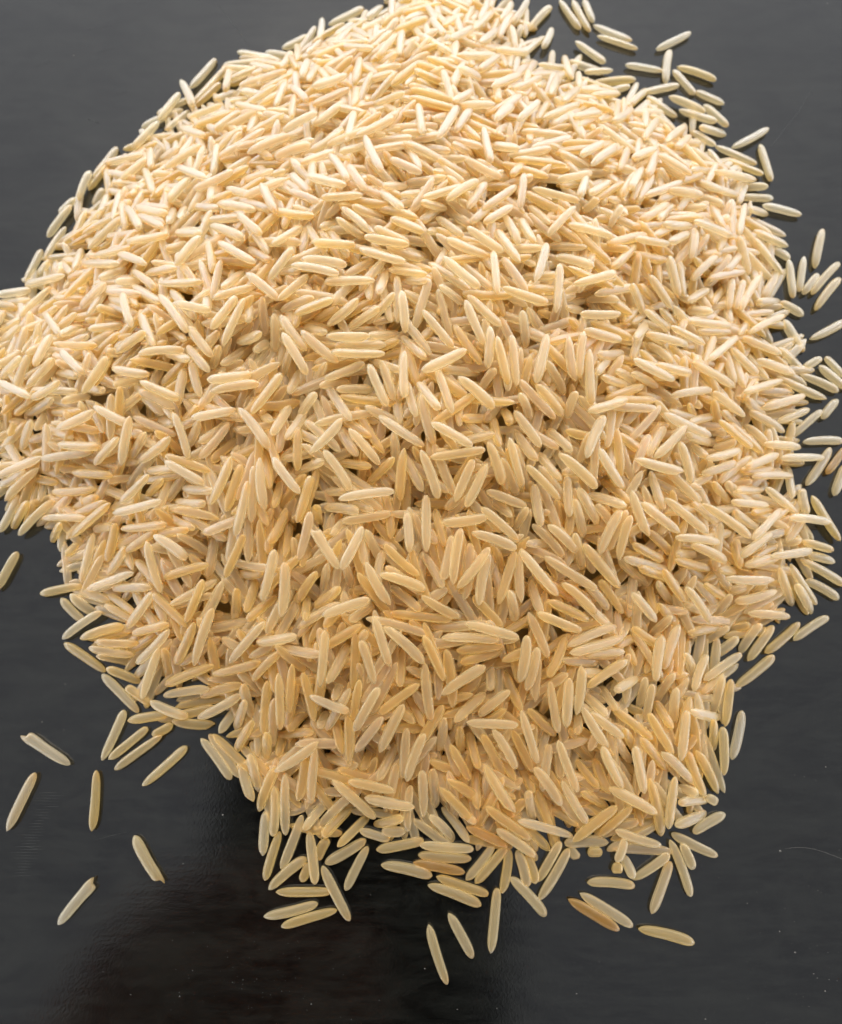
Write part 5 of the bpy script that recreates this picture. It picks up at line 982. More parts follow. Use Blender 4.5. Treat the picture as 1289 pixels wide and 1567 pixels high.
73 711 142 -37 3 791,-171 1213 24 -4 14 743,-423 831 45 -67 14 812,482 291 6 -51 -2 762,99 10 25 27 11 721,185 -24 20 -177 -9 763
55 1248 48 -168 23 841,60 117 60 -109 -19 861,-212 862 113 -118 -9 751,136 1371 9 -104 12 682,184 550 130 -98 17 791,109 828 90 168 24 783
351 463 60 -43 -17 811,266 -26 11 -72 -13 773,12 112 79 -15 -26 751,-407 1001 12 128 -17 671,-59 997 99 -165 24 761,269 722 99 127 25 801
302 494 80 -60 -19 812,-218 1066 55 -152 13 762,-464 327 25 46 27 753,-524 477 36 -156 -57 762,317 325 79 -143 5 753,-619 694 18 173 -31 732
-153 1147 50 -145 6 721,347 477 79 -102 -30 731,490 919 24 125 -21 723,-42 674 129 53 -22 791,-416 353 31 -15 35 741,-425 880 60 -94 15 731
7 636 154 -18 -23 731,-417 170 6 111 3 762,-148 1244 29 68 -10 873,-199 912 90 129 -11 763,277 997 61 0 -9 771,126 1204 43 -167 26 792
-109 779 133 102 16 882,-404 790 68 -178 -13 862,-415 441 52 47 47 843,320 872 72 150 -8 731,-224 1136 39 -7 16 741,-72 1293 6 -117 1 711
60 1199 66 -129 43 820,62 830 148 -51 -7 732,-383 529 78 111 -13 731,5 904 149 155 6 731,116 1315 18 -77 14 810,340 -55 14 129 17 801
36 426 145 -167 -10 762,-454 990 14 28 -2 822,50 475 153 96 -19 781,-207 1058 55 17 15 842,-186 532 109 97 23 832,9 -24 15 -173 -21 752
93 652 151 -66 16 862,-406 577 108 -141 -5 752,251 832 101 141 2 752,342 296 74 -33 -35 762,298 201 44 -41 -22 732,-29 347 92 106 28 832
-386 1151 6 48 3 712,-168 835 128 0 39 731,-244 648 127 29 -1 721,-507 727 30 -129 -27 751,-2 690 132 -175 -2 771,-39 933 101 -104 30 721
-381 1096 27 9 16 681,-38 1014 83 -20 32 742,-47 649 139 33 -9 782,353 261 48 -67 -19 724,310 515 86 63 -12 771,-104 1243 23 125 -35 762
339 115 26 -174 0 812,161 943 98 140 -13 772,167 254 76 -119 14 821,138 1011 61 43 -25 731,272 982 80 -89 25 821,341 914 77 83 -27 802
-178 79 31 96 23 762,-342 232 29 145 24 802,-220 747 139 -10 15 891,-425 931 35 162 -24 721,381 43 9 -80 -10 791,507 868 21 105 18 781
15 828 128 26 -9 731,270 536 104 -51 -44 801,1 42 38 -112 -8 792,536 457 20 85 -2 812,-523 347 11 137 15 741,111 201 96 81 27 791
-303 1051 43 87 -32 841,-400 1076 7 -38 6 793,333 354 61 125 38 731,268 282 76 176 -10 822,-151 1176 53 -171 7 712,-322 1039 41 -48 24 811
-54 421 117 -32 0 851,48 233 97 85 11 731,-229 44 13 -87 5 741,-127 179 94 79 17 661,-475 876 44 -104 -1 781,401 449 48 -82 15 761
-459 944 12 -137 -14 801,100 649 140 -27 -8 841,-35 802 125 -89 -12 773,474 412 27 -4 -11 731,362 885 91 62 -17 821,120 350 113 97 16 792
-297 355 83 165 3 802,-276 760 115 131 1 792,-85 1053 80 33 -10 852,-403 834 49 -59 28 871,-408 620 111 115 -16 881,413 398 44 73 -13 731
-44 295 114 -51 -15 772,-72 117 96 -93 -24 801,2 705 126 13 -27 811,-455 484 91 92 14 711,-303 518 117 -116 4 771,-356 891 74 -81 0 772
-24 1211 61 53 -19 871,-277 173 30 172 2 733,-20 264 90 22 22 762,-353 199 45 115 -2 792,351 376 74 -130 4 752,-321 736 124 -75 13 762
301 1067 44 -122 7 741,375 831 83 176 16 813,206 -65 16 128 16 831,-425 163 12 31 18 681,440 1030 31 -58 -8 742,224 784 96 164 20 792
47 724 154 -44 -10 723,283 699 103 68 -12 721,574 474 6 74 2 842,511 928 23 92 15 752,296 860 113 38 -7 732,-541 339 6 89 -1 741
-236 971 102 -174 -4 721,-3 1167 74 177 -1 771,-187 1158 44 18 19 771,50 826 136 -170 9 813,-304 985 63 -155 8 741,440 1043 27 46 -12 742
-108 1311 6 82 0 772,129 1086 60 -155 24 733,-574 641 49 -113 39 781,-121 551 151 -173 -16 670,150 70 32 145 14 772,149 1235 29 66 -29 812
-561 896 8 159 -7 773,-496 461 42 11 17 842,113 847 103 -88 3 831,-364 284 51 -23 19 832,19 249 107 159 -21 712,309 -68 7 8 2 781
21 1009 109 46 9 811,-186 124 45 66 15 741,-367 295 44 118 16 751,222 225 80 -12 -41 704,-542 737 54 51 0 812,-464 475 81 -64 -23 772
-154 959 108 45 5 771,336 252 68 166 30 792,253 998 74 57 -6 751,-169 1170 44 122 -34 722,553 336 6 130 0 842,414 204 14 42 -2 781
-103 539 120 -159 5 822,-217 -2 6 126 1 741,-300 963 49 -17 25 771,169 406 110 49 17 741,-18 1039 107 -114 11 871,442 349 20 146 27 751
-139 892 119 -76 20 793,159 1190 45 82 -31 851,-117 809 152 -139 -6 771,194 1263 8 33 -8 723,-195 812 111 61 -6 721,276 529 105 92 0 822
-278 654 130 81 -4 772,362 415 76 98 -14 742,75 1312 21 166 25 771,-3 487 147 -121 13 771,-141 660 142 59 27 802,-320 336 93 165 -14 822
-147 860 139 -77 3 742,95 593 155 -96 -15 871,-48 290 95 -79 -10 813,373 750 63 27 -8 742,-406 983 22 78 3 892,106 1171 59 -16 9 752
-193 436 104 -93 -41 823,-99 -15 20 100 14 801,-159 119 53 -76 -7 861,-212 520 121 93 31 802,-439 749 69 48 29 701,99 360 104 68 18 751
-193 751 139 -86 17 722,-612 500 16 -94 -21 771,-174 1148 17 89 -27 731,-60 1042 78 -161 -29 831,-279 318 62 77 14 732,133 964 107 0 -2 752
-201 164 72 -52 -20 752,-413 414 57 -140 -31 811,-107 159 110 -151 -17 692,-119 541 142 11 -5 752,-551 536 73 170 -14 821,314 489 103 -133 6 701
145 -45 6 -11 -4 803,-316 1190 6 27 1 742,-165 -17 6 -135 0 831,56 607 154 177 -16 743,13 788 138 -158 24 672,35 279 90 61 17 893
8 68 67 126 33 763,245 877 110 -145 30 771,-245 614 115 -167 -4 843,-118 1229 17 170 -4 751,479 677 14 -162 18 743,-577 775 11 -19 -3 713
-158 677 129 -69 38 802,-9 1 21 16 26 731,515 272 6 134 2 832,-561 869 18 -137 -21 711,-281 188 19 -147 -28 751,-145 1059 73 67 -26 831
-412 871 61 72 -9 702,549 882 8 66 7 841,122 222 77 -62 -16 812,209 -54 6 158 -2 793,-472 294 16 3 20 801,-57 375 95 -158 -29 751
145 984 95 21 -21 721,87 -26 6 140 -1 731,446 933 36 -159 19 782,145 262 89 27 11 771,175 1082 74 60 -16 773,-57 1351 6 -141 -1 721
203 631 121 180 30 752,-216 853 120 155 -7 782,5 952 135 9 -15 761,-233 134 12 70 13 802,54 571 140 118 -22 802,266 793 101 -146 32 781
260 663 105 -65 6 741,148 -90 9 138 9 752,37 1406 6 134 0 762,17 575 130 101 1 841,21 302 103 141 -14 831,-68 92 66 -168 30 762
385 804 93 -138 26 752,334 192 20 51 29 732,383 502 68 -156 13 772,-192 243 105 -134 -13 842,277 1086 33 125 -32 831,348 813 82 146 24 852
315 447 102 150 10 761,178 500 120 -42 -33 793,481 208 8 22 8 792,429 91 6 86 2 791,-448 596 73 -113 23 751,-6 958 109 159 9 862
380 997 49 -1 0 841,-223 1046 80 5 -9 751,-245 592 110 40 9 782,-88 116 63 -121 -37 763,-260 785 104 159 18 733,-151 524 124 -144 -57 841
-374 368 75 -108 0 791,-67 1176 74 -121 18 692,185 508 129 -122 17 891,-109 895 103 131 -35 751,131 378 100 -107 -21 762,-503 645 58 153 -27 822
-432 840 74 -43 23 741,194 620 126 72 40 783,-147 134 54 12 36 890,272 756 111 78 5 731,38 523 142 -159 19 701,534 354 11 -9 -13 801
545 808 7 -106 5 712,394 320 33 121 20 752,132 519 120 66 25 763,-549 734 33 119 -55 862,322 655 97 57 -27 772,454 1025 30 -165 16 782
481 883 28 -80 -10 701,-23 -63 13 89 18 811,493 900 22 96 -36 742,-70 301 111 71 9 732,-119 159 78 8 2 801,289 648 94 117 10 811
-52 441 115 -56 -14 792,-401 801 62 -120 -23 701,2 67 52 -167 1 782,229 293 76 -71 3 840,-492 577 72 50 21 812,142 480 135 55 -1 692
-142 1100 73 31 -26 812,370 658 65 152 34 762,203 1090 60 25 -3 692,364 1087 29 -99 28 702,351 784 86 89 -24 852,-227 197 59 46 10 841
5 191 82 22 12 792,-432 1087 5 113 -1 823,366 550 98 -157 35 742,282 434 97 -19 3 752,-616 609 26 -45 35 702,30 563 119 -97 25 762
-191 1165 22 -15 -3 692,395 740 57 65 18 812,-159 226 82 153 16 741,-181 880 129 -54 7 861,-293 572 97 -173 12 772,323 469 109 -132 1 743
373 551 61 -146 42 770,379 754 74 173 2 841,-387 315 33 32 28 811,-101 276 98 117 19 793,97 1035 97 -148 34 881,178 825 105 -33 -10 823
45 256 107 -105 -35 833,201 224 82 -20 -39 864,100 1241 20 72 -29 802,-311 1046 35 -45 14 803,317 267 75 -7 -30 850,-278 877 88 -116 -22 812
32 255 122 -78 -2 822,-354 251 57 -58 -3 703,-21 332 96 -102 -6 783,-264 913 80 -151 -13 821,-670 514 20 19 9 781,-80 857 124 4 11 722
-207 447 115 -91 1 782,-158 949 116 33 7 851,217 682 128 0 -13 871,125 400 113 63 23 792,-441 224 18 -34 24 812,-223 859 108 153 -6 791
69 1240 32 -8 -6 801,-30 256 115 -45 11 681,129 270 93 -126 -32 792,162 1217 40 20 -25 721,-50 423 142 -146 -4 732,-146 735 140 48 -7 741
251 52 25 160 -27 773,138 1227 25 150 -9 712,124 128 47 128 13 771,405 840 82 179 -1 831,-170 263 88 100 38 851,530 482 13 -106 15 771
351 58 6 -41 0 612,-65 398 118 -58 -6 851,-409 922 21 175 -24 831,-126 1108 44 -148 -18 801,180 -8 10 137 -5 692,-235 449 107 -19 -1 743
37 1111 71 37 -22 791,100 405 124 -129 33 800,-496 824 44 -92 12 851,-114 1103 49 -87 37 782,24 74 41 -18 -7 821,158 430 114 64 9 832
10 153 80 -179 -6 711,-257 359 104 10 21 762,-722 534 7 91 5 891,4 452 131 -5 16 751,-215 973 86 1 4 842,316 923 88 -143 41 781
143 391 96 140 26 841,-78 78 58 133 1 811,478 585 25 -64 8 741,365 719 63 -41 -39 721,-283 728 105 170 2 731,-615 397 8 54 7 722
312 1143 25 -162 22 771,443 781 57 156 23 760,-9 990 97 -171 30 862,115 346 100 -86 -1 851,272 908 99 177 -3 761,-124 143 97 111 32 713
-65 1071 103 -139 -23 741,367 737 94 90 -6 742,243 -28 18 21 6 803,540 878 6 -10 4 852,-387 199 6 70 -1 742,223 721 124 154 1 713
-80 137 96 -158 -17 822,-342 796 102 73 3 761,447 861 37 6 -20 701,123 577 118 79 22 751,-702 524 22 -69 0 721,371 380 77 -27 -13 821
-706 570 11 -54 -14 772,115 1260 25 145 15 831,42 58 47 -179 11 893,-467 684 84 -34 31 661,301 -5 28 80 9 801,30 341 117 -6 8 812
24 1176 94 132 -13 861,-368 424 67 104 -12 812,-543 620 66 9 22 783,245 482 108 6 -4 691,-502 792 43 -180 -15 692,-586 377 6 24 2 772
-154 1081 72 -161 20 811,-171 1289 11 38 -2 772,-562 569 50 -26 20 823,1 1335 18 -96 14 762,-102 281 86 -30 26 700,-347 622 125 126 -1 821
-115 1126 58 6 19 792,-203 514 112 -65 1 731,-614 544 31 -129 -17 771,239 541 116 -135 -16 762,242 572 129 53 -20 762,522 741 24 -62 1 771
-183 1091 36 101 -33 690,371 900 65 105 29 801,-136 1211 19 -145 -12 771,264 1008 58 139 31 831,76 693 145 -16 6 711,272 1068 60 48 -30 772
370 385 45 93 30 741,-464 920 19 -117 1 703,571 353 6 122 -1 771,-261 922 90 114 -30 821,196 1010 71 -121 -9 792,-320 1168 7 50 6 712
43 645 144 -125 27 812,-305 618 123 -62 4 771,-228 420 125 89 13 702,107 649 159 -72 -2 792,166 1169 47 77 -14 730,410 226 8 -140 6 761
-199 455 124 -89 13 883,442 774 40 -93 -10 760,125 422 127 -98 4 771,21 110 56 -156 8 801,157 620 122 -148 -21 781,311 273 55 145 37 802
217 885 115 174 0 881,-155 163 79 -82 21 732,459 363 30 -165 26 741,-292 450 84 115 18 831,-468 447 69 14 35 661,-108 150 84 79 49 881
-97 1000 76 -160 14 741,-228 763 123 -74 -5 801,-471 1017 6 79 -1 761,528 813 23 178 7 770,-481 286 18 -122 -27 732,456 452 24 172 11 831
-664 649 8 -84 6 823,296 1029 68 165 5 853,-30 1024 88 62 -32 721,368 836 93 56 -14 781,-104 465 115 169 9 773,-49 134 106 -126 -14 841
239 884 82 76 -22 723,-385 943 54 96 -2 732,96 1224 42 -135 7 772,-565 432 18 95 26 791,-412 426 48 55 37 801,-63 292 108 150 -19 723
249 415 110 63 -1 802,-447 428 47 -11 32 741,-53 1271 24 -135 22 793,279 420 117 91 3 722,-249 1144 44 -146 0 802,-48 1122 72 149 -9 752
-275 9 6 127 0 751,-300 423 89 -88 -16 723,234 1126 45 73 -15 822,111 725 135 129 -13 793,-147 -21 12 76 -2 831,-324 289 53 157 13 751
-35 881 136 130 20 772,288 1152 17 -110 11 781,-700 546 19 -158 -11 822,-209 268 77 178 -29 731,497 538 20 -35 -29 711,558 823 11 -105 9 782
422 855 68 114 5 741,-2 535 139 -110 -1 781,99 568 161 104 10 761,-32 393 103 6 34 741,-226 227 57 43 24 811,525 339 13 25 6 761
496 642 19 -34 -25 821,490 467 28 64 -26 862,204 256 76 -150 14 751,48 477 136 101 -7 772,-279 422 85 28 20 741,-566 474 41 -174 -15 733
241 733 119 111 -5 822,301 953 93 41 -17 761,-362 173 17 75 20 892,-395 549 86 -106 0 761,-323 205 45 68 -3 751,116 684 127 133 -11 732
-265 1143 17 -65 9 802,-350 647 85 -163 -33 822,-67 364 102 150 -31 801,227 35 38 -36 2 892,-601 749 14 -108 -22 731,395 902 62 165 36 781
-162 128 62 111 2 701,-136 96 74 81 34 722,-31 1040 92 -134 -6 772,149 966 77 -168 12 723,-1 636 141 136 -15 820,-136 1145 44 -166 -21 832
527 550 15 -10 -19 762,579 760 9 -122 8 782,-312 438 100 109 1 791,182 309 93 119 -1 873,-487 261 13 -121 -18 801,5 203 114 -146 -12 791
47 1107 86 -167 6 773,-75 999 91 -148 -7 841,-502 893 10 8 9 841,-187 -28 8 127 -7 782,-192 88 31 -103 -39 762,-678 478 11 111 -12 801
225 285 65 157 17 853,-665 473 5 18 -1 761,-516 865 13 -99 7 752,437 994 40 -165 20 843,-139 423 119 71 11 792,408 0 6 104 1 841
-6 20 46 47 16 793,416 554 43 -156 49 671,302 921 89 -38 -14 782,-205 110 43 -105 -3 641,346 972 53 -106 11 801,-196 634 130 -77 27 731
106 555 145 156 35 741,317 1059 20 61 -33 732,452 813 49 43 -32 702,-542 689 48 4 17 752,60 381 107 126 29 801,140 472 124 106 20 862
-230 719 118 -56 10 791,250 889 91 -160 26 862,359 1106 13 -88 19 722,-446 655 73 148 -28 841,-254 683 115 -172 25 751,323 986 86 -41 -4 791
221 488 112 -83 -28 732,102 1286 10 -30 -11 782,208 409 103 90 30 760,30 1098 111 176 19 812,-22 435 129 128 -4 801,-161 -7 17 96 14 861
-331 895 52 157 -13 780,-289 833 71 -154 -21 792,247 700 137 68 -5 831,-161 414 127 13 4 691,183 720 138 -80 -11 801,-455 617 54 107 -23 801
79 741 152 -11 -3 732,-481 818 63 170 -25 792,-588 672 28 -10 42 862,407 277 34 -167 11 730,-90 1274 14 -66 16 772,326 909 70 84 -23 781
174 792 107 122 -12 752,53 915 123 -131 6 811,-353 713 87 142 -2 751,-209 1184 17 -31 24 772,68 450 141 -105 -19 792,159 610 130 150 26 821
-457 765 33 147 -31 762,-534 723 23 -61 21 753,23 770 137 58 -50 731,58 1154 95 82 -14 752,-34 1242 53 -115 15 761,259 776 97 93 -20 802
62 245 126 86 11 771,329 939 94 69 -17 722,-157 1224 12 85 -15 791,-1 478 156 78 -4 741,-21 395 101 106 16 821,-65 1153 79 -23 44 753
-223 307 102 60 22 741,-286 463 94 116 26 803,362 148 7 -134 6 762,117 62 48 -38 -4 802,-227 530 116 128 24 791,-7 867 131 -108 2 731
-360 464 75 121 6 852,-203 937 103 126 -2 702,-409 752 61 29 -19 731,-85 686 122 21 -22 761,293 1105 42 109 -33 733,79 1105 66 -121 44 861
-324 866 88 -86 5 812,-30 25 22 101 37 711,-14 231 84 -143 -21 862,163 422 115 66 -16 742,316 260 36 -76 -28 731,408 806 65 -104 -20 732
-391 1003 15 143 -22 761,259 426 91 88 -33 860,-313 1199 12 25 3 731,34 83 57 98 5 812,-36 618 147 -159 8 720,116 891 122 -13 -32 711
372 733 82 -177 19 743,385 1016 48 -70 26 740,-66 53 56 -131 -38 731,-392 778 84 49 -5 772,-538 497 54 22 18 811,68 60 35 78 29 702
328 153 14 125 1 851,-51 1095 97 133 -9 731,-277 807 94 -66 10 871,325 1022 55 142 -10 780,122 1031 89 -110 1 763,-635 683 23 -114 5 783
206 1 9 -7 10 781,311 395 75 98 6 742,-257 880 94 -106 9 772,548 326 6 -83 -2 781,-515 693 47 38 2 853,-225 1155 38 -174 -29 801
400 935 44 9 -11 733,65 1226 37 28 -6 774,-596 687 22 15 7 761,368 487 80 -108 -7 782,-116 1091 76 95 0 811,252 688 140 -22 -11 772
377 534 61 -165 25 722,-122 1029 74 173 -25 712,-587 803 9 -65 -10 751,301 241 44 27 -20 731,-328 993 55 74 -18 731,-326 472 109 15 24 723
-701 449 9 167 -8 811,354 178 25 83 -3 712,219 246 68 65 -12 782,465 650 31 90 -12 763,-376 1184 5 55 1 772,-109 935 110 -164 -7 783
-94 924 112 51 -23 772,22 1351 28 28 -4 802,-362 1109 14 -50 17 742,-656 698 7 154 -7 752,-8 499 146 64 -11 750,363 341 74 98 33 732
-375 767 76 84 -10 741,-353 327 68 143 41 772,-227 449 117 120 9 772,398 1046 18 66 -14 791,157 139 60 -79 -25 721,-195 822 118 157 36 842
-134 119 69 -30 -6 821,300 371 92 -47 -12 750,-179 1197 14 -168 -23 621,411 144 7 84 -7 792,-213 495 114 43 29 721,-403 847 51 19 14 781
82 605 145 28 -10 661,-128 700 146 127 -14 771,416 323 42 22 -13 721,99 399 112 -177 39 782,455 812 62 82 -21 741,-524 515 49 142 -24 781
230 785 135 -55 -4 742,-42 192 89 -48 -15 731,-653 431 6 56 0 751,100 1131 72 -154 3 751,423 973 60 -59 14 771,-332 733 106 62 6 721
90 778 137 -70 21 813,-53 367 105 -78 2 831,-419 539 78 67 -10 641,404 780 73 -109 -15 801,195 103 32 -84 -21 682,205 653 105 65 -26 791
552 780 12 -93 13 841,-358 1058 34 168 -29 761,84 571 144 152 15 751,142 534 139 54 2 741,-580 659 48 -120 -9 821,-283 261 58 135 -8 651
251 473 98 -170 3 812,-14 807 140 -107 6 801,64 -11 22 -105 -5 752,-529 693 33 78 25 771,-127 41 25 168 23 782,453 1035 10 -130 11 802
-86 731 119 31 32 772,-447 621 62 -134 26 741,39 1168 76 88 -21 811,95 369 99 126 40 812,-674 642 15 25 0 891,71 654 138 -116 11 792
29 186 93 165 -5 802,252 1183 18 54 -30 671,-441 379 29 104 24 821,-239 1027 55 113 -17 751,-41 -33 26 74 26 741,390 987 32 130 -20 733
-76 1217 55 -136 -9 721,-547 475 56 155 -23 791,17 385 123 -75 12 752,-344 598 101 -100 -4 741,-368 187 34 -171 -16 763,84 381 131 11 5 793
-385 387 56 128 8 781,-49 95 89 -116 -13 771,377 951 60 98 16 761,-235 529 136 -152 -10 781,393 96 6 78 -2 792,282 455 87 -75 -14 851
-345 956 67 -167 -27 722,456 486 19 173 26 832,-25 115 69 70 -2 762,280 1050 71 -131 25 771,27 250 93 -74 -7 790,515 1002 10 21 -13 762
147 966 94 52 3 772,-312 533 94 136 9 742,346 646 77 168 13 771,-198 667 123 16 17 803,-489 866 34 -100 -26 682,-87 335 99 -107 -27 621
-285 913 85 -94 16 702,60 727 126 178 -18 651,395 770 49 84 27 822,-80 224 102 -179 -30 672,-166 1040 69 37 -33 740,-444 170 7 -165 -5 772
-489 860 53 108 -15 772,258 656 97 -124 21 773,-519 858 23 41 33 850,-450 810 60 103 18 790,-52 21 21 -30 -31 732,70 928 97 -96 -18 741
-94 977 123 44 -2 822,404 875 84 -143 20 731,477 757 53 48 -3 792,130 485 149 14 -10 873,76 -41 6 -74 0 721,-304 489 117 -27 14 772
-526 397 13 157 -14 713,-157 817 142 -172 -23 702,207 473 106 -91 16 711,-300 383 78 50 34 831,-102 1187 57 38 7 742,69 -42 13 -82 1 773
-117 1028 103 -30 15 681,318 669 95 -64 -40 791,25 876 133 -145 -2 762,57 204 110 -55 -26 800,216 291 88 62 -7 761,264 770 106 162 12 791
150 1341 8 2 -9 701,-45 326 122 97 -5 732,438 978 40 -38 20 781,412 259 17 17 -23 792,-731 573 15 153 -16 762,-468 914 29 -152 12 831
-308 437 65 -168 -23 812,341 170 18 -81 25 811,-289 1002 71 21 35 782,67 934 108 164 18 732,-19 603 139 -133 -2 731,-44 1076 90 16 1 732
35 375 112 -1 4 781,438 780 76 -128 -4 732,381 686 65 -151 26 771,307 293 60 -28 -18 711,345 168 6 30 0 751,-64 833 145 -22 13 782
526 416 19 28 -21 803,-52 1023 113 -71 37 752,-732 667 8 -157 -8 762,-238 1054 74 28 5 811,-217 1205 18 -124 23 831,474 651 18 139 -6 732
-297 158 21 106 -9 691,159 576 125 -156 11 731,-493 753 53 -122 18 762,198 517 116 -68 -9 743,13 442 129 -105 11 772,311 46 16 -175 3 783
-286 961 69 -100 18 701,38 835 131 9 -45 761,354 537 72 77 23 742,-31 126 66 -111 23 761,313 919 97 174 9 781,1 186 114 174 6 832
344 1036 35 -5 -10 781,66 69 54 -167 20 812,87 582 133 -30 3 831,-87 1293 8 -122 -6 880,305 942 100 -136 18 812,285 774 121 155 13 811
-569 502 36 -86 -11 722,88 857 111 -136 27 761,-111 -59 15 42 16 851,218 1004 75 30 -19 753,504 555 11 36 -12 771,225 563 103 -103 25 772
-140 815 125 -172 -19 722,234 155 67 -174 12 731,162 112 35 -114 -39 742,95 285 88 165 -21 761,445 729 53 124 26 701,-44 49 26 23 25 721
-229 1021 79 -160 6 831,-64 1094 70 -98 31 722,-321 1118 22 -44 23 811,294 1019 59 94 -19 652,-317 1064 48 -14 32 792,-9 137 68 -94 -6 762
-407 518 75 -85 -13 772,284 192 33 -41 -18 811,127 1015 69 53 -16 742,81 368 99 -72 -20 791,-75 397 110 167 1 771,-484 867 22 -137 -14 821
-260 697 102 12 38 732,-103 864 120 -44 49 812,87 1139 58 -154 39 832,481 701 20 112 7 801,-336 755 115 23 14 843,294 339 74 121 4 792
-113 948 118 106 -18 721,60 907 111 -91 23 732,-414 343 41 -72 -2 773,42 1286 25 -117 8 611,19 1016 130 -15 -3 822,-400 475 77 -174 19 701
-524 566 72 149 9 732,329 911 57 -113 26 792,112 -32 15 -64 -19 821,357 806 90 149 16 772,297 190 37 54 -40 801,-640 492 6 154 0 771
-68 133 90 -57 7 772,-223 158 57 28 50 792,-182 1214 7 -150 5 720,277 748 129 -3 -4 812,-104 -26 6 152 -2 882,-489 237 8 -20 11 731
-274 731 108 -60 16 772,-370 1082 21 61 -35 721,-16 744 150 179 15 761,-15 900 146 -69 19 833,122 496 139 60 36 751,170 1036 80 77 7 761
-124 913 127 119 -42 742,165 1111 63 52 -39 852,347 250 28 98 31 782,146 652 140 -139 -12 761,344 1130 15 139 -19 801,-283 695 105 127 -31 791
-437 776 80 -158 -15 762,-219 318 94 87 27 742,43 1028 96 -82 10 851,-471 939 27 -113 29 821,-174 194 66 30 23 762,10 311 110 -71 35 753
97 321 92 -113 11 731,-120 236 92 -124 -10 741,207 -52 16 -64 -21 801,215 809 118 150 -18 781,449 650 25 178 37 711,453 501 37 150 24 753
88 1241 22 -106 18 781,-270 476 113 -9 8 771,-44 756 144 14 30 761,-177 37 25 -176 -40 862,-349 650 103 -32 1 781,-554 849 21 32 4 792
308 501 117 8 -13 682,-203 953 88 25 30 693,-216 590 110 69 20 752,-276 965 57 -26 14 652,-31 1388 7 -143 1 803,43 -44 19 100 29 783
68 477 145 62 -20 822,451 441 27 177 9 811,146 1148 37 -173 28 781,391 1073 36 79 -24 751,-259 1200 10 67 -9 803,110 7 27 120 -20 762
-214 199 59 140 0 823,213 585 144 -158 16 802,-82 1184 62 -139 -13 811,242 1205 18 21 -25 791,129 1025 78 -1 -14 762,-640 514 32 71 48 692
65 943 118 122 8 742,-422 967 22 136 -8 742,367 830 104 -138 15 762,291 27 27 -47 -48 712,363 891 59 -119 26 782,471 788 19 -77 -29 773
21 869 142 141 5 832,-372 661 89 -2 14 762,-423 947 23 151 -43 691,362 712 88 140 4 812,-124 102 59 -41 -1 891,-493 367 13 26 17 761
229 588 117 116 -3 792,-641 555 27 -129 -40 862,301 1116 18 -82 12 861,500 627 8 77 7 782,496 980 28 6 -17 832,261 1127 22 -58 12 791
529 567 15 -173 19 792,-442 792 76 40 12 731,-285 139 14 -24 4 771,-236 567 114 66 -19 771,543 459 9 9 -9 813,348 170 18 -90 -1 822
-89 147 94 46 49 801,98 1078 81 -111 18 801,-321 667 112 141 -20 751,-47 605 122 -141 -17 732,212 78 51 143 5 841,-87 1179 49 -118 -1 832
523 875 33 -92 0 691,157 545 120 -15 -14 751,380 594 66 -90 -10 880,159 189 88 -109 -8 822,143 302 71 125 26 812,-124 399 97 -17 -20 750
379 761 85 57 13 753,-43 378 116 13 22 863,180 91 42 170 12 842,-502 472 43 -109 -54 802,-623 562 46 129 -9 861,-169 1073 49 -19 -21 761
-558 864 7 111 -5 761,-204 881 89 173 -22 781,326 870 86 -147 30 851,290 674 126 21 -19 801,26 677 133 34 3 852,-163 476 110 -76 -6 700
-608 637 23 -65 -10 772,185 929 85 136 -24 812,21 1051 116 172 14 850,122 232 76 48 -12 782,200 52 22 -168 -17 861,292 952 73 5 3 762
42 1001 119 -130 33 821,173 -40 14 135 18 712,-2 1029 122 -16 7 781,-460 317 14 -166 -19 831,388 584 65 -1 2 813,156 1064 57 73 -20 811
-208 430 102 -105 9 842,-593 832 8 -4 9 742,492 724 14 108 18 791,-133 1253 25 177 -1 841,-287 761 108 40 9 782,135 918 91 -24 -42 782
19 952 115 -175 8 781,-50 1397 6 -122 0 711,245 839 110 -105 1 722,-146 142 48 70 30 782,-111 635 130 170 -10 861,442 387 19 -62 -29 741
-299 746 117 -59 -8 732,275 40 29 72 12 681,-202 703 111 19 17 831,-206 862 126 -50 23 721,-295 197 42 -2 -17 852,-133 534 132 -106 -15 803
432 1068 21 149 14 711,334 28 6 90 1 822,-424 348 47 -172 -31 681,185 342 99 -71 -26 763,527 848 24 161 18 691,233 329 73 -74 -34 752
257 353 88 68 -11 771,469 688 39 48 -7 781,117 -73 11 42 12 782,9 378 136 135 -9 821,400 261 38 152 34 740,443 565 22 -126 34 731
-77 959 104 21 15 712,212 282 78 -46 -44 791,-586 641 26 34 -20 841,138 1307 15 76 -21 772,-291 459 108 44 -11 731,-193 1252 18 70 -24 823
-373 956 62 -102 4 771,-60 970 136 -133 4 741,263 958 105 -169 14 762,-206 395 113 -130 -12 821,-102 621 128 -17 13 822,30 727 125 62 -28 821
-565 716 30 -113 -26 783,-566 453 47 -99 -33 783,108 752 125 -81 2 832,-215 981 72 61 19 761,169 26 33 71 0 691,-192 584 120 3 44 813
-270 979 66 90 -2 732,-254 557 101 154 -29 752,-351 473 74 97 19 703,262 270 81 -73 -11 721,561 524 6 -165 0 761,226 674 119 -173 17 802
492 468 13 -42 -17 751,153 597 145 147 -10 783,319 775 88 15 -21 773,-582 861 7 -146 -3 803,-329 566 94 -64 -25 661,-388 606 107 -76 -19 771
396 546 82 97 27 762,-147 1205 48 119 -21 842,-554 789 10 19 11 811,13 1104 100 37 -42 821,350 458 81 -171 0 772,-333 173 38 -150 -13 761
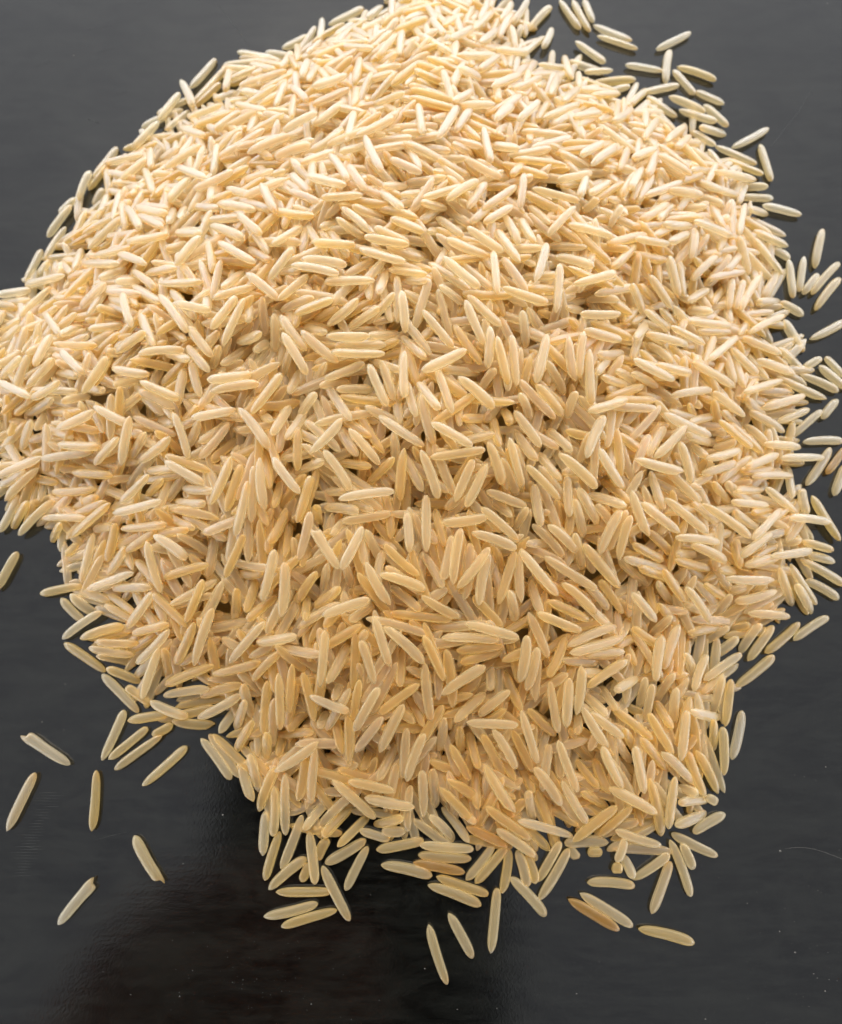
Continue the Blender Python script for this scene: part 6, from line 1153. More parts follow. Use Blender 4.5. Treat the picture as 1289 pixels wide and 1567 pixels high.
411 681 53 46 -40 741,136 128 40 -85 -26 762,554 940 10 -113 13 721,-306 316 88 -29 8 791,402 535 62 -65 28 781,260 696 100 168 18 802
-360 934 41 -82 16 833,401 641 49 65 -4 771,-108 594 141 -62 1 791,-278 855 117 -31 17 761,-398 759 95 111 2 751,191 422 110 116 7 781
236 -57 6 143 3 812,-61 483 136 67 24 681,119 37 42 14 16 771,-120 1205 29 60 -8 802,-99 -3 7 -173 -4 741,-240 301 102 92 4 751
-484 549 86 -27 7 753,-629 667 17 1 16 721,-242 1065 64 20 0 800,-142 1092 52 173 6 731,69 907 102 73 16 772,566 591 10 149 12 712
361 -19 6 136 1 741,-62 962 124 -20 36 821,-88 411 105 0 11 660,-15 1299 34 54 -11 862,169 179 88 82 12 722,475 814 42 -153 24 711
278 1020 84 49 -31 742,427 524 63 144 15 792,-534 667 41 160 -28 751,-588 916 7 -87 6 733,19 -28 9 -58 -11 802,335 768 69 13 -23 881
246 680 130 -156 6 841,272 662 105 -55 9 720,-138 -15 21 107 35 722,118 529 142 28 13 842,-184 348 88 -86 -34 772,-350 810 82 8 -13 731
-4 1269 38 29 -7 831,-481 578 62 -89 21 762,352 65 7 79 -4 863,-87 1131 83 -58 22 722,557 753 14 76 -2 841,-508 493 55 -102 -60 771
549 477 14 -82 2 771,402 1035 11 -20 -13 721,236 581 109 -158 -8 731,-311 755 89 56 9 812,193 318 98 -82 -30 802,-281 844 87 139 13 861
-221 540 122 -109 20 853,105 570 145 -117 -24 843,516 723 7 88 -4 801,52 -6 15 -70 -1 711,230 771 107 51 -5 752,-257 180 23 41 38 731
-16 429 121 93 -1 723,-469 964 12 -1 -10 841,215 -15 9 -5 11 721,87 770 121 27 -11 791,375 711 66 14 -42 723,115 1327 25 75 -16 780
-305 82 6 9 0 892,402 869 67 84 -9 862,-162 144 90 -12 26 763,238 1219 7 -98 0 692,188 906 125 175 3 862,43 866 147 134 -11 691
87 1329 9 -164 10 752,-609 420 16 35 20 721,-329 1096 35 -82 44 771,313 318 96 -152 16 772,308 735 124 -128 16 762,-176 610 122 18 -33 741
213 567 114 84 23 761,-513 416 10 -177 -12 742,-322 423 78 -117 3 743,-361 155 21 -91 -32 831,34 505 159 -39 4 822,285 1144 8 175 5 823
-434 829 82 -41 23 803,-41 529 132 82 -2 721,433 469 41 178 19 761,-478 749 56 -92 8 693,-176 1154 41 -148 14 762,-20 232 125 149 19 691
39 1327 13 -175 16 761,-296 129 18 -14 0 822,-277 1152 24 168 -13 821,-530 485 43 -63 11 731,-132 745 117 39 -11 833,-205 490 124 15 -17 722
-451 835 56 -23 33 771,-42 118 65 -2 -40 822,210 -15 19 145 -3 801,261 577 119 40 1 803,-558 457 39 -169 -10 752,-6 279 109 61 -28 811
-415 252 26 -131 -25 793,-35 570 130 -66 -6 801,-206 660 133 173 16 802,-517 736 58 92 -1 871,-701 474 6 -150 1 700,493 666 35 166 27 702
-291 111 6 119 0 802,-673 545 28 -99 -24 861,270 463 118 77 -7 801,-329 448 80 135 -29 762,269 1101 50 1 -3 741,-594 376 7 -97 -2 742
126 955 89 -51 10 881,40 924 116 156 7 801,351 1042 17 -94 21 802,244 45 46 -121 3 693,38 21 35 -73 -6 840,-226 279 62 86 31 831
-319 1156 11 -125 -9 702,503 766 37 -65 -14 693,469 257 8 -20 -7 802,-291 1018 53 58 10 851,-233 640 119 122 -15 771,350 1182 6 -175 0 822
-256 1108 52 44 14 712,-98 599 136 -1 12 831,-27 1163 49 -44 34 741,78 514 135 -176 19 832,-262 854 89 178 -16 731,-72 1139 78 -38 16 702
70 90 38 27 39 741,-401 165 20 26 28 692,-48 840 123 129 27 711,270 569 96 46 -6 862,-256 825 126 145 -22 751,254 892 111 130 -3 790
-126 742 148 123 -17 811,-376 343 54 -52 19 762,233 584 132 -94 -15 811,-441 771 57 24 30 731,425 437 41 -52 7 763,103 423 132 -58 -19 721
17 645 149 155 20 691,211 -4 12 76 15 781,484 657 38 178 14 781,116 1109 79 6 -2 793,78 538 149 -4 21 843,136 892 95 -119 15 753
-145 645 155 164 -3 831,-329 607 101 89 18 792,-21 1000 105 -158 -6 751,-361 442 82 144 45 732,-404 699 97 21 18 782,-447 379 44 -26 10 751
-129 114 51 -69 -18 783,349 198 11 -16 -12 733,-693 543 12 -95 -16 751,-236 314 92 -124 -44 722,-159 889 107 -61 12 821,237 -11 10 62 11 781
-140 464 134 -69 -2 701,-189 984 79 54 17 741,-328 199 20 -81 -30 801,-355 382 77 -134 -26 631,-281 97 22 -166 -22 732,-658 692 10 -82 11 811
-213 1118 62 -79 9 753,-198 1030 65 168 -2 681,-76 1098 98 -5 26 741,311 324 63 33 13 722,-167 1243 16 -43 19 772,-65 991 114 120 -5 782
177 983 100 -93 30 782,490 968 20 -174 28 851,-55 337 111 19 -16 751,164 -6 24 133 -4 812,462 993 43 -54 1 782,303 259 60 -28 -36 751
-333 250 43 51 20 712,-342 652 120 -148 -27 771,-89 129 103 87 22 802,-561 603 69 -12 21 763,298 1022 47 -82 21 831,-438 596 69 66 -21 721
-49 1292 24 123 -18 743,292 157 21 112 -4 731,92 278 112 90 8 781,-224 246 68 -127 -45 801,-302 669 122 119 -20 722,-424 310 42 -170 -24 732
-189 1090 73 -136 -12 812,-40 653 127 -30 30 671,-515 995 10 175 -11 732,224 202 44 170 21 871,-235 503 117 86 15 753,88 54 39 -150 -43 832
-297 171 42 -55 -38 701,-462 1100 6 28 0 820,9 1300 22 87 -14 752,-589 416 11 -13 15 822,-450 517 64 49 26 771,278 116 41 68 15 661
-317 1083 30 13 7 793,-26 682 141 -47 10 742,66 -42 23 -34 -22 792,-104 242 87 -5 19 771,-14 683 146 -28 35 823,-15 407 112 120 12 743
-115 674 124 131 -13 762,-212 1275 6 63 1 761,109 1118 63 62 -18 892,246 929 70 160 29 761,153 731 127 -60 32 761,68 650 147 -55 10 712
-200 1224 22 4 15 771,273 428 108 -102 19 801,-305 689 131 84 -5 741,-261 673 113 -171 -2 752,234 697 122 -28 -28 732,292 1083 55 168 5 802
415 232 27 142 37 720,-601 396 12 66 17 702,110 30 27 -90 -40 782,-173 937 87 -149 -21 771,-83 671 129 45 -21 801,-303 442 76 -85 -22 771
17 354 113 110 19 751,-333 1021 32 -135 19 781,353 1024 54 -40 -8 691,0 960 124 68 5 792,-288 630 108 11 -33 701,-347 897 66 -14 27 682
-161 1101 65 -144 2 771,157 51 33 147 35 791,374 1017 30 -65 24 810,-350 873 41 91 -27 811,176 879 115 33 23 763,177 1014 60 -179 32 742
6 571 132 154 -27 801,-373 590 98 26 22 682,-196 391 99 91 24 722,-156 903 99 -33 18 743,76 240 120 -79 -20 763,-32 158 81 150 41 831
-357 1061 47 8 15 812,-23 505 136 -83 18 731,57 -56 6 112 2 723,-403 602 80 -135 -25 762,35 1126 86 170 12 822,32 902 139 -178 3 871
-486 601 77 42 17 772,-386 324 43 58 0 763,1 146 89 -137 -20 841,-248 348 82 -29 -11 752,-62 127 82 79 14 731,184 935 106 137 -22 782
-173 825 120 -93 13 762,-528 605 64 170 -22 842,224 655 119 30 -25 751,333 990 52 -94 22 711,-430 203 21 -30 10 762,-630 452 9 -24 11 791
-349 344 63 150 9 811,507 322 6 -63 -1 671,479 721 39 -125 29 772,421 293 24 20 -14 793,-87 1005 101 -157 -6 831,3 469 150 -138 -5 772
-322 474 87 -91 11 673,-134 1010 73 24 -3 712,153 21 38 87 20 732,475 621 29 53 -49 832,23 1033 126 168 9 842,290 221 36 142 28 761
-36 707 151 -99 4 712,-482 227 6 -15 3 691,20 1072 102 -157 46 831,-286 605 103 46 29 832,-33 1200 55 73 -24 763,251 543 114 72 -8 781
-9 1205 42 -160 -22 831,-2 1015 115 54 -6 792,388 942 61 67 -10 741,539 630 18 -59 -22 802,-217 1179 32 32 -3 791,105 395 132 111 8 791
-290 531 93 72 -20 782,473 225 6 144 -1 731,319 853 100 -156 37 781,-637 478 19 36 25 861,129 1159 45 19 -20 822,99 87 47 14 -11 771
-50 937 139 -11 19 783,-499 298 13 -166 -15 851,-507 952 7 169 -6 751,-365 611 108 135 -35 751,137 359 107 -11 -1 732,-176 8 7 -81 -5 782
308 -29 24 -101 -22 723,279 250 48 -139 -23 812,-45 -22 26 -127 -12 831,515 560 31 -128 24 712,12 1135 80 15 -3 721,67 -50 6 116 -2 871
-560 477 24 -25 25 811,-21 355 120 87 17 772,-29 409 126 -77 11 791,-364 855 61 -129 -5 641,-118 144 86 -73 -26 751,335 1104 26 -100 37 821
-459 751 60 -147 -38 821,38 700 150 121 -30 771,-309 484 82 -107 -40 861,-194 197 91 60 7 691,104 761 131 -19 -10 772,145 1187 26 158 14 771
423 664 48 171 20 761,36 970 120 127 7 701,-252 767 116 104 16 732,-13 719 136 4 -17 731,-536 709 21 47 27 821,90 -104 6 -11 -1 702
196 259 64 68 -10 714,273 1109 42 109 -2 661,90 964 103 87 9 812,-69 664 125 -120 19 810,161 1055 68 65 -25 781,-395 208 19 84 9 802
-68 1272 30 145 -6 872,-413 597 92 -10 57 721,-9 690 156 161 10 771,392 1047 41 2 -19 821,-294 437 116 49 12 683,-502 281 6 12 1 771
42 10 10 59 12 722,58 839 139 -7 -11 791,-201 140 65 9 18 761,-391 562 105 -3 -19 782,-85 801 146 -178 20 822,-214 195 69 -129 5 731
81 458 144 -161 44 752,82 1244 40 116 -36 851,153 1357 6 53 -1 762,361 56 6 89 2 802,-376 887 65 -123 -9 841,283 550 94 -118 8 663
530 819 6 95 1 782,144 1177 57 96 -30 662,-251 927 95 161 -21 762,474 782 30 170 57 743,343 98 19 -120 -37 631,-264 316 62 59 35 761
365 688 52 161 18 812,556 581 7 155 -5 792,453 580 32 146 2 832,-9 582 160 124 2 810,64 187 92 -17 -29 761,-107 207 94 -97 -5 751
343 1055 40 178 13 751,222 587 128 158 17 763,-230 1107 24 104 -36 671,-63 673 144 -103 8 720,-55 386 95 -108 -30 802,383 1026 31 4 -3 823
458 274 7 -4 -7 671,-270 127 26 -94 -34 690,176 228 65 159 14 893,-388 878 51 20 -57 761,-462 678 56 80 5 751,-412 883 36 68 -14 802
-293 956 78 -165 5 772,528 703 14 87 11 813,-80 867 130 -75 14 872,-309 406 93 163 -12 801,20 1288 21 86 -16 720,-230 261 96 167 -21 871
212 188 58 -101 -6 763,-161 314 89 -64 10 732,-125 1037 84 15 -21 772,-175 82 41 -28 -21 781,-149 768 131 -124 14 802,591 761 6 -122 4 781
-138 1128 41 -6 -10 722,-462 879 34 -52 22 741,-385 760 60 131 -28 712,114 1290 7 58 -4 801,287 524 101 -151 51 721,-556 426 14 136 -19 781
422 103 7 -2 -7 763,484 791 56 -156 20 831,115 1323 11 -131 13 770,-355 534 103 -146 -6 722,126 706 150 14 3 792,-300 236 42 -37 25 732
-279 596 109 50 43 781,300 923 77 175 5 771,-458 795 62 22 11 741,-92 1185 38 -154 6 803,-275 834 108 -96 9 682,169 1274 15 95 -8 712
-600 675 34 31 -17 801,-185 1145 63 79 -26 781,536 866 19 135 4 703,83 693 134 -35 14 761,164 1124 61 -127 28 841,269 -18 32 -54 -18 721
425 955 52 -161 46 852,124 1098 60 -10 18 672,-150 310 107 -51 0 731,60 1390 19 87 -21 741,171 99 62 29 17 691,143 148 80 27 -9 782
420 726 57 53 -27 761,210 259 64 144 31 761,435 690 16 -159 24 712,40 195 74 -52 -21 791,250 601 117 -133 -2 711,-266 1177 22 -98 13 762
125 529 154 84 -12 751,-509 888 40 92 -13 740,5 407 110 -62 -33 822,85 1348 13 -170 15 732,-57 1177 65 -83 29 731,-246 234 58 -108 -18 751
398 497 49 131 22 773,74 153 61 -37 -34 892,32 656 158 113 16 741,38 516 154 -47 -4 761,-247 149 43 152 12 761,138 609 130 115 17 781
-189 1233 6 -122 4 703,11 747 151 -58 -17 681,21 261 119 -75 -4 692,-750 553 8 62 6 843,400 660 30 -5 -27 801,301 816 106 22 -24 782
129 798 103 123 27 733,-137 1122 29 104 -33 702,242 193 77 -38 -24 861,-153 811 132 130 10 841,-58 1183 82 -118 10 742,152 -53 10 121 10 851
1 459 146 147 -13 720,-149 277 93 44 33 751,-496 359 34 -168 -28 812,379 388 58 -73 -21 721,-33 1024 101 -4 6 802,85 305 105 -165 -16 802
-576 427 16 160 -22 811,-229 130 33 175 -4 822,-195 744 110 -80 20 702,223 975 89 180 3 732,140 632 149 -109 -16 801,-262 924 63 134 -35 771
90 287 105 -47 -34 732,571 803 6 90 0 801,530 605 7 -174 2 781,257 262 72 131 23 742,-265 299 93 84 9 701,-257 105 8 100 9 652
-435 469 47 109 28 783,-553 627 50 -142 -9 731,-169 1109 71 -76 18 661,84 1057 96 100 14 841,17 800 143 -122 24 791,365 819 68 -20 20 711
110 783 131 125 5 792,-97 67 59 89 27 832,-463 885 20 173 -28 720,-19 37 33 105 21 712,508 476 16 -113 23 781,-160 553 107 -108 -27 811
-723 690 6 137 3 831,-313 544 99 -139 7 732,-349 306 74 -165 -16 761,-78 1109 80 -125 -18 841,-328 366 59 79 36 711,-284 173 19 -47 -19 891
364 483 92 -41 -35 731,-286 616 140 2 15 751,-532 878 20 48 34 702,402 236 18 33 22 781,-260 345 69 -112 -31 742,9 390 133 39 29 811
-183 558 112 -129 -26 721,484 327 11 -138 -13 781,19 1286 41 73 -19 711,16 972 95 -20 -27 723,-72 215 101 -133 22 761,-543 760 42 -173 -17 732
-88 -54 7 179 -5 742,550 440 7 -107 -5 782,-236 1026 87 151 -11 691,170 329 105 136 -6 862,157 1179 36 107 2 852,504 989 6 139 1 721
138 26 33 -73 -8 682,518 480 10 -28 -13 781,324 601 102 -112 14 721,-539 477 37 108 30 731,-375 1012 38 110 -17 751,165 437 133 -30 -8 663
376 347 79 18 -24 762,-185 989 98 -84 1 791,-61 16 19 145 10 751,-173 718 150 -161 -9 811,-206 680 111 29 -22 831,-60 1087 89 -169 4 792
149 1138 54 -94 16 782,134 651 146 129 21 891,492 818 53 66 -21 842,-171 361 100 -102 -9 821,-356 549 86 -32 -11 791,-724 706 8 -17 9 792
339 417 82 -51 10 772,-260 153 16 -118 -20 721,59 641 132 139 -23 841,-144 1016 81 22 -30 783,-530 822 7 91 -4 751,269 394 109 -53 -23 692
66 675 120 -180 -19 781,426 260 22 152 14 791,291 662 116 -44 1 682,-300 488 98 179 -12 701,-4 888 114 20 -24 771,-438 862 54 173 0 792
-692 470 10 -77 -13 721,124 1124 81 16 -8 752,-264 628 138 -132 -26 672,78 1352 25 55 -14 751,254 840 110 -38 -10 860,333 687 72 166 21 803
-1 974 141 95 -11 741,-629 512 19 -92 28 792,-320 143 15 -127 -21 733,-247 886 110 7 24 771,-69 682 160 -124 1 741,482 431 28 9 -35 772
209 643 137 -77 -24 681,62 392 126 -100 -22 681,89 201 94 -94 15 763,-271 777 123 -114 18 783,-60 -7 12 -163 16 721,-219 1071 36 -28 27 812
-8 439 146 48 26 763,492 644 30 6 3 782,-400 369 52 -25 17 811,-284 1073 52 33 17 862,-132 337 96 89 -9 721,39 1313 40 -63 25 791
241 471 88 75 22 732,-431 445 49 41 26 791,328 692 86 -136 -7 722,-334 662 103 115 -24 803,256 132 50 134 11 853,-133 667 137 138 5 742
121 75 33 143 2 761,-109 1132 79 82 -9 732,188 781 132 129 -11 761,-404 200 13 -6 17 751,157 1003 97 153 -17 882,207 1050 67 64 -25 783
-505 695 56 53 8 794,-384 889 56 -10 -24 811,192 868 103 77 6 692,-25 512 147 -99 17 692,333 446 90 59 -1 742,-11 1287 9 30 -9 831
-496 356 6 119 0 731,-572 630 36 -167 -10 793,513 808 13 117 2 781,-470 731 64 0 1 763,58 -47 11 -64 -14 742,105 984 94 38 -6 732
479 276 7 41 6 771,259 713 114 -171 -22 762,-6 921 123 -118 25 752,-382 142 21 -139 -27 881,105 -17 33 150 3 701,-278 525 119 -164 -29 783
-135 767 125 98 -20 731,160 208 76 -101 -18 831,197 34 38 -76 -33 731,566 713 7 -166 5 732,559 806 8 144 7 892,-284 723 125 -13 12 762
429 289 17 26 -9 852,-63 332 95 53 -11 732,-72 1222 35 -34 -7 781,498 772 18 -91 -10 741,-172 659 133 133 23 803,-565 673 34 43 -9 833
302 676 106 90 0 851,-389 1037 15 -52 14 791,527 756 12 -147 14 803,-233 1176 20 -83 22 811,399 517 56 126 30 811,1 1319 9 128 -8 771
225 691 127 9 5 871,-342 878 72 166 -28 761,107 1401 9 -79 10 751,262 148 29 0 -22 773,308 793 92 -10 -17 841,-314 209 25 -12 30 811
-561 788 25 157 -15 872,-58 863 147 132 13 791,-168 526 112 113 -21 831,-323 218 57 -168 -14 731,9 451 164 -75 -6 761,47 451 147 -46 -4 813
-427 1014 6 71 2 841,-254 745 118 57 22 822,293 -43 8 -82 8 822,-103 589 132 -127 25 761,310 977 83 52 -34 792,-249 639 121 115 25 751
208 403 86 -146 25 780,163 1055 90 -58 5 733,112 1265 13 95 16 782,595 602 7 -178 4 793,-111 1241 45 123 -28 751,105 893 108 17 -55 812
350 231 45 -31 -54 781,-589 727 24 -44 15 762,469 233 17 -133 -24 721,254 570 104 -136 19 781,-306 390 88 152 4 851,542 958 6 66 1 791
-60 1257 41 58 4 730,-78 1232 26 38 -10 711,-413 876 46 -161 1 821,-649 530 25 -63 -21 753,-456 374 26 -105 3 862,10 561 129 -158 -2 793
316 1134 19 -71 17 741,-255 1010 92 -148 -4 701,-632 414 7 -133 -4 841,439 825 54 67 -12 732,-432 759 64 179 -19 781,436 373 16 133 24 701
157 -19 11 111 13 891,-114 49 52 101 -3 812,169 -7 36 82 19 660,-440 268 8 10 6 892,-137 995 73 3 -22 832,222 406 96 -141 36 741
-243 977 91 79 8 803,-293 1119 15 -131 16 721,-340 914 64 14 30 782,-507 691 69 77 -19 691,-401 232 14 -13 8 812,-93 1122 73 176 -10 821
-8 816 148 -157 6 721,247 722 99 122 -16 801,-294 975 89 -149 -9 883,236 466 125 131 1 801,542 740 21 116 12 671,-168 854 100 -83 23 852
-135 546 125 36 4 811,338 397 75 37 -17 691,-334 750 99 160 8 691,-76 71 69 25 -1 751,322 468 85 8 4 852,421 809 59 -115 -7 662
336 12 17 -62 -6 771,101 -45 14 -46 7 712,159 902 122 -123 20 762,-73 1052 89 -150 21 803,-590 625 51 -58 10 771,-336 164 28 -177 -15 812
402 162 7 77 6 730,-203 692 107 118 -18 792,53 177 103 -177 -4 801,100 559 119 -127 -18 782,492 246 5 104 3 792,-44 683 134 -37 27 833
-495 909 17 -79 16 752,-143 1127 61 32 30 732,-105 1081 77 -93 6 761,170 962 90 -96 -3 651,-451 207 9 156 -11 661,185 552 143 -132 -2 791
112 762 117 -102 -16 692,-565 735 18 -52 33 611,411 935 60 -177 24 722,-292 1120 42 155 -12 661,376 586 85 108 -2 831,-45 1012 108 72 4 741
-436 298 35 122 -15 811,440 257 30 136 27 741,-104 484 135 174 -7 701,589 873 6 149 -1 723,145 735 145 -9 10 741,237 362 90 -72 -27 802
34 83 72 -172 -10 742,31 393 138 52 5 791,-292 553 103 15 28 761,179 593 123 -15 -22 771,49 58 23 54 22 762,167 475 109 119 36 721
-278 1213 17 144 -22 822,407 320 32 -45 -32 752,234 313 92 -172 7 792,-127 461 132 -71 -18 773,107 1155 61 145 -14 771,281 984 71 -177 -34 741
74 990 105 59 -13 802,-363 257 35 -158 -30 753,314 876 101 97 -18 701,49 1075 82 -41 -14 751,-52 18 12 -99 -18 642,-682 648 6 84 -3 862
411 775 56 12 -17 751,233 507 120 119 -23 761,142 835 119 119 -23 792,-348 701 117 122 -4 712,490 821 25 41 -16 892,304 584 91 89 6 722
-4 163 64 131 31 822,421 778 77 52 -8 843,-199 802 140 79 -11 752,67 1105 95 125 3 721,-63 283 94 -120 23 812,352 106 6 75 1 641
-206 105 14 -159 -14 762,-26 753 138 126 17 752,505 635 24 -171 16 792,318 939 84 -139 46 732,-555 917 6 -128 2 741,489 526 22 -36 -27 712
46 465 167 -145 -1 782,-53 11 26 87 12 862,247 473 125 136 24 741,-177 76 52 -107 -26 722,65 201 76 -77 -41 851,-187 792 138 -90 1 771
-469 915 9 19 9 842,309 960 63 -121 13 751,-214 286 93 -127 -13 751,338 1091 22 -81 39 692,145 1038 101 55 -13 793,181 1122 62 -102 10 792
-85 783 147 -10 -9 743,-212 245 68 95 4 722,34 391 106 50 22 811,-445 495 50 177 -27 763,-250 428 103 62 27 751,-98 903 112 156 -6 782
173 -71 9 112 8 802,93 1031 79 -154 16 703,-1 360 102 148 24 723,-199 740 133 112 4 723,560 385 7 -139 6 743,-231 121 44 -59 -14 872
319 735 95 -96 5 771,184 221 84 115 24 752,126 -36 15 -80 -14 802,564 357 11 59 -12 792,-513 347 7 128 4 822,568 685 13 180 19 742
-370 1034 12 -106 -6 831,158 222 66 141 40 712,-232 976 65 66 -17 832,61 55 34 -166 14 833,-251 704 129 51 -3 772,323 674 85 -65 -33 782
-157 1085 61 55 2 783,187 235 79 8 -5 772,-705 657 9 6 -8 813,-24 903 138 -32 -4 782,-193 285 91 89 -20 811,225 362 96 100 1 781
-84 313 92 -93 21 792,189 21 32 -167 -21 843,-344 209 31 -23 10 822,563 778 6 87 -1 763,-203 924 109 -132 8 761,320 565 105 -20 8 822
-625 561 16 171 -23 763,300 537 96 139 24 802,-1 240 125 110 5 772,522 797 25 -82 -27 682,69 1145 53 29 -22 801,240 444 119 173 14 772
-472 643 59 -23 16 804,-616 719 16 -4 7 861,-94 1072 95 73 3 841,116 1158 70 161 23 841,175 -76 6 97 0 772,232 -41 9 9 9 821
259 165 54 105 19 753,6 477 139 -109 -32 783,-118 971 80 -127 25 781,-191 503 104 102 5 860,172 624 114 -76 -26 802,-369 391 64 -65 -19 862
165 609 121 -160 16 751,-355 118 6 -135 -2 723,-141 744 125 -8 11 781,-228 891 100 -129 11 801,-180 1034 89 94 -22 821,-672 523 10 135 -11 861
62 1028 112 -74 -14 741,-322 158 23 -61 6 811,378 1148 10 65 -11 761,-128 1215 13 -96 16 763,-141 1230 33 62 2 742,270 222 46 -177 -9 791
-486 494 73 120 -19 801,-32 460 133 33 6 682,-95 13 22 75 26 711,-177 962 90 65 3 711,394 368 47 -159 34 732,-720 528 15 116 -3 791
317 -37 15 66 -1 792,-741 505 6 -84 -3 722,7 1008 88 169 23 791,480 250 16 -160 22 721,269 -70 6 31 1 842,308 144 35 74 8 651
-173 1060 80 4 3 793,-160 708 122 -149 -13 761,-182 855 113 159 -27 722,368 353 71 -38 -9 852,382 134 6 96 4 791,-310 811 111 164 -25 821
76 1231 19 -122 27 802,75 75 33 -7 -9 793,-307 262 60 -45 -15 662,-239 279 63 72 42 812,-245 1182 21 -75 35 722,94 158 63 107 31 782
480 413 16 -160 11 782,255 1006 93 107 -16 811,19 31 25 -32 -4 762,-260 10 6 -42 0 872,-291 1181 16 95 -25 731,-208 408 87 -75 22 692
-6 326 119 -180 11 731,148 1049 88 -11 -23 732,-278 185 44 -170 -10 821,-3 1365 22 17 5 832,-473 583 71 -34 7 771,-557 482 35 89 13 701
-28 710 123 5 -12 791,-117 1272 14 54 -6 793,213 992 92 -157 1 772,515 534 24 76 21 771,119 886 108 27 -3 822,-162 1180 23 168 -14 812
-517 447 42 51 18 811,21 903 133 38 -14 801,-58 190 91 102 -7 852,-307 762 78 -11 35 811,201 558 117 -104 -12 781,74 1419 8 136 -6 801
-181 360 107 46 33 742,-281 1041 40 -103 -27 703,343 628 88 -44 10 741,-228 478 113 132 -44 771,-43 1346 9 -123 9 731,342 948 47 -77 15 750
26 178 66 123 34 814,-71 442 144 121 -1 822,151 749 138 174 2 772,-302 1243 6 -11 0 751,437 644 53 -56 -6 781,151 1066 69 -128 21 781
-676 538 14 55 6 682,-436 280 10 19 12 793,335 624 71 -151 42 691,362 981 66 -109 20 773,317 878 91 -158 23 802,-89 414 118 -59 -9 752
355 1096 31 -101 18 822,-244 1216 22 82 -22 721,-78 100 74 97 53 851,91 94 42 -110 -10 743,-401 512 93 -45 12 781,51 256 128 82 8 812
-401 658 106 31 3 712,389 699 50 169 34 742,-733 601 16 -178 -21 812,165 307 82 -148 -4 711,-34 637 162 91 -1 781,13 242 102 -92 -13 792
-45 953 118 -176 -12 821,-103 255 88 2 19 801,-622 477 15 -116 -19 812,-44 1235 48 144 -9 792,-43 426 132 49 4 721,-120 806 136 109 28 792
-657 575 28 120 25 721,341 751 80 20 -45 731,533 901 17 25 -25 712,515 963 7 -177 6 831,-262 455 98 -90 -30 791,-325 1008 63 -159 -15 812
465 954 33 -175 18 861,104 551 129 -109 -17 653,366 55 23 -109 0 732,98 161 74 179 -19 771,407 939 72 -43 10 721,32 381 148 111 13 811
355 882 78 -107 25 821,141 258 78 150 10 803,377 -5 6 -90 -2 742,223 623 120 79 -27 824,-150 1207 38 -147 -4 762,-335 1096 17 -72 -1 822
480 300 15 15 12 711,52 303 115 -72 17 703,189 555 119 156 28 812,-175 856 134 -179 -33 803,289 116 36 79 -5 801,-499 949 18 169 -1 691
386 870 63 -141 16 730,459 291 21 -33 -16 822,-358 1127 9 118 -10 732,17 1292 52 106 -21 791,-70 556 131 128 12 781,275 1075 28 -17 -37 701
-447 715 56 -19 17 761,485 558 19 -143 23 771,-145 33 24 22 37 822,110 1162 44 -47 -13 761,-83 921 100 -143 24 802,189 576 131 98 -15 671
-91 1223 51 -140 -7 773,-149 -53 6 24 -2 763,124 693 133 69 -14 832,-250 1240 8 -19 7 801,21 -14 11 133 15 692,-170 174 73 -116 -15 700
168 -30 6 2 0 682,-445 444 52 -143 -17 822,-177 682 136 -57 25 733,-494 739 48 26 -12 742,426 1094 14 -51 -2 751,-64 908 122 -19 3 802
476 805 51 -106 3 773,124 1131 39 -85 36 722,-268 812 116 -118 10 772,-128 128 81 -61 -41 741,-554 708 51 -6 10 722,38 107 87 99 22 812
-214 357 109 -66 -18 741,389 854 69 11 -23 823,-87 3 20 77 31 731,324 3 7 86 0 762,331 768 98 -58 -19 691,-3 54 34 79 20 892
-487 834 17 150 -25 752,279 921 88 -40 -20 691,71 1069 69 146 29 802,357 87 19 54 13 701,-646 757 6 -87 4 751,447 769 60 17 5 762
-61 797 125 -22 13 802,-149 1082 47 98 -18 821,-219 40 6 12 -2 761,-153 910 121 -28 12 790,-513 464 62 -44 10 812,21 1007 96 -9 -12 861
164 1020 91 -158 32 742,-327 1201 5 16 -1 702,189 1194 16 9 -20 824,-485 852 37 6 6 741,472 461 20 166 5 771,190 1138 38 77 -37 792
-145 266 100 24 24 830,462 954 14 -86 19 741,-379 200 12 -38 15 763,115 831 115 -143 20 791,-748 649 6 -162 1 832,-167 441 127 146 -23 811
-393 216 29 -155 -14 652,196 1057 67 -114 27 751,-669 451 7 -93 2 761,177 564 144 56 -1 883,-301 878 69 25 9 702,-193 792 150 -18 14 742
-13 -34 9 125 10 752,497 663 12 45 -14 762,-259 94 16 178 -16 821,447 489 49 -178 10 703,-150 538 111 -86 -25 751,-326 299 46 159 11 792
-196 681 130 90 -18 762,191 458 117 -117 -4 701,-340 951 77 91 -9 721,122 1361 6 82 0 741,-668 558 7 122 -4 771,285 53 18 120 28 733
-181 1199 36 -122 -3 771,444 1033 20 -109 16 762,498 304 6 -44 0 802,247 303 81 -24 -1 742,138 184 80 31 -6 732,-146 792 123 -137 5 812
47 1336 17 -108 23 732,98 223 97 -4 -10 722,-475 563 90 -96 22 742,175 917 106 -36 20 831,-156 -15 7 111 4 752,466 401 31 -15 -15 773
195 1208 23 56 -38 741,444 237 10 -155 12 772,198 384 107 4 -18 792,-184 212 80 -103 -17 751,564 331 6 107 0 782,142 502 127 -75 -14 692
-213 840 120 167 -14 832,-88 814 141 128 19 822,-395 487 71 20 -10 782,-220 408 91 92 8 792,107 -75 14 111 20 762,-263 112 26 -2 1 781
4 700 140 -57 10 771,313 696 87 59 13 682,51 1041 98 12 -12 711,-535 507 63 163 -34 812,48 389 130 -5 28 810,150 1082 56 49 -4 811
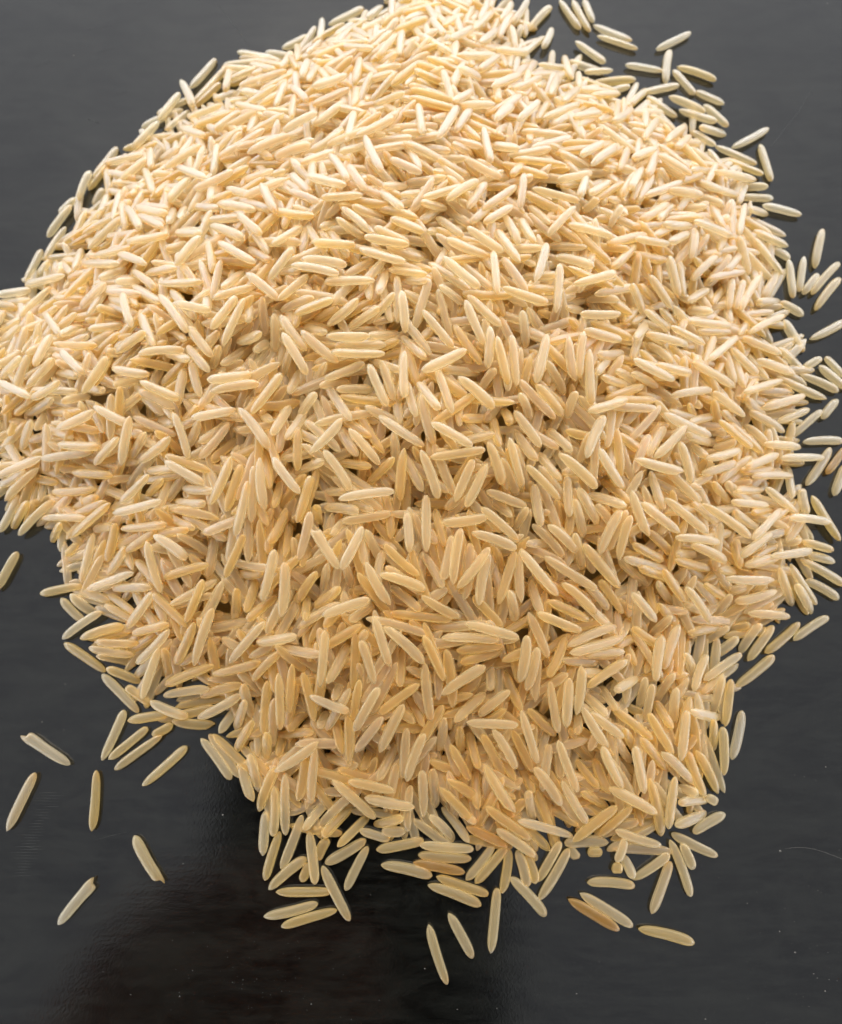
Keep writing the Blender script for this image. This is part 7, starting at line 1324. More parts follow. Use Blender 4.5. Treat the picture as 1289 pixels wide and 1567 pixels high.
371 1103 10 82 -11 792,-34 147 64 -6 -25 851,306 510 97 -61 -18 801,339 658 81 -132 33 781,-196 917 114 162 -15 842,-231 65 6 11 4 751
-66 53 71 -160 -16 693,273 -48 19 166 -4 781,415 651 64 -43 -30 831,14 529 136 -172 -18 721,-116 841 144 -160 -15 781,390 53 11 -90 -12 830
-413 730 71 67 24 762,-314 941 74 -58 17 711,-42 1223 45 39 -32 751,447 351 29 37 -30 783,-538 434 33 -37 2 793,167 518 120 -75 -44 783
-110 379 115 -27 -16 871,-222 506 108 -99 34 872,259 741 138 -47 -5 712,-526 983 6 79 1 841,70 789 124 108 8 771,531 994 9 -138 12 681
67 1167 47 -21 -32 742,276 169 50 -91 1 773,-334 419 95 24 15 821,214 547 133 72 23 681,412 680 41 -57 -38 770,-71 -23 18 -110 -29 732
35 1424 9 67 -10 732,223 665 111 -117 -4 751,-46 1301 34 45 -4 712,99 707 152 116 -25 673,-312 150 36 33 16 743,-365 316 49 132 10 891
-344 924 41 36 21 821,-619 556 35 56 19 702,-244 951 94 -153 -9 831,18 913 122 -42 4 791,-80 167 112 139 9 712,178 504 140 -43 -10 792
403 207 15 128 20 812,514 362 23 -159 39 712,191 348 88 94 35 783,-276 538 85 -77 -21 841,152 832 112 54 -3 791,-157 234 89 -36 -22 663
3 73 29 155 31 751,-451 816 32 -164 -37 832,474 930 28 -169 13 832,-339 364 67 1 16 862,-181 580 110 37 44 781,323 782 77 177 29 711
-108 458 146 11 4 851,-26 40 41 85 26 751,-206 -6 11 -149 -13 782,-441 437 60 19 -6 842,93 1204 42 50 -55 752,-50 62 58 -128 -36 781
-222 708 111 -46 13 771,-99 198 94 -5 -4 771,236 1167 17 14 -12 762,-488 657 65 -2 -12 692,496 622 17 172 24 782,-263 78 13 -67 -18 761
-634 692 19 -37 29 833,-111 248 114 81 16 791,-170 460 113 -150 -9 821,-189 891 101 17 -31 841,-354 1040 28 -133 -6 722,316 765 123 -155 18 832
-219 284 105 -84 -22 792,346 161 17 75 -20 802,94 1250 40 -104 -2 731,266 -44 22 105 16 741,354 547 89 -23 -1 682,110 100 50 90 0 771
-240 520 104 66 -19 771,-209 942 92 -179 -13 811,-110 1263 35 -62 26 701,300 418 81 47 30 792,434 390 41 -33 -36 752,116 929 94 -65 8 792
-446 690 85 -63 31 792,471 591 34 56 -16 821,105 487 128 -117 26 811,40 -9 27 -20 -21 692,34 300 97 61 -10 752,-400 219 20 46 26 892
-327 776 84 -156 -13 842,453 607 35 -5 -9 881,381 1092 20 54 -5 731,-71 880 134 -179 16 831,106 1184 53 -140 54 781,-177 1268 6 49 -3 851
-367 825 80 -123 5 723,-31 134 73 -158 -7 692,1 835 118 -149 18 813,284 720 92 -143 33 812,-192 170 57 -153 -22 733,-117 663 145 93 -9 753
-418 683 102 -42 23 811,422 314 50 17 -26 881,272 1121 16 -162 17 891,-480 711 72 -1 10 781,195 1320 6 -95 1 742,456 758 54 -6 -49 812
446 205 12 -150 -15 782,328 534 81 161 14 812,33 722 149 69 -17 741,405 200 7 -175 5 791,-162 632 120 -32 -4 812,-46 914 148 10 1 723
265 453 82 -18 -17 761,-277 518 104 -56 -10 722,40 872 137 30 -44 722,291 407 86 -87 -11 831,-294 679 101 -18 -17 731,486 236 6 -175 2 792
250 455 100 48 -25 762,468 720 31 -174 13 780,-182 889 119 34 -14 782,-434 752 86 -130 -21 832,-390 430 63 88 34 731,-262 857 106 6 38 761
253 311 66 120 17 822,-133 1165 25 177 -27 841,-579 581 63 29 11 731,-49 159 77 -1 -25 742,454 521 59 174 28 832,-128 296 101 -97 -7 781
18 6 14 176 -18 762,235 918 75 0 -15 821,-32 1188 50 16 -9 743,401 596 45 -113 38 822,266 780 112 175 32 801,345 704 75 -30 -24 761
161 1234 8 122 -7 722,10 904 119 -97 23 771,302 731 105 -72 -32 752,108 630 129 119 -25 782,-6 252 89 175 27 821,-616 566 57 65 21 771
-153 -64 6 117 0 801,-117 867 144 -102 4 782,517 347 6 107 5 771,-473 874 17 -4 25 783,395 605 52 -178 26 790,-131 397 133 -37 -7 891
-229 791 117 -151 20 822,475 958 44 34 -35 831,-242 464 104 -174 -11 651,-320 229 64 -153 -2 731,-85 1073 82 78 -42 711,460 852 45 125 30 782
-39 87 62 148 43 771,332 266 52 65 29 691,392 654 68 -23 -39 751,537 828 25 -175 37 812,17 144 103 -69 -18 782,-44 458 148 155 13 761
-549 708 18 87 -15 792,280 1112 30 -138 14 831,421 701 45 119 29 802,520 765 7 -146 4 702,580 316 6 94 3 791,-124 494 118 -101 3 802
-94 1199 38 24 0 731,-275 992 78 26 12 772,-200 1103 49 47 -18 793,395 1119 9 47 -9 801,-241 621 127 -111 -12 741,-437 929 37 71 -23 752
458 694 45 14 -4 721,177 870 106 128 -19 881,-1 1285 17 118 -8 791,-581 520 52 -175 -40 811,-263 1041 43 -53 22 712,516 346 23 165 6 781
127 13 28 158 49 791,430 298 51 -101 -14 730,-295 817 106 157 -43 753,68 1253 58 -78 8 751,46 229 114 -124 -9 762,66 1277 30 -34 -3 743
-599 704 21 -132 -22 733,-184 594 122 95 -4 791,138 918 113 -74 -3 742,556 486 6 176 4 782,-135 856 139 118 -29 743,58 175 74 -128 -12 643
515 830 22 -71 -35 791,-534 615 58 -107 15 820,216 161 59 45 -16 741,168 349 98 117 24 732,-180 962 77 12 25 751,32 1171 63 158 -8 712
512 800 23 -156 29 712,21 1085 90 64 35 751,-89 -7 24 -55 -37 803,-84 389 115 79 42 712,-424 302 31 98 8 721,34 325 111 68 -5 692
-579 652 32 -100 19 761,-585 826 5 -113 -2 693,-194 1015 83 18 -1 811,-229 367 88 -92 -7 831,-286 308 74 65 49 790,-470 397 47 60 14 763
348 828 83 -42 -13 792,462 1025 14 59 -17 833,32 1167 87 69 -19 662,401 1077 14 -158 17 812,522 584 21 -169 21 733,315 421 107 65 -2 673
-94 793 134 124 23 761,25 1126 79 -141 22 771,95 21 31 12 12 761,208 146 50 -160 25 791,412 184 17 13 -26 732,-364 819 68 -43 4 762
175 698 125 91 -14 832,-474 1050 6 137 -4 780,519 274 18 -5 -16 811,335 498 71 161 45 780,87 1292 28 128 12 801,99 1314 26 80 -29 801
280 997 83 -156 16 741,145 809 127 139 -6 743,512 663 6 149 -1 822,511 233 8 110 6 832,-285 577 105 110 17 803,63 1095 110 -107 12 741
-728 678 9 31 9 820,-487 802 37 18 63 742,268 393 85 -167 -16 792,17 129 78 -31 -7 791,-80 1241 43 -89 8 761,-391 690 83 -146 -5 761
-428 321 12 39 14 812,-86 317 114 66 -17 681,508 688 25 65 -2 782,126 968 86 -106 39 881,343 753 108 -80 -2 772,-201 279 76 113 10 642
13 29 16 81 21 762,26 -13 23 -79 1 801,292 774 108 -105 32 701,66 156 93 64 17 751,-250 815 113 173 -31 752,-207 131 59 101 -1 832
275 336 75 -53 -13 782,335 742 102 116 2 751,157 1001 67 -166 33 751,-282 1107 21 52 32 682,427 830 71 -50 -9 771,-313 607 117 -87 8 771
-324 762 101 -47 17 731,404 79 6 87 1 701,209 1129 54 -106 39 711,54 974 113 149 8 842,-394 799 75 -170 9 661,163 113 60 29 25 792
219 42 29 -44 -10 811,-125 360 96 -1 -31 731,252 502 109 6 -2 803,312 1095 12 80 -13 851,280 542 85 34 -26 832,298 168 41 -153 34 782
-319 903 78 -27 12 831,475 528 40 101 25 672,-457 541 73 -167 -4 811,-465 1007 7 -111 3 822,-64 1230 19 161 -32 691,-113 310 101 30 -36 742
130 1076 69 31 -11 733,443 604 63 65 -14 802,-111 1061 96 91 -21 692,-385 639 110 -35 -4 662,-180 901 102 -60 31 782,-73 1095 79 -154 14 851
-378 907 65 -149 -23 761,-127 850 129 33 32 731,57 833 126 59 -2 813,-426 669 75 -3 6 832,-72 866 142 -67 -7 722,36 146 76 -81 4 711
-256 418 110 -156 -13 692,-320 340 78 121 -3 872,388 761 72 80 4 831,-262 1018 58 96 -17 801,-410 729 83 -9 19 791,12 37 41 95 31 781
-626 650 35 93 6 832,-451 737 49 -25 25 651,-729 663 16 -50 17 742,-341 757 83 24 4 802,-460 669 82 -32 24 790,406 431 41 6 -40 763
-230 1024 66 -26 2 891,432 712 56 85 21 842,40 1105 98 -24 -15 732,137 791 124 36 -21 791,171 1104 44 95 -14 761,347 720 64 -39 -45 741
-114 978 121 82 -15 831,538 738 10 25 -12 771,-377 223 44 -66 7 741,226 191 57 56 -16 732,314 864 84 -88 15 791,215 338 90 -93 -25 711
-633 610 23 -51 9 812,-469 435 42 72 43 723,499 260 14 -20 -6 782,99 583 140 -118 -21 801,46 1121 92 -146 5 692,-444 491 89 82 32 812
433 621 45 21 -36 792,-377 255 39 49 31 781,242 55 37 -48 -5 712,74 906 123 121 -7 762,-109 1008 93 178 -56 752,491 834 36 -169 33 732
574 697 6 24 0 721,-207 51 26 25 17 792,-694 576 12 136 -14 762,265 -86 9 20 10 661,-535 812 26 -166 -27 822,-246 94 7 35 5 793
-679 560 26 63 -2 813,-130 1056 75 121 7 822,180 154 55 -164 9 821,-285 677 120 -90 5 810,353 745 108 5 -24 692,312 67 13 -22 -18 692
-76 810 143 -97 -5 791,92 1352 25 64 -18 712,-6 1266 14 -136 20 723,-479 474 68 143 30 712,299 233 54 78 -5 783,-13 579 140 2 5 841
-335 788 89 144 -23 770,80 1241 50 180 4 743,32 875 124 139 -13 722,-233 462 94 -134 -11 782,125 1036 71 30 3 721,-225 1 6 17 3 771
-85 992 100 -48 29 802,-489 757 64 23 24 791,450 617 30 82 7 891,-119 647 128 177 -5 761,449 929 60 38 -25 732,-43 -15 6 -174 0 770
123 1332 19 157 18 752,-15 44 57 180 20 832,-18 505 120 91 -25 751,590 653 7 23 -5 791,-67 562 143 25 13 812,160 798 95 115 -19 760
25 55 21 112 34 752,78 1357 11 1 13 680,123 731 125 113 19 722,-115 483 144 122 -16 770,-141 148 84 53 45 762,-96 500 119 -66 -4 822
112 909 96 149 21 721,-267 652 114 22 2 751,-314 1038 63 -161 -20 841,-326 828 83 -163 -31 821,570 849 6 -47 -3 732,-57 1284 10 -126 11 751
132 1023 94 -103 18 772,521 436 13 -154 16 813,430 1035 16 66 -24 781,-133 825 133 -170 -10 742,-54 400 125 127 -1 751,131 388 130 117 35 702
140 955 107 82 8 791,-158 934 100 26 0 761,524 906 7 -26 -3 791,15 -65 6 112 3 771,525 682 30 139 15 842,-141 592 119 -89 14 702
333 985 68 -146 18 781,-458 692 92 164 -19 713,-73 449 128 -38 -16 732,14 543 134 -3 19 684,-90 269 126 -72 -15 732,-487 742 58 56 7 852
-286 847 108 1 14 881,48 559 142 147 19 823,-211 549 107 -129 -12 782,444 910 29 13 -28 802,236 743 127 -106 4 731,45 1148 92 75 -17 852
-235 740 127 -119 -13 751,-305 780 101 -96 20 863,488 781 48 37 -28 761,-53 412 104 142 16 812,-551 643 42 110 5 773,331 1075 21 -71 14 801
157 637 148 83 17 712,217 749 119 114 4 831,-442 292 18 -105 -28 713,320 1167 13 156 0 772,508 521 7 -120 5 781,-220 340 86 -111 -12 812
-393 782 65 -153 4 832,-277 1203 13 -137 18 743,-141 434 112 24 -19 771,-238 48 6 21 1 782,-328 544 85 122 11 791,321 441 87 -20 1 701
-356 231 43 151 8 862,-206 152 73 24 22 761,-667 535 9 125 -9 762,428 115 9 -145 9 771,-456 474 72 -31 22 821,2 1314 41 -167 -6 732
113 1223 35 72 -10 781,81 677 160 -51 13 731,294 512 117 24 -9 672,159 1108 41 -27 -29 850,-295 625 128 167 20 761,-306 905 92 -151 -10 672
-504 343 10 -157 -10 811,-378 706 95 146 -9 762,-68 1147 63 164 -16 761,135 621 119 3 -24 772,-250 811 98 -156 4 761,-144 253 96 43 37 832
482 834 27 62 -15 731,160 380 100 26 21 761,-66 586 139 -163 19 731,-592 754 16 100 6 823,11 334 99 -79 -26 710,-389 258 51 138 -17 722
365 241 30 60 49 831,-195 194 68 -96 -15 811,-486 569 81 127 2 843,-193 1145 34 136 -20 751,-558 980 6 62 -1 752,-187 790 118 85 8 892
332 303 68 -136 -10 713,-581 510 23 4 23 802,439 607 23 -38 -25 701,-139 129 71 -122 -38 681,-13 972 112 167 -7 782,-444 987 8 8 -7 833
437 865 60 -66 1 652,170 947 112 -145 10 771,243 722 131 73 -4 761,-621 778 9 96 -11 752,-618 739 10 -113 10 811,128 182 73 -174 22 732
431 601 57 -97 1 771,505 227 13 27 -8 841,-530 443 44 -30 -19 761,-378 610 77 104 -24 771,428 661 35 -1 -19 731,-54 105 77 -101 -28 872
122 115 41 -45 -11 823,-533 752 32 -137 -22 702,-512 476 76 -15 8 842,418 374 43 -104 6 750,-240 175 42 -122 -2 771,-20 76 51 34 4 692
-401 1084 18 -60 24 732,280 1021 70 101 -47 792,505 471 6 -56 1 792,-409 811 82 -74 34 771,537 714 11 -86 -13 772,-333 241 54 47 27 763
-263 252 64 -58 -8 771,-453 177 9 -174 -10 672,-31 481 145 93 -18 751,-363 292 31 128 21 763,343 1072 24 -157 38 752,-214 1048 89 90 -17 712
281 1158 7 4 -3 773,-398 1063 12 -35 14 801,-368 911 59 77 6 782,85 1293 41 -107 14 802,534 858 10 -68 -9 712,97 946 92 -64 5 723
29 1345 18 -133 23 893,-391 116 10 59 12 873,-111 951 130 -163 -8 800,400 584 81 -37 -18 682,-466 415 39 -13 -23 841,-235 399 107 149 21 813
99 825 107 60 -27 812,-116 380 95 -30 -20 781,-105 975 109 52 24 772,-298 1010 64 28 -3 772,63 1156 78 54 -6 793,-544 783 18 56 34 621
34 96 71 -160 -27 742,-48 538 138 -69 24 681,-278 385 64 148 -20 872,-38 952 129 -175 -6 821,201 -57 7 12 7 772,-172 224 75 92 -7 761
340 1084 43 77 -25 772,-407 642 98 -34 37 711,-300 1145 20 -85 29 710,122 649 155 143 -10 801,478 852 43 15 -41 862,-290 135 34 98 28 752
451 978 14 113 -17 783,382 1026 14 132 -19 731,-180 668 113 162 -33 801,-138 622 123 -152 -34 841,163 891 125 -25 6 812,-310 515 94 -36 0 721
-97 454 138 -43 18 812,309 454 94 79 -3 812,139 1285 6 -28 -1 741,224 11 17 137 26 732,58 1236 43 -94 20 772,-29 -22 24 -107 -13 892
76 1127 94 174 29 701,-483 669 60 -166 -22 771,-146 151 68 83 25 742,-229 1198 33 -72 27 692,89 357 103 -162 22 742,-533 350 10 -167 -10 811
129 2 24 -22 -44 741,-347 847 90 -27 27 741,287 -98 6 -157 -2 781,-389 683 93 149 -18 733,195 653 137 18 -16 801,-52 297 106 76 10 723
70 974 121 -54 14 832,-356 385 64 20 5 760,-116 924 126 -68 17 700,-726 597 7 -148 -3 763,-148 913 103 -100 33 821,-89 755 131 30 -10 791
370 365 54 134 20 731,-398 935 19 -160 -29 751,90 347 109 129 30 751,-499 1000 6 -95 2 851,181 985 76 17 -9 731,141 108 48 86 8 832
-17 276 100 -85 18 842,130 219 67 -114 -21 782,80 434 135 88 0 752,216 950 96 -36 5 731,427 865 65 174 -19 811,-698 722 8 163 -7 782
-138 190 103 -153 -25 741,183 517 121 -52 -11 762,-256 399 81 81 6 793,205 1113 26 -147 21 741,354 21 13 -68 -15 791,416 1038 16 -106 3 692
560 789 18 -43 -19 691,561 562 14 -175 16 753,121 977 95 -141 16 873,-317 788 78 113 16 812,92 -55 22 -120 -22 892,-590 680 38 71 -9 691
426 225 6 -119 -2 702,64 1229 54 -6 6 732,351 157 9 -145 9 762,474 386 33 -29 -42 681,-266 659 126 59 11 822,39 718 127 2 18 741
275 728 112 11 2 811,264 976 89 35 6 872,-5 942 133 177 -17 843,-228 801 130 -76 -6 782,-140 577 136 180 14 782,55 1327 24 -39 -19 811
-8 1159 86 47 18 791,-162 767 132 -105 -14 892,121 53 18 -105 -22 781,-23 1139 87 17 21 823,83 125 61 -141 12 752,535 621 9 27 -8 801
-526 390 6 -138 -4 711,460 553 25 108 30 871,212 776 116 -150 4 732,-213 454 102 -158 -17 721,-475 250 8 156 -7 793,-265 541 91 10 -18 772
56 1340 34 -34 6 831,-510 343 19 -136 -15 671,47 40 37 -122 -45 811,-108 658 154 -123 15 811,-535 752 20 -54 6 761,-422 935 24 -16 24 741
350 515 82 -5 -33 762,198 551 147 -40 -16 692,430 480 35 99 29 792,-489 977 6 -109 1 803,-214 75 15 91 -15 762,96 1067 75 168 41 811
212 595 109 172 9 831,-83 1295 26 43 -10 841,310 760 100 -91 -32 772,-352 764 86 108 -17 791,-289 1067 67 144 -19 831,209 332 109 79 3 732
-285 1164 13 87 -14 822,-291 1156 7 33 -3 833,152 935 103 -88 -21 842,-235 780 138 -135 -4 742,104 1282 33 31 -34 761,-382 928 29 -115 22 842
69 1065 89 -121 -1 641,90 899 96 2 -22 691,249 423 99 -45 -37 761,186 664 132 72 8 691,-396 223 8 -111 -8 712,-517 530 55 -57 -27 751
236 802 133 120 -10 892,-57 929 128 113 -14 721,-567 656 50 29 26 731,-278 834 90 18 20 701,-274 404 90 -111 -23 731,-223 341 114 -67 12 722
456 681 29 165 4 891,123 1060 84 -150 38 772,235 1079 58 85 -35 692,176 298 95 115 4 721,54 748 144 -29 -14 742,27 975 111 -1 -15 732
-203 812 124 -77 23 841,496 609 23 -143 0 781,411 1096 10 -150 13 642,264 522 92 91 -18 802,267 209 50 94 19 841,-416 868 71 94 -9 842
139 526 148 -93 -17 771,-247 286 71 155 -16 753,-144 -87 6 -10 2 752,-405 319 58 98 24 792,118 552 149 82 -17 702,70 330 102 -110 6 712
22 119 85 90 7 803,-228 258 66 -76 -49 731,-387 606 95 178 -9 752,-520 390 35 176 -20 852,-536 588 60 9 26 792,-171 123 40 148 -12 782
141 741 133 -102 8 861,-176 808 103 21 24 841,-508 757 40 -150 -29 811,165 674 134 116 -33 712,222 456 108 -50 -26 791,-119 1066 84 104 -18 801
156 1122 48 81 -15 732,-250 644 136 -90 22 831,217 707 110 -138 10 731,-132 1284 19 43 -3 822,-85 538 134 -159 19 811,76 190 95 -60 -11 761
-498 934 24 149 -39 783,307 946 85 -161 4 832,164 1295 6 -93 -2 752,-356 725 108 -170 -21 731,147 650 127 167 23 742,-203 259 90 124 -10 761
431 564 72 -57 -14 782,-164 1017 69 52 8 791,376 888 70 54 -39 742,-98 189 107 -79 -17 681,49 989 91 166 13 821,-312 359 67 -161 -18 821
-546 967 7 106 -6 792,-446 898 36 2 6 802,-276 372 96 -162 -21 772,-180 506 110 -99 -3 691,197 1184 34 -113 27 763,92 1269 21 -53 30 841
36 1055 101 54 -21 721,371 34 6 87 0 742,40 277 123 97 -6 681,83 546 137 104 32 723,279 1063 42 17 -38 812,-192 243 72 -165 -31 772
256 1073 55 175 39 801,382 662 64 79 -26 733,17 817 152 -128 -8 782,96 611 127 92 32 762,-240 1204 17 161 2 652,-359 314 77 -4 25 732
-297 1088 20 -10 16 752,445 534 48 132 3 811,30 735 136 136 -11 711,-423 695 65 103 23 751,39 872 114 -99 19 771,261 683 116 -170 -35 721
-148 470 125 -139 -5 721,347 954 68 47 -34 741,393 340 58 125 16 821,-165 702 141 167 -20 812,-239 1115 45 60 11 791,38 703 139 -164 18 731
-386 630 100 68 -1 691,-349 1013 22 57 -28 801,-193 1153 23 160 -22 812,-323 126 18 -34 5 872,493 1035 8 72 -12 702,427 344 28 -27 -48 781
-103 558 133 0 -30 721,-296 1046 53 -5 1 682,-318 889 69 63 -1 752,62 522 132 45 -11 712,-458 439 72 -163 -28 701,-507 929 21 153 -18 771
-310 860 87 83 -26 833,-389 944 38 51 -44 752,-201 146 43 63 -8 753,-639 625 34 54 32 813,-258 877 82 24 44 841,316 147 44 -59 -7 811
58 257 99 -101 -23 751,330 121 21 81 6 801,-390 699 91 -39 7 712,-466 786 46 -93 13 842,-233 688 117 -105 14 772,101 1368 6 -150 -3 792
242 838 90 3 -34 802,-533 729 35 -119 -16 771,-121 1001 90 -45 9 841,13 469 132 -19 18 792,208 1163 40 31 -24 800,-545 525 64 -23 8 780
-94 779 141 133 -23 801,-321 968 70 52 27 831,430 875 74 -124 16 761,-1 33 18 -94 -11 801,-426 963 16 -153 20 782,497 586 20 -72 10 702
481 419 36 -140 13 801,-2 1191 81 -137 -3 873,-14 751 128 -103 -19 791,-80 283 126 100 -6 701,358 199 34 -35 -43 772,-492 536 83 -23 30 711
-139 1298 12 56 -16 711,427 967 44 149 -27 772,165 555 127 -52 -1 701,264 685 99 -118 -19 772,477 179 6 8 -4 762,-163 798 113 168 15 811
78 1338 10 -175 -10 792,-191 761 122 125 16 761,-137 444 103 -109 -26 702,-406 649 68 -36 20 791,556 680 9 117 9 721,167 155 69 -71 -20 761
-321 580 123 37 25 751,141 839 107 -130 19 862,-74 486 148 -10 2 822,134 -14 9 -11 -9 783,351 320 63 113 14 792,-381 106 7 -111 -7 691
276 889 88 -84 17 731,198 722 119 -147 25 771,-413 309 34 117 30 802,-215 718 106 65 30 731,-72 735 114 13 22 872,342 164 7 156 6 771
49 1278 48 -124 4 793,-600 617 52 80 21 801,-224 639 126 28 11 741,-15 1163 64 -152 19 753,496 549 33 -113 -6 751,207 316 90 116 32 832
448 885 48 -25 -34 752,124 616 151 155 -11 721,122 865 118 -169 16 822,-31 1218 37 14 28 821,39 628 131 104 16 732,-258 768 103 -13 17 813
-485 724 50 -147 -4 733,156 24 22 68 32 821,0 115 67 63 46 753,-163 96 45 -75 -21 781,1 204 84 -154 7 742,-438 520 80 122 3 781
-160 551 129 89 4 743,56 377 143 -125 -21 802,-529 488 30 36 32 891,-116 256 104 -102 -16 733,-574 618 64 -141 17 771,-532 764 29 -151 -11 733
1 339 102 -166 13 781,421 919 37 -38 -34 823,-202 -32 11 88 13 773,-319 411 72 27 19 843,484 224 6 -72 -2 672,-230 498 128 -129 0 862
534 664 9 22 -9 791,375 811 60 -112 -18 851,118 227 86 65 -12 852,-122 262 113 -122 -39 742,99 29 24 49 6 861,-81 176 88 -64 -36 771
-430 951 32 25 9 842,254 944 107 -167 6 812,-36 787 158 154 -15 732,-218 396 118 107 -20 812,40 455 157 -86 -8 821,-537 418 12 140 -16 732
298 643 84 27 -30 800,-481 392 29 166 -3 773,-258 284 80 -110 -44 803,140 871 105 57 -31 802,-269 674 101 79 22 701,-714 637 18 -109 1 752
-159 1209 46 28 2 702,54 401 146 169 19 731,-520 325 8 -46 -8 801,-333 1013 43 -74 1 731,236 685 106 -45 -27 791,23 351 100 98 10 813
143 978 85 163 0 871,363 15 13 46 6 822,-122 310 91 -113 -40 744,7 855 146 169 -25 711,-412 810 59 -120 -18 761,150 309 89 134 2 820
-260 545 106 143 -25 792,362 778 96 -27 -11 792,-388 458 69 151 3 700,328 417 68 -108 8 672,185 1318 6 153 1 692,441 512 32 -45 -34 681
236 951 96 -167 39 781,514 833 40 -96 2 852,375 788 75 -108 15 773,-477 860 30 110 0 731,509 606 26 -75 -28 732,-67 625 139 -74 4 853
-255 754 105 154 -8 801,-115 -13 21 -161 -32 761,-288 495 117 136 -12 793,-434 700 74 130 -24 781,21 552 149 170 0 801,361 1009 41 -122 -4 841
-521 602 49 106 -28 712,135 243 97 -94 -28 672,522 326 21 18 -15 730,247 534 105 -133 4 741,405 722 49 81 33 801,-555 766 18 -159 -18 782
-106 160 87 138 33 751,101 728 151 -6 -10 811,-415 667 90 -9 8 792,-389 1021 19 139 -30 742,255 573 128 -117 9 832,-297 333 66 136 -11 723
-106 199 102 -132 24 782,-692 672 20 71 -8 761,-143 1185 43 163 12 683,547 948 9 -121 8 733,472 340 11 60 -12 802,-64 697 135 175 -18 851
-239 360 93 92 9 841,-99 299 105 84 -11 762,-322 330 67 144 29 761,-29 150 75 -145 -4 862,26 1132 100 150 -23 741,146 1076 77 -9 -14 672
-429 1052 11 11 14 702,297 774 85 141 31 761,-18 1289 25 87 -7 741,31 1193 79 -134 15 701,-628 455 18 -52 9 801,-326 858 97 -176 -27 672
175 1155 56 -117 27 803,-136 24 47 -2 7 723,110 5 17 177 17 793,278 602 98 12 -19 783,-158 1004 67 64 16 781,-350 974 56 -84 -14 741
-256 594 99 -139 -30 761,-146 1209 23 79 -34 812,0 15 32 73 0 802,-35 59 44 -111 9 773,-208 423 127 107 -11 752,275 798 112 -16 -17 741
-35 -62 9 80 10 822,53 1086 104 175 1 761,-43 -6 23 -142 11 790,-342 264 68 122 10 701,514 647 17 -22 -24 741,129 159 63 119 14 732
-100 842 130 -34 9 751,498 588 37 -85 12 721,26 1208 64 -150 10 841,309 431 105 153 24 722,-281 801 82 -84 37 651,-505 837 29 102 -11 732
188 81 46 -101 0 732,-167 557 114 -99 13 811,220 778 106 55 -6 761,-666 695 6 155 1 801,-202 983 75 -23 -20 820,578 631 6 -141 -1 742
428 875 35 -149 32 792,457 640 42 -5 3 751,-19 605 125 -111 -19 761,327 913 82 -126 8 821,-712 526 6 -68 2 892,513 412 13 41 -15 832
106 1002 78 -122 7 672,288 1103 25 105 -26 792,-405 890 43 -172 1 762,214 1085 65 -53 -12 781,5 998 125 -165 21 791,53 575 127 153 -12 821
-523 771 21 128 -28 843,-502 629 69 -102 -10 842,-174 845 104 34 19 713,166 1044 71 62 -21 761,131 1141 59 -112 20 762,92 1287 19 42 -16 751
28 1369 6 99 0 722,-362 729 70 -62 22 782,97 1 16 -30 22 781,-331 948 39 -135 13 771,-659 721 11 -67 13 821,265 254 54 -149 -10 782
298 606 104 180 20 761,-70 1284 15 51 -18 822,52 631 136 -71 7 721,-294 985 48 24 10 791,-487 1048 6 -157 3 822,-317 447 75 -179 -44 810
1 627 164 75 5 861,343 1161 6 17 1 751,-109 345 99 -98 -15 761,280 608 125 -11 -22 742,187 147 64 103 0 750,-33 184 98 7 -20 742
-165 1050 78 -92 21 742,307 709 80 136 32 811,-241 54 6 -101 -2 672,-285 362 101 115 2 840,-339 182 33 -164 5 682,-99 818 138 -145 -22 761
-190 1016 69 -4 -22 731,-252 354 94 63 27 700,-445 1127 6 -150 0 651,487 993 28 -21 -27 741,37 588 146 -31 0 702,493 808 34 42 -5 712
151 117 52 -80 -40 751,-114 1150 61 143 -22 742,-140 851 147 -164 -11 731,-45 633 145 11 -12 863,-96 714 134 87 -8 751,-494 797 57 -103 0 711
-187 112 63 105 23 713,520 936 20 90 6 723,332 468 77 75 24 761,78 563 125 60 -17 671,482 691 30 -26 -11 751,-7 446 135 97 -10 812
-392 513 73 -78 -12 721,92 253 94 128 29 831,19 1350 8 -67 7 801,334 588 88 -7 -14 791,-254 550 116 -114 3 721,-66 917 131 114 -16 732
541 983 10 -134 13 791,-533 717 40 2 -3 821,-42 472 126 -153 -16 810,92 758 121 30 -48 771,-468 800 54 19 -17 771,-221 943 104 13 19 842
424 484 46 -162 29 691,-606 595 55 -122 -30 861,-366 717 110 103 -2 751,300 988 49 1 -37 891,-138 371 105 -63 -8 793,242 758 111 -150 -18 721
412 881 41 -126 33 731,288 53 42 -39 0 722,-509 812 28 -55 21 862,-345 1037 18 -73 24 741,218 1085 35 84 -29 743,115 999 103 169 20 842
-144 1148 62 44 12 742,-87 77 71 15 11 731,244 584 134 48 -19 704,-159 1174 33 -61 8 761,-291 791 102 80 -2 761,-347 1034 49 -40 16 661
-113 918 100 -135 21 722,-509 1001 11 -137 -1 823,192 1123 33 40 -6 894,-23 1090 116 43 0 742,-126 32 42 -44 -14 711,142 301 97 -107 -28 791
475 432 19 -155 29 681,110 586 120 -115 -23 732,355 369 47 116 29 682,-16 1121 91 -21 36 812,10 430 145 -86 14 732,451 1022 38 -127 26 771
-519 422 41 -7 0 712,-168 790 119 -143 -23 731,325 340 87 -74 -21 801,-231 843 99 29 6 762,40 156 101 -173 1 801,79 782 131 21 -12 741
241 610 120 173 48 802,-108 989 105 31 14 721,162 486 151 -48 -11 763,483 892 24 -180 9 712,-225 649 143 29 14 741,175 1185 32 140 8 752
302 488 118 3 -13 820,73 1213 66 -16 -15 701,117 1395 6 21 0 721,463 1010 6 -52 1 820,148 72 46 -140 -10 791,-167 1084 53 -39 16 812
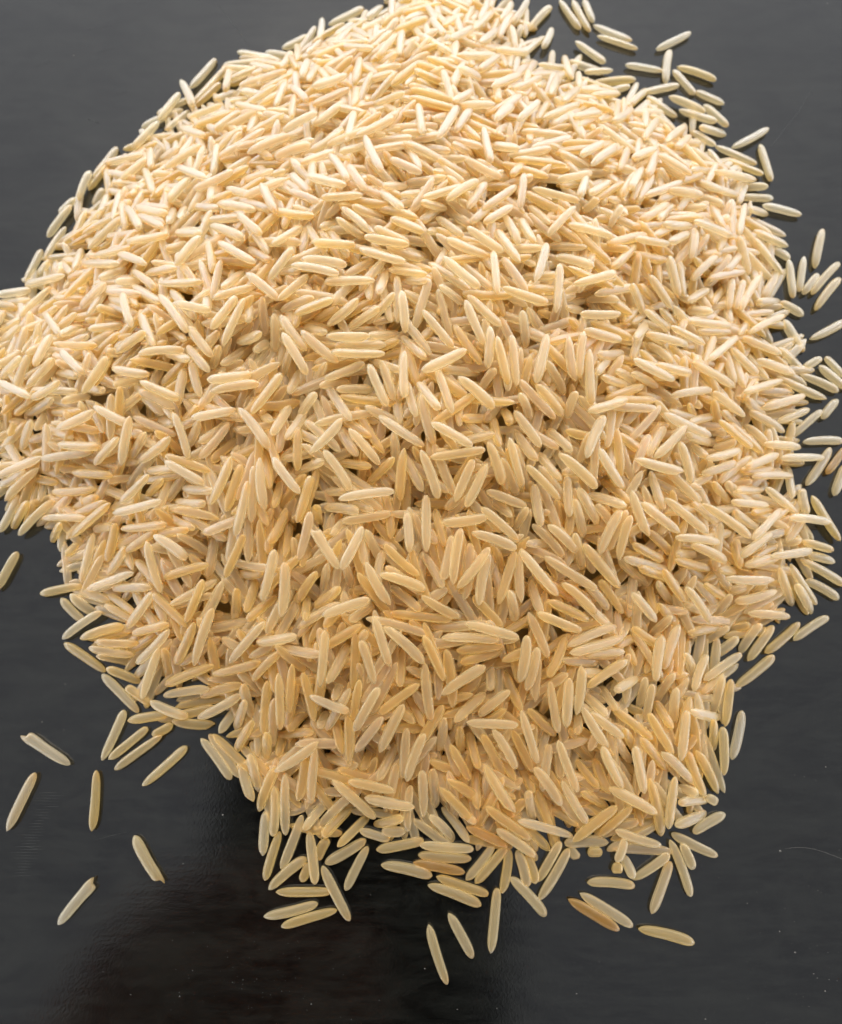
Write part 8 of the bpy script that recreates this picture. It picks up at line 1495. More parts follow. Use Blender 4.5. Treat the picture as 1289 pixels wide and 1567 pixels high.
-266 894 79 15 -6 761,-205 657 107 167 -29 711,40 935 126 -33 -24 811,-184 276 92 -87 24 791,-172 649 145 -4 -5 772,-508 369 26 11 38 832
41 671 143 -15 -35 753,512 887 11 6 -12 771,425 217 6 18 -2 802,222 169 66 -146 18 753,-418 645 64 -34 18 852,-26 1413 6 58 0 731
-332 805 93 122 -20 791,-459 963 25 -134 6 731,157 1303 13 69 -10 823,267 337 80 -109 -10 891,57 228 78 -34 -19 713,-557 775 28 66 4 822
-351 289 51 -50 -13 751,-115 443 119 115 9 691,-120 1116 68 91 4 772,-86 469 126 150 -32 741,251 734 116 159 -13 812,-491 927 6 56 -1 731
191 472 102 38 -30 821,59 1281 40 75 -30 771,-439 537 63 134 -23 791,404 558 75 129 24 821,221 110 41 -31 -12 740,-185 381 87 -139 -25 782
-23 175 103 148 28 732,99 856 121 -104 8 681,-135 944 117 74 -6 731,430 749 55 16 -26 742,-37 -17 15 -156 -23 691,305 10 19 81 13 791
-649 553 36 155 -36 733,-145 22 19 35 28 791,-206 900 92 -67 25 741,209 1033 65 162 -8 741,295 -31 13 36 15 792,-166 1253 8 -113 -8 742
7 518 129 82 -11 761,316 813 84 -135 10 742,68 762 136 170 -25 791,348 448 71 -153 15 852,2 295 116 -69 -26 753,17 530 150 28 5 792
219 986 82 -165 -9 761,177 344 113 -71 3 851,-185 57 18 95 6 632,397 946 49 -99 4 752,186 939 93 65 -8 792,97 643 166 177 -3 762
-181 146 40 -11 26 701,-360 625 119 39 -9 752,-260 1048 58 44 -11 752,187 1023 89 -87 7 831,307 561 97 -129 5 722,-145 109 64 -171 2 762
-245 385 117 74 5 763,31 63 34 86 10 752,217 800 108 -179 -11 792,-695 502 8 2 7 811,-222 566 111 59 -1 711,568 516 5 176 0 761
-127 705 128 -118 -9 771,-8 1025 93 -19 -10 771,104 210 72 0 22 752,16 299 91 -115 16 871,-540 540 61 -43 4 733,41 675 162 -39 4 811
151 753 109 -78 -18 821,153 1134 30 -135 43 821,-37 408 136 -87 -36 691,149 985 77 44 4 751,-238 349 100 36 -22 692,412 503 60 -12 -61 762
-214 329 88 -18 -22 762,580 545 9 4 -9 762,-298 1066 22 106 -36 722,-509 637 42 -174 -24 680,-203 637 121 -171 -14 782,-85 1076 60 114 -33 751
388 875 51 -138 21 840,-679 595 31 -127 -13 792,-119 169 72 -128 -26 713,-204 950 74 178 -12 752,56 242 82 145 18 742,488 351 17 -91 -28 703
-394 674 100 -82 -5 761,119 820 94 -95 20 773
"""
rec = np.array([r.split() for r in HEAP.replace("\n", ",").strip(",").split(",")], float)
tones = [TONES[k] for k in "wpgka"]  # filler grains lean to g, the amber shade of deep gaps put into colour
rng = np.random.default_rng(4)
allv, allg, allf, allc, alls, base = [], [], [], [], [], 0
for i in range(len(rec)):
    V, G, F = TEMPL[rng.integers(12)]
    ha, sa = math.radians(rec[i, 3]), math.radians(rec[i, 4])
    half = np.array([math.cos(ha) * math.cos(sa), math.sin(ha) * math.cos(sa), math.sin(sa)]) * (rec[i, 5] // 10) / 20
    c, L, u, v, w = frame(rec[i, :3] / 10 - half, rec[i, :3] / 10 + half, rng.uniform(-0.5, 0.5))
    wd = rng.uniform(0.93, 1.06)
    allv.append(c + np.outer(V[:, 0] * L / LEN, u) + np.outer(V[:, 1] * wd, v) + np.outer(V[:, 2] * wd, w))
    allg.append(G)
    allf.append(F + base)
    base += len(V)
    j = rng.uniform(-0.05, 0.01)
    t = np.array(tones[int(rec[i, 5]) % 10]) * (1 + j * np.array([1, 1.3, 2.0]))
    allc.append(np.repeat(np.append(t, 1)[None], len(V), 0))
    alls.append(np.full(len(V), rng.random()))
V = (np.concatenate(allv) * MM).astype(np.float32)
F = np.concatenate(allf).astype(np.int32)
# the packed inside of the heap, below the loose layers
CORE = np.array([[-0.6,-0.6,-0.6,-0.6,-0.6,-0.6,-0.6,-0.6,-0.6,-0.6,-0.6,-0.6,-0.6,-0.6,-0.6,-0.6,-0.6,-0.6,-0.6,-0.6,-0.6,-0.6,-0.6,-0.6,-0.6,-0.6,-0.6,-0.6,-0.6,-0.6,-0.6,-0.6,-0.6,-0.6,-0.6,-0.6,-0.6,-0.6,-0.6,-0.6,-0.6,-0.6,-0.6,-0.6,-0.6,-0.6,-0.6,-0.6,-0.6,-0.6,-0.6,-0.6],
[-0.6,-0.6,-0.6,-0.6,-0.6,-0.6,-0.6,-0.6,-0.6,-0.6,-0.6,-0.6,-0.6,-0.6,-0.6,-0.6,-0.6,-0.6,-0.6,-0.6,-0.6,-0.6,-0.6,-0.6,-0.6,-0.6,-0.6,-0.6,-0.6,-0.6,-0.6,-0.6,-0.6,-0.6,-0.6,-0.6,-0.6,-0.6,-0.6,-0.6,-0.6,-0.6,-0.6,-0.6,-0.6,-0.6,-0.6,-0.6,-0.6,-0.6,-0.6,-0.6],
[-0.6,-0.6,-0.6,-0.6,-0.6,-0.6,-0.6,-0.6,-0.6,-0.6,-0.6,-0.6,-0.6,-0.6,-0.6,-0.6,-0.6,-0.6,-0.6,-0.6,-0.6,-0.6,-0.6,-0.6,-0.6,-0.6,-0.6,-0.6,-0.6,-0.6,-0.6,-0.6,-0.6,-0.6,-0.6,-0.6,-0.6,-0.6,-0.6,-0.6,-0.6,-0.6,-0.6,-0.6,-0.6,-0.6,-0.6,-0.6,-0.6,-0.6,-0.6,-0.6],
[-0.6,-0.6,-0.6,-0.6,-0.6,-0.6,-0.6,-0.6,-0.6,-0.6,-0.6,-0.6,-0.6,-0.6,-0.6,-0.6,-0.6,-0.6,-0.6,-0.6,-0.6,-0.6,-0.6,-0.6,-0.6,-0.6,-0.6,-0.6,-0.6,-0.6,-0.6,-0.6,-0.6,-0.6,-0.6,-0.6,-0.6,-0.6,-0.6,-0.6,-0.6,-0.6,-0.6,-0.6,-0.6,-0.6,-0.6,-0.6,-0.6,-0.6,-0.6,-0.6],
[-0.6,-0.6,-0.6,-0.6,-0.6,-0.6,-0.6,-0.6,-0.6,-0.6,-0.6,-0.6,-0.6,-0.6,-0.6,-0.6,-0.6,-0.6,-0.6,-0.6,-0.6,-0.6,-0.6,-0.6,-0.6,-0.6,-0.6,-0.6,-0.6,-0.6,-0.6,-0.6,-0.6,-0.6,-0.6,-0.6,-0.6,-0.6,-0.6,-0.6,-0.6,-0.6,-0.6,-0.6,-0.6,-0.6,-0.6,-0.6,-0.6,-0.6,-0.6,-0.6],
[-0.6,-0.6,-0.6,-0.6,-0.6,-0.6,-0.6,-0.6,-0.6,-0.6,-0.6,-0.6,-0.6,-0.6,-0.6,-0.6,-0.6,-0.6,-0.6,-0.6,-0.6,-0.6,-0.6,-0.6,-0.6,-0.6,-0.6,-0.6,-0.6,-0.6,-0.6,-0.6,-0.6,-0.6,-0.6,-0.6,-0.6,-0.6,-0.6,-0.6,-0.6,-0.6,-0.6,-0.6,-0.6,-0.6,-0.6,-0.6,-0.6,-0.6,-0.6,-0.6],
[-0.6,-0.6,-0.6,-0.6,-0.6,-0.6,-0.6,-0.6,-0.6,-0.6,-0.6,-0.6,-0.6,-0.6,-0.6,-0.6,-0.6,-0.6,-0.6,-0.6,-0.6,-0.6,-0.6,-0.6,-0.6,-0.6,-0.6,-0.6,-0.6,-0.6,-0.6,-0.6,-0.6,-0.6,-0.6,-0.6,-0.6,-0.6,-0.6,-0.6,-0.6,-0.6,-0.6,-0.6,-0.6,-0.6,-0.6,-0.6,-0.6,-0.6,-0.6,-0.6],
[-0.6,-0.6,-0.6,-0.6,-0.6,-0.6,-0.6,-0.6,-0.6,-0.6,-0.6,-0.6,-0.6,-0.6,-0.6,-0.6,-0.6,-0.6,-0.6,-0.6,-0.6,-0.6,-0.6,-0.6,-0.6,-0.6,-0.6,-0.6,-0.6,-0.6,-0.6,-0.6,-0.6,-0.6,-0.6,-0.6,-0.6,-0.6,-0.6,-0.6,-0.6,-0.6,-0.6,-0.6,-0.6,-0.6,-0.6,-0.6,-0.6,-0.6,-0.6,-0.6],
[-0.6,-0.6,-0.6,-0.6,-0.6,-0.6,-0.6,-0.6,-0.6,-0.6,-0.6,-0.6,-0.6,-0.6,-0.6,-0.6,-0.6,-0.6,-0.6,-0.6,-0.6,-0.6,-0.6,-0.6,-0.6,0.5,0.3,-0.6,-0.6,-0.6,-0.6,-0.6,-0.6,-0.6,-0.6,-0.6,-0.6,-0.6,-0.6,-0.6,-0.6,-0.6,-0.6,-0.6,-0.6,-0.6,-0.6,-0.6,-0.6,-0.6,-0.6,-0.6],
[-0.6,-0.6,-0.6,-0.6,-0.6,-0.6,-0.6,-0.6,-0.6,-0.6,-0.6,-0.6,-0.6,-0.6,-0.6,-0.6,-0.6,-0.6,-0.6,-0.6,-0.6,-0.6,-0.6,0.8,2.1,2.8,2.6,1.8,1.2,0.8,0.5,0.4,0.7,0.6,-0.6,-0.6,-0.6,-0.6,-0.6,-0.6,-0.6,-0.6,-0.6,-0.6,-0.6,-0.6,-0.6,-0.6,-0.6,-0.6,-0.6,-0.6],
[-0.6,-0.6,-0.6,-0.6,-0.6,-0.6,-0.6,-0.6,-0.6,-0.6,-0.6,-0.6,-0.6,-0.6,-0.6,-0.6,-0.6,-0.6,-0.6,-0.6,-0.6,-0.6,0.4,2.4,3.7,4.2,4,3.4,2.8,2.4,2,1.9,1.9,1.1,-0.6,-0.6,-0.6,-0.6,-0.6,-0.6,-0.6,-0.6,-0.6,-0.6,-0.6,-0.6,-0.6,-0.6,-0.6,-0.6,-0.6,-0.6],
[-0.6,-0.6,-0.6,-0.6,-0.6,-0.6,-0.6,-0.6,-0.6,-0.6,-0.6,-0.6,-0.6,-0.6,-0.6,-0.6,-0.6,-0.6,-0.6,-0.6,-0.6,0.1,2,3.7,4.9,5.4,5.1,4.5,4.1,3.8,3.6,3.4,2.8,1.5,-0.6,-0.6,-0.6,-0.6,-0.6,-0.6,-0.6,-0.6,-0.6,-0.6,-0.6,-0.6,-0.6,-0.6,-0.6,-0.6,-0.6,-0.6],
[-0.6,-0.6,-0.6,-0.6,-0.6,-0.6,-0.6,-0.6,-0.6,-0.6,-0.6,-0.6,-0.6,-0.6,-0.6,-0.6,-0.6,-0.6,-0.6,0.1,0.9,2,3.4,4.8,5.9,6.4,6.1,5.6,5.2,4.9,4.5,4.1,3.3,2,0.4,-0.6,-0.6,-0.6,-0.6,-0.6,-0.6,-0.6,-0.6,-0.6,-0.6,-0.6,-0.6,-0.6,-0.6,-0.6,-0.6,-0.6],
[-0.6,-0.6,-0.6,-0.6,-0.6,-0.6,-0.6,-0.6,-0.6,-0.6,-0.6,-0.6,-0.6,-0.6,-0.6,-0.6,-0.6,-0.6,0.1,1.3,2.1,3.1,4.2,5.3,6.3,7,6.9,6.5,6.3,5.9,5.2,4.3,3.5,2.7,1.9,1,-0.6,-0.6,-0.6,-0.6,-0.6,-0.6,-0.6,-0.6,-0.6,-0.6,-0.6,-0.6,-0.6,-0.6,-0.6,-0.6],
[-0.6,-0.6,-0.6,-0.6,-0.6,-0.6,-0.6,-0.6,-0.6,-0.6,-0.6,-0.6,-0.6,-0.6,-0.6,-0.6,-0.6,-0.6,1,2,2.9,4,4.9,5.7,6.5,7,7,7,6.9,6.5,5.7,4.9,4.2,3.8,3.4,2.7,1.5,-0.6,-0.6,-0.6,-0.6,-0.6,-0.6,-0.6,-0.6,-0.6,-0.6,-0.6,-0.6,-0.6,-0.6,-0.6],
[-0.6,-0.6,-0.6,-0.6,-0.6,-0.6,-0.6,-0.6,-0.6,-0.6,-0.6,-0.6,-0.6,-0.6,-0.6,-0.6,-0.6,0.7,2.1,2.8,3.7,4.9,5.9,6.6,6.9,7,6.9,7,7.2,6.9,6.3,5.8,5.4,5,4.5,3.6,2.2,0.6,-0.6,-0.6,-0.6,-0.6,-0.6,-0.6,-0.6,-0.6,-0.6,-0.6,-0.6,-0.6,-0.6,-0.6],
[-0.6,-0.6,-0.6,-0.6,-0.6,-0.6,-0.6,-0.6,-0.6,-0.6,-0.6,-0.6,-0.6,-0.6,-0.6,-0.6,-0.6,1.9,3,3.6,4.4,5.6,6.7,7.2,7.4,7.2,7.1,7.4,7.9,7.7,7.1,6.8,6.4,5.8,5,4,2.7,1.1,-0.6,-0.6,-0.6,-0.6,-0.6,-0.6,-0.6,-0.6,-0.6,-0.6,-0.6,-0.6,-0.6,-0.6],
[-0.6,-0.6,-0.6,-0.6,-0.6,-0.6,-0.6,-0.6,-0.6,-0.6,-0.6,-0.6,-0.6,-0.6,-0.6,-0.6,1,2.6,3.5,4.1,4.9,5.9,6.9,7.6,7.8,7.9,7.9,8.6,9.2,9,8.4,7.9,7.1,6.2,5.2,4.2,3,1.5,-0.6,-0.6,-0.6,-0.6,-0.6,-0.6,-0.6,-0.6,-0.6,-0.6,-0.6,-0.6,-0.6,-0.6],
[-0.6,-0.6,-0.6,-0.6,-0.6,-0.6,-0.6,-0.6,-0.6,-0.6,-0.6,-0.6,-0.6,-0.6,-0.6,0.5,1.9,3.1,4,4.7,5.5,6.3,7.2,7.9,8.4,8.6,9,9.7,10.4,10.2,9.6,8.8,7.7,6.5,5.3,4.3,3.3,2,0.4,-0.6,-0.6,-0.6,-0.6,-0.6,-0.6,-0.6,-0.6,-0.6,-0.6,-0.6,-0.6,-0.6],
[-0.6,-0.6,-0.6,-0.6,-0.6,-0.6,-0.6,-0.6,-0.6,-0.6,-0.6,-0.6,-0.6,-0.6,1.2,2.1,3,3.9,4.6,5.3,6,6.7,7.5,8.2,8.7,9,9.5,10.1,10.6,10.5,9.9,9.1,8.1,6.9,5.8,4.8,3.8,2.5,0.7,-0.6,-0.6,-0.6,-0.6,-0.6,-0.6,-0.6,-0.6,-0.6,-0.6,-0.6,-0.6,-0.6],
[-0.6,-0.6,-0.6,-0.6,-0.6,-0.6,-0.6,-0.6,-0.6,-0.6,-0.6,-0.6,0.1,1.6,2.6,3.4,4.2,4.7,5.2,5.8,6.5,7,7.6,8.3,8.9,9.2,9.5,9.8,10.2,10.2,9.8,9.1,8.3,7.4,6.4,5.5,4.4,2.9,0.9,-0.6,-0.6,-0.6,-0.6,-0.6,-0.6,-0.6,-0.6,-0.6,-0.6,-0.6,-0.6,-0.6],
[-0.6,-0.6,-0.6,-0.6,-0.6,-0.6,-0.6,-0.6,-0.6,-0.6,-0.6,-0.6,0.8,2.2,3,3.8,4.7,5.4,5.9,6.6,7.2,7.5,7.9,8.7,9.4,9.6,9.5,9.5,9.8,10.1,9.9,9.2,8.4,7.5,6.7,5.9,4.6,2.9,0.8,-0.6,-0.6,-0.6,-0.6,-0.6,-0.6,-0.6,-0.6,-0.6,-0.6,-0.6,-0.6,-0.6],
[-0.6,-0.6,-0.6,-0.6,-0.6,-0.6,-0.6,-0.6,-0.6,-0.6,-0.6,-0.6,0.7,1.9,2.5,3.2,4.3,5.4,6.4,7.3,7.9,8.2,8.5,9.1,9.9,10.2,9.9,9.7,9.9,10.4,10.4,9.7,8.6,7.5,6.7,5.7,4.2,2.3,0.4,-0.6,-0.6,-0.6,-0.6,-0.6,-0.6,-0.6,-0.6,-0.6,-0.6,-0.6,-0.6,-0.6],
[-0.6,-0.6,-0.6,-0.6,-0.6,-0.6,-0.6,-0.6,-0.6,-0.6,-0.6,-0.6,-0.6,1,1.7,2.5,3.7,5.1,6.4,7.5,8.2,8.5,8.7,9.1,9.9,10.3,10.2,10.1,10.2,10.5,10.5,9.8,8.6,7.5,6.7,5.5,3.7,1.6,-0.6,-0.6,-0.6,-0.6,-0.6,-0.6,-0.6,-0.6,-0.6,-0.6,-0.6,-0.6,-0.6,-0.6],
[-0.6,-0.6,-0.6,-0.6,-0.6,-0.6,-0.6,-0.6,-0.6,-0.6,-0.6,-0.6,-0.6,-0.6,1,2.2,3.5,4.7,5.9,7,7.9,8.3,8.5,8.8,9.4,9.8,10.1,10.2,10.1,10.1,9.9,9.5,8.6,7.7,6.9,5.6,3.6,1.4,-0.6,-0.6,-0.6,-0.6,-0.6,-0.6,-0.6,-0.6,-0.6,-0.6,-0.6,-0.6,-0.6,-0.6],
[-0.6,-0.6,-0.6,-0.6,-0.6,-0.6,-0.6,-0.6,-0.6,-0.6,-0.6,-0.6,-0.6,-0.6,0.3,1.9,3.2,4.2,5.1,6.2,7.2,7.9,8.4,8.8,9.2,9.5,9.9,10.1,9.9,9.4,9,8.8,8.4,7.8,7.1,5.7,3.8,1.9,0.2,-0.6,-0.6,-0.6,-0.6,-0.6,-0.6,-0.6,-0.6,-0.6,-0.6,-0.6,-0.6,-0.6],
[-0.6,-0.6,-0.6,-0.6,-0.6,-0.6,-0.6,-0.6,-0.6,-0.6,-0.6,-0.6,-0.6,-0.6,-0.6,1.3,2.8,3.7,4.6,5.6,6.8,7.7,8.5,9.2,9.5,9.6,9.9,10.2,9.8,8.8,8,7.9,7.9,7.7,7.1,5.8,4.2,2.7,1.3,-0.6,-0.6,-0.6,-0.6,-0.6,-0.6,-0.6,-0.6,-0.6,-0.6,-0.6,-0.6,-0.6],
[-0.6,-0.6,-0.6,-0.6,-0.6,-0.6,-0.6,-0.6,-0.6,-0.6,-0.6,-0.6,-0.6,-0.6,-0.6,0.4,2.2,3.4,4.1,5,6.2,7.3,8.3,9.3,9.8,9.8,9.9,10.1,9.7,8.4,7.3,7.1,7.4,7.3,6.7,5.6,4.3,3.2,2,-0.6,-0.6,-0.6,-0.6,-0.6,-0.6,-0.6,-0.6,-0.6,-0.6,-0.6,-0.6,-0.6],
[-0.6,-0.6,-0.6,-0.6,-0.6,-0.6,-0.6,-0.6,-0.6,-0.6,-0.6,-0.6,-0.6,-0.6,-0.6,-0.6,1.5,2.7,3.4,4.3,5.5,6.7,7.7,8.7,9.5,9.6,9.6,9.8,9.4,8.2,7.1,6.9,7,6.8,6.1,5.1,4.1,3.2,2.1,0.1,-0.6,-0.6,-0.6,-0.6,-0.6,-0.6,-0.6,-0.6,-0.6,-0.6,-0.6,-0.6],
[-0.6,-0.6,-0.6,-0.6,-0.6,-0.6,-0.6,-0.6,-0.6,-0.6,-0.6,-0.6,-0.6,-0.6,-0.6,-0.6,0.3,1.3,2.3,3.4,4.9,6.2,6.9,7.7,8.6,9.1,9.2,9.2,8.9,8,7,6.7,6.5,6,5.3,4.4,3.5,2.7,1.6,-0.6,-0.6,-0.6,-0.6,-0.6,-0.6,-0.6,-0.6,-0.6,-0.6,-0.6,-0.6,-0.6],
[-0.6,-0.6,-0.6,-0.6,-0.6,-0.6,-0.6,-0.6,-0.6,-0.6,-0.6,-0.6,-0.6,-0.6,-0.6,-0.6,-0.6,-0.6,1.1,2.6,4.2,5.3,5.8,6.4,7.3,8.1,8.6,8.7,8.2,7.3,6.4,6,5.7,5.3,4.6,3.6,2.6,1.9,0.8,-0.6,-0.6,-0.6,-0.6,-0.6,-0.6,-0.6,-0.6,-0.6,-0.6,-0.6,-0.6,-0.6],
[-0.6,-0.6,-0.6,-0.6,-0.6,-0.6,-0.6,-0.6,-0.6,-0.6,-0.6,-0.6,-0.6,-0.6,-0.6,-0.6,-0.6,-0.6,0.2,1.9,3.3,4.2,4.7,5.1,6,7,7.7,7.9,7.4,6.4,5.6,5.1,4.9,4.6,3.9,2.8,1.7,0.9,-0.6,-0.6,-0.6,-0.6,-0.6,-0.6,-0.6,-0.6,-0.6,-0.6,-0.6,-0.6,-0.6,-0.6],
[-0.6,-0.6,-0.6,-0.6,-0.6,-0.6,-0.6,-0.6,-0.6,-0.6,-0.6,-0.6,-0.6,-0.6,-0.6,-0.6,-0.6,-0.6,-0.6,1.3,2.4,3.2,3.8,4.2,4.8,5.8,6.8,7.2,6.7,5.7,4.7,4.2,4,3.8,3.1,1.9,0.7,-0.6,-0.6,-0.6,-0.6,-0.6,-0.6,-0.6,-0.6,-0.6,-0.6,-0.6,-0.6,-0.6,-0.6,-0.6],
[-0.6,-0.6,-0.6,-0.6,-0.6,-0.6,-0.6,-0.6,-0.6,-0.6,-0.6,-0.6,-0.6,-0.6,-0.6,-0.6,-0.6,-0.6,-0.6,0.3,1.4,2.4,3.1,3.4,3.8,4.8,6,6.7,6.3,5.1,4,3.3,3,2.8,2,0.6,-0.6,-0.6,-0.6,-0.6,-0.6,-0.6,-0.6,-0.6,-0.6,-0.6,-0.6,-0.6,-0.6,-0.6,-0.6,-0.6],
[-0.6,-0.6,-0.6,-0.6,-0.6,-0.6,-0.6,-0.6,-0.6,-0.6,-0.6,-0.6,-0.6,-0.6,-0.6,-0.6,-0.6,-0.6,-0.6,-0.6,0.4,1.5,2.3,2.5,2.8,3.9,5.3,6.1,5.8,4.6,3.4,2.5,1.8,1.2,0.1,-0.6,-0.6,-0.6,-0.6,-0.6,-0.6,-0.6,-0.6,-0.6,-0.6,-0.6,-0.6,-0.6,-0.6,-0.6,-0.6,-0.6],
[-0.6,-0.6,-0.6,-0.6,-0.6,-0.6,-0.6,-0.6,-0.6,-0.6,-0.6,-0.6,-0.6,-0.6,-0.6,-0.6,-0.6,-0.6,-0.6,-0.6,-0.6,0.2,1,1.2,1.7,2.9,4.4,5.1,4.8,3.8,2.6,1.4,0.3,-0.6,-0.6,-0.6,-0.6,-0.6,-0.6,-0.6,-0.6,-0.6,-0.6,-0.6,-0.6,-0.6,-0.6,-0.6,-0.6,-0.6,-0.6,-0.6],
[-0.6,-0.6,-0.6,-0.6,-0.6,-0.6,-0.6,-0.6,-0.6,-0.6,-0.6,-0.6,-0.6,-0.6,-0.6,-0.6,-0.6,-0.6,-0.6,-0.6,-0.6,-0.6,-0.6,-0.6,0.6,1.9,3.2,3.8,3.6,2.6,1.3,-0.6,-0.6,-0.6,-0.6,-0.6,-0.6,-0.6,-0.6,-0.6,-0.6,-0.6,-0.6,-0.6,-0.6,-0.6,-0.6,-0.6,-0.6,-0.6,-0.6,-0.6],
[-0.6,-0.6,-0.6,-0.6,-0.6,-0.6,-0.6,-0.6,-0.6,-0.6,-0.6,-0.6,-0.6,-0.6,-0.6,-0.6,-0.6,-0.6,-0.6,-0.6,-0.6,-0.6,-0.6,-0.6,-0.6,0.6,1.7,2.3,2.1,1.1,-0.6,-0.6,-0.6,-0.6,-0.6,-0.6,-0.6,-0.6,-0.6,-0.6,-0.6,-0.6,-0.6,-0.6,-0.6,-0.6,-0.6,-0.6,-0.6,-0.6,-0.6,-0.6],
[-0.6,-0.6,-0.6,-0.6,-0.6,-0.6,-0.6,-0.6,-0.6,-0.6,-0.6,-0.6,-0.6,-0.6,-0.6,-0.6,-0.6,-0.6,-0.6,-0.6,-0.6,-0.6,-0.6,-0.6,-0.6,-0.6,-0.6,0.6,0.6,-0.6,-0.6,-0.6,-0.6,-0.6,-0.6,-0.6,-0.6,-0.6,-0.6,-0.6,-0.6,-0.6,-0.6,-0.6,-0.6,-0.6,-0.6,-0.6,-0.6,-0.6,-0.6,-0.6],
[-0.6,-0.6,-0.6,-0.6,-0.6,-0.6,-0.6,-0.6,-0.6,-0.6,-0.6,-0.6,-0.6,-0.6,-0.6,-0.6,-0.6,-0.6,-0.6,-0.6,-0.6,-0.6,-0.6,-0.6,-0.6,-0.6,-0.6,-0.6,-0.6,-0.6,-0.6,-0.6,-0.6,-0.6,-0.6,-0.6,-0.6,-0.6,-0.6,-0.6,-0.6,-0.6,-0.6,-0.6,-0.6,-0.6,-0.6,-0.6,-0.6,-0.6,-0.6,-0.6],
[-0.6,-0.6,-0.6,-0.6,-0.6,-0.6,-0.6,-0.6,-0.6,-0.6,-0.6,-0.6,-0.6,-0.6,-0.6,-0.6,-0.6,-0.6,-0.6,-0.6,-0.6,-0.6,-0.6,-0.6,-0.6,-0.6,-0.6,-0.6,-0.6,-0.6,-0.6,-0.6,-0.6,-0.6,-0.6,-0.6,-0.6,-0.6,-0.6,-0.6,-0.6,-0.6,-0.6,-0.6,-0.6,-0.6,-0.6,-0.6,-0.6,-0.6,-0.6,-0.6],
[-0.6,-0.6,-0.6,-0.6,-0.6,-0.6,-0.6,-0.6,-0.6,-0.6,-0.6,-0.6,-0.6,-0.6,-0.6,-0.6,-0.6,-0.6,-0.6,-0.6,-0.6,-0.6,-0.6,-0.6,-0.6,-0.6,-0.6,-0.6,-0.6,-0.6,-0.6,-0.6,-0.6,-0.6,-0.6,-0.6,-0.6,-0.6,-0.6,-0.6,-0.6,-0.6,-0.6,-0.6,-0.6,-0.6,-0.6,-0.6,-0.6,-0.6,-0.6,-0.6],
[-0.6,-0.6,-0.6,-0.6,-0.6,-0.6,-0.6,-0.6,-0.6,-0.6,-0.6,-0.6,-0.6,-0.6,-0.6,-0.6,-0.6,-0.6,-0.6,-0.6,-0.6,-0.6,-0.6,-0.6,-0.6,-0.6,-0.6,-0.6,-0.6,-0.6,-0.6,-0.6,-0.6,-0.6,-0.6,-0.6,-0.6,-0.6,-0.6,-0.6,-0.6,-0.6,-0.6,-0.6,-0.6,-0.6,-0.6,-0.6,-0.6,-0.6,-0.6,-0.6],
[-0.6,-0.6,-0.6,-0.6,-0.6,-0.6,-0.6,-0.6,-0.6,-0.6,-0.6,-0.6,-0.6,-0.6,-0.6,-0.6,-0.6,-0.6,-0.6,-0.6,-0.6,-0.6,-0.6,-0.6,-0.6,-0.6,-0.6,-0.6,-0.6,-0.6,-0.6,-0.6,-0.6,-0.6,-0.6,-0.6,-0.6,-0.6,-0.6,-0.6,-0.6,-0.6,-0.6,-0.6,-0.6,-0.6,-0.6,-0.6,-0.6,-0.6,-0.6,-0.6],
[-0.6,-0.6,-0.6,-0.6,-0.6,-0.6,-0.6,-0.6,-0.6,-0.6,-0.6,-0.6,-0.6,-0.6,-0.6,-0.6,-0.6,-0.6,-0.6,-0.6,-0.6,-0.6,-0.6,-0.6,-0.6,-0.6,-0.6,-0.6,-0.6,-0.6,-0.6,-0.6,-0.6,-0.6,-0.6,-0.6,-0.6,-0.6,-0.6,-0.6,-0.6,-0.6,-0.6,-0.6,-0.6,-0.6,-0.6,-0.6,-0.6,-0.6,-0.6,-0.6],
[-0.6,-0.6,-0.6,-0.6,-0.6,-0.6,-0.6,-0.6,-0.6,-0.6,-0.6,-0.6,-0.6,-0.6,-0.6,-0.6,-0.6,-0.6,-0.6,-0.6,-0.6,-0.6,-0.6,-0.6,-0.6,-0.6,-0.6,-0.6,-0.6,-0.6,-0.6,-0.6,-0.6,-0.6,-0.6,-0.6,-0.6,-0.6,-0.6,-0.6,-0.6,-0.6,-0.6,-0.6,-0.6,-0.6,-0.6,-0.6,-0.6,-0.6,-0.6,-0.6],
[-0.6,-0.6,-0.6,-0.6,-0.6,-0.6,-0.6,-0.6,-0.6,-0.6,-0.6,-0.6,-0.6,-0.6,-0.6,-0.6,-0.6,-0.6,-0.6,-0.6,-0.6,-0.6,-0.6,-0.6,-0.6,-0.6,-0.6,-0.6,-0.6,-0.6,-0.6,-0.6,-0.6,-0.6,-0.6,-0.6,-0.6,-0.6,-0.6,-0.6,-0.6,-0.6,-0.6,-0.6,-0.6,-0.6,-0.6,-0.6,-0.6,-0.6,-0.6,-0.6],
[-0.6,-0.6,-0.6,-0.6,-0.6,-0.6,-0.6,-0.6,-0.6,-0.6,-0.6,-0.6,-0.6,-0.6,-0.6,-0.6,-0.6,-0.6,-0.6,-0.6,-0.6,-0.6,-0.6,-0.6,-0.6,-0.6,-0.6,-0.6,-0.6,-0.6,-0.6,-0.6,-0.6,-0.6,-0.6,-0.6,-0.6,-0.6,-0.6,-0.6,-0.6,-0.6,-0.6,-0.6,-0.6,-0.6,-0.6,-0.6,-0.6,-0.6,-0.6,-0.6]], float)
cx, cy = np.meshgrid(np.arange(CORE.shape[1]) * 4.0 + -108, np.arange(CORE.shape[0]) * 4.0 + -28)
cv = np.stack([cx, cy, CORE], -1).reshape(-1, 3) * MM
nr, nc = CORE.shape
quad = [(r * nc + k, r * nc + k + 1, (r + 1) * nc + k + 1, (r + 1) * nc + k) for r in range(nr - 1) for k in range(nc - 1)
        if max(CORE[r, k], CORE[r, k + 1], CORE[r + 1, k], CORE[r + 1, k + 1]) > 0]
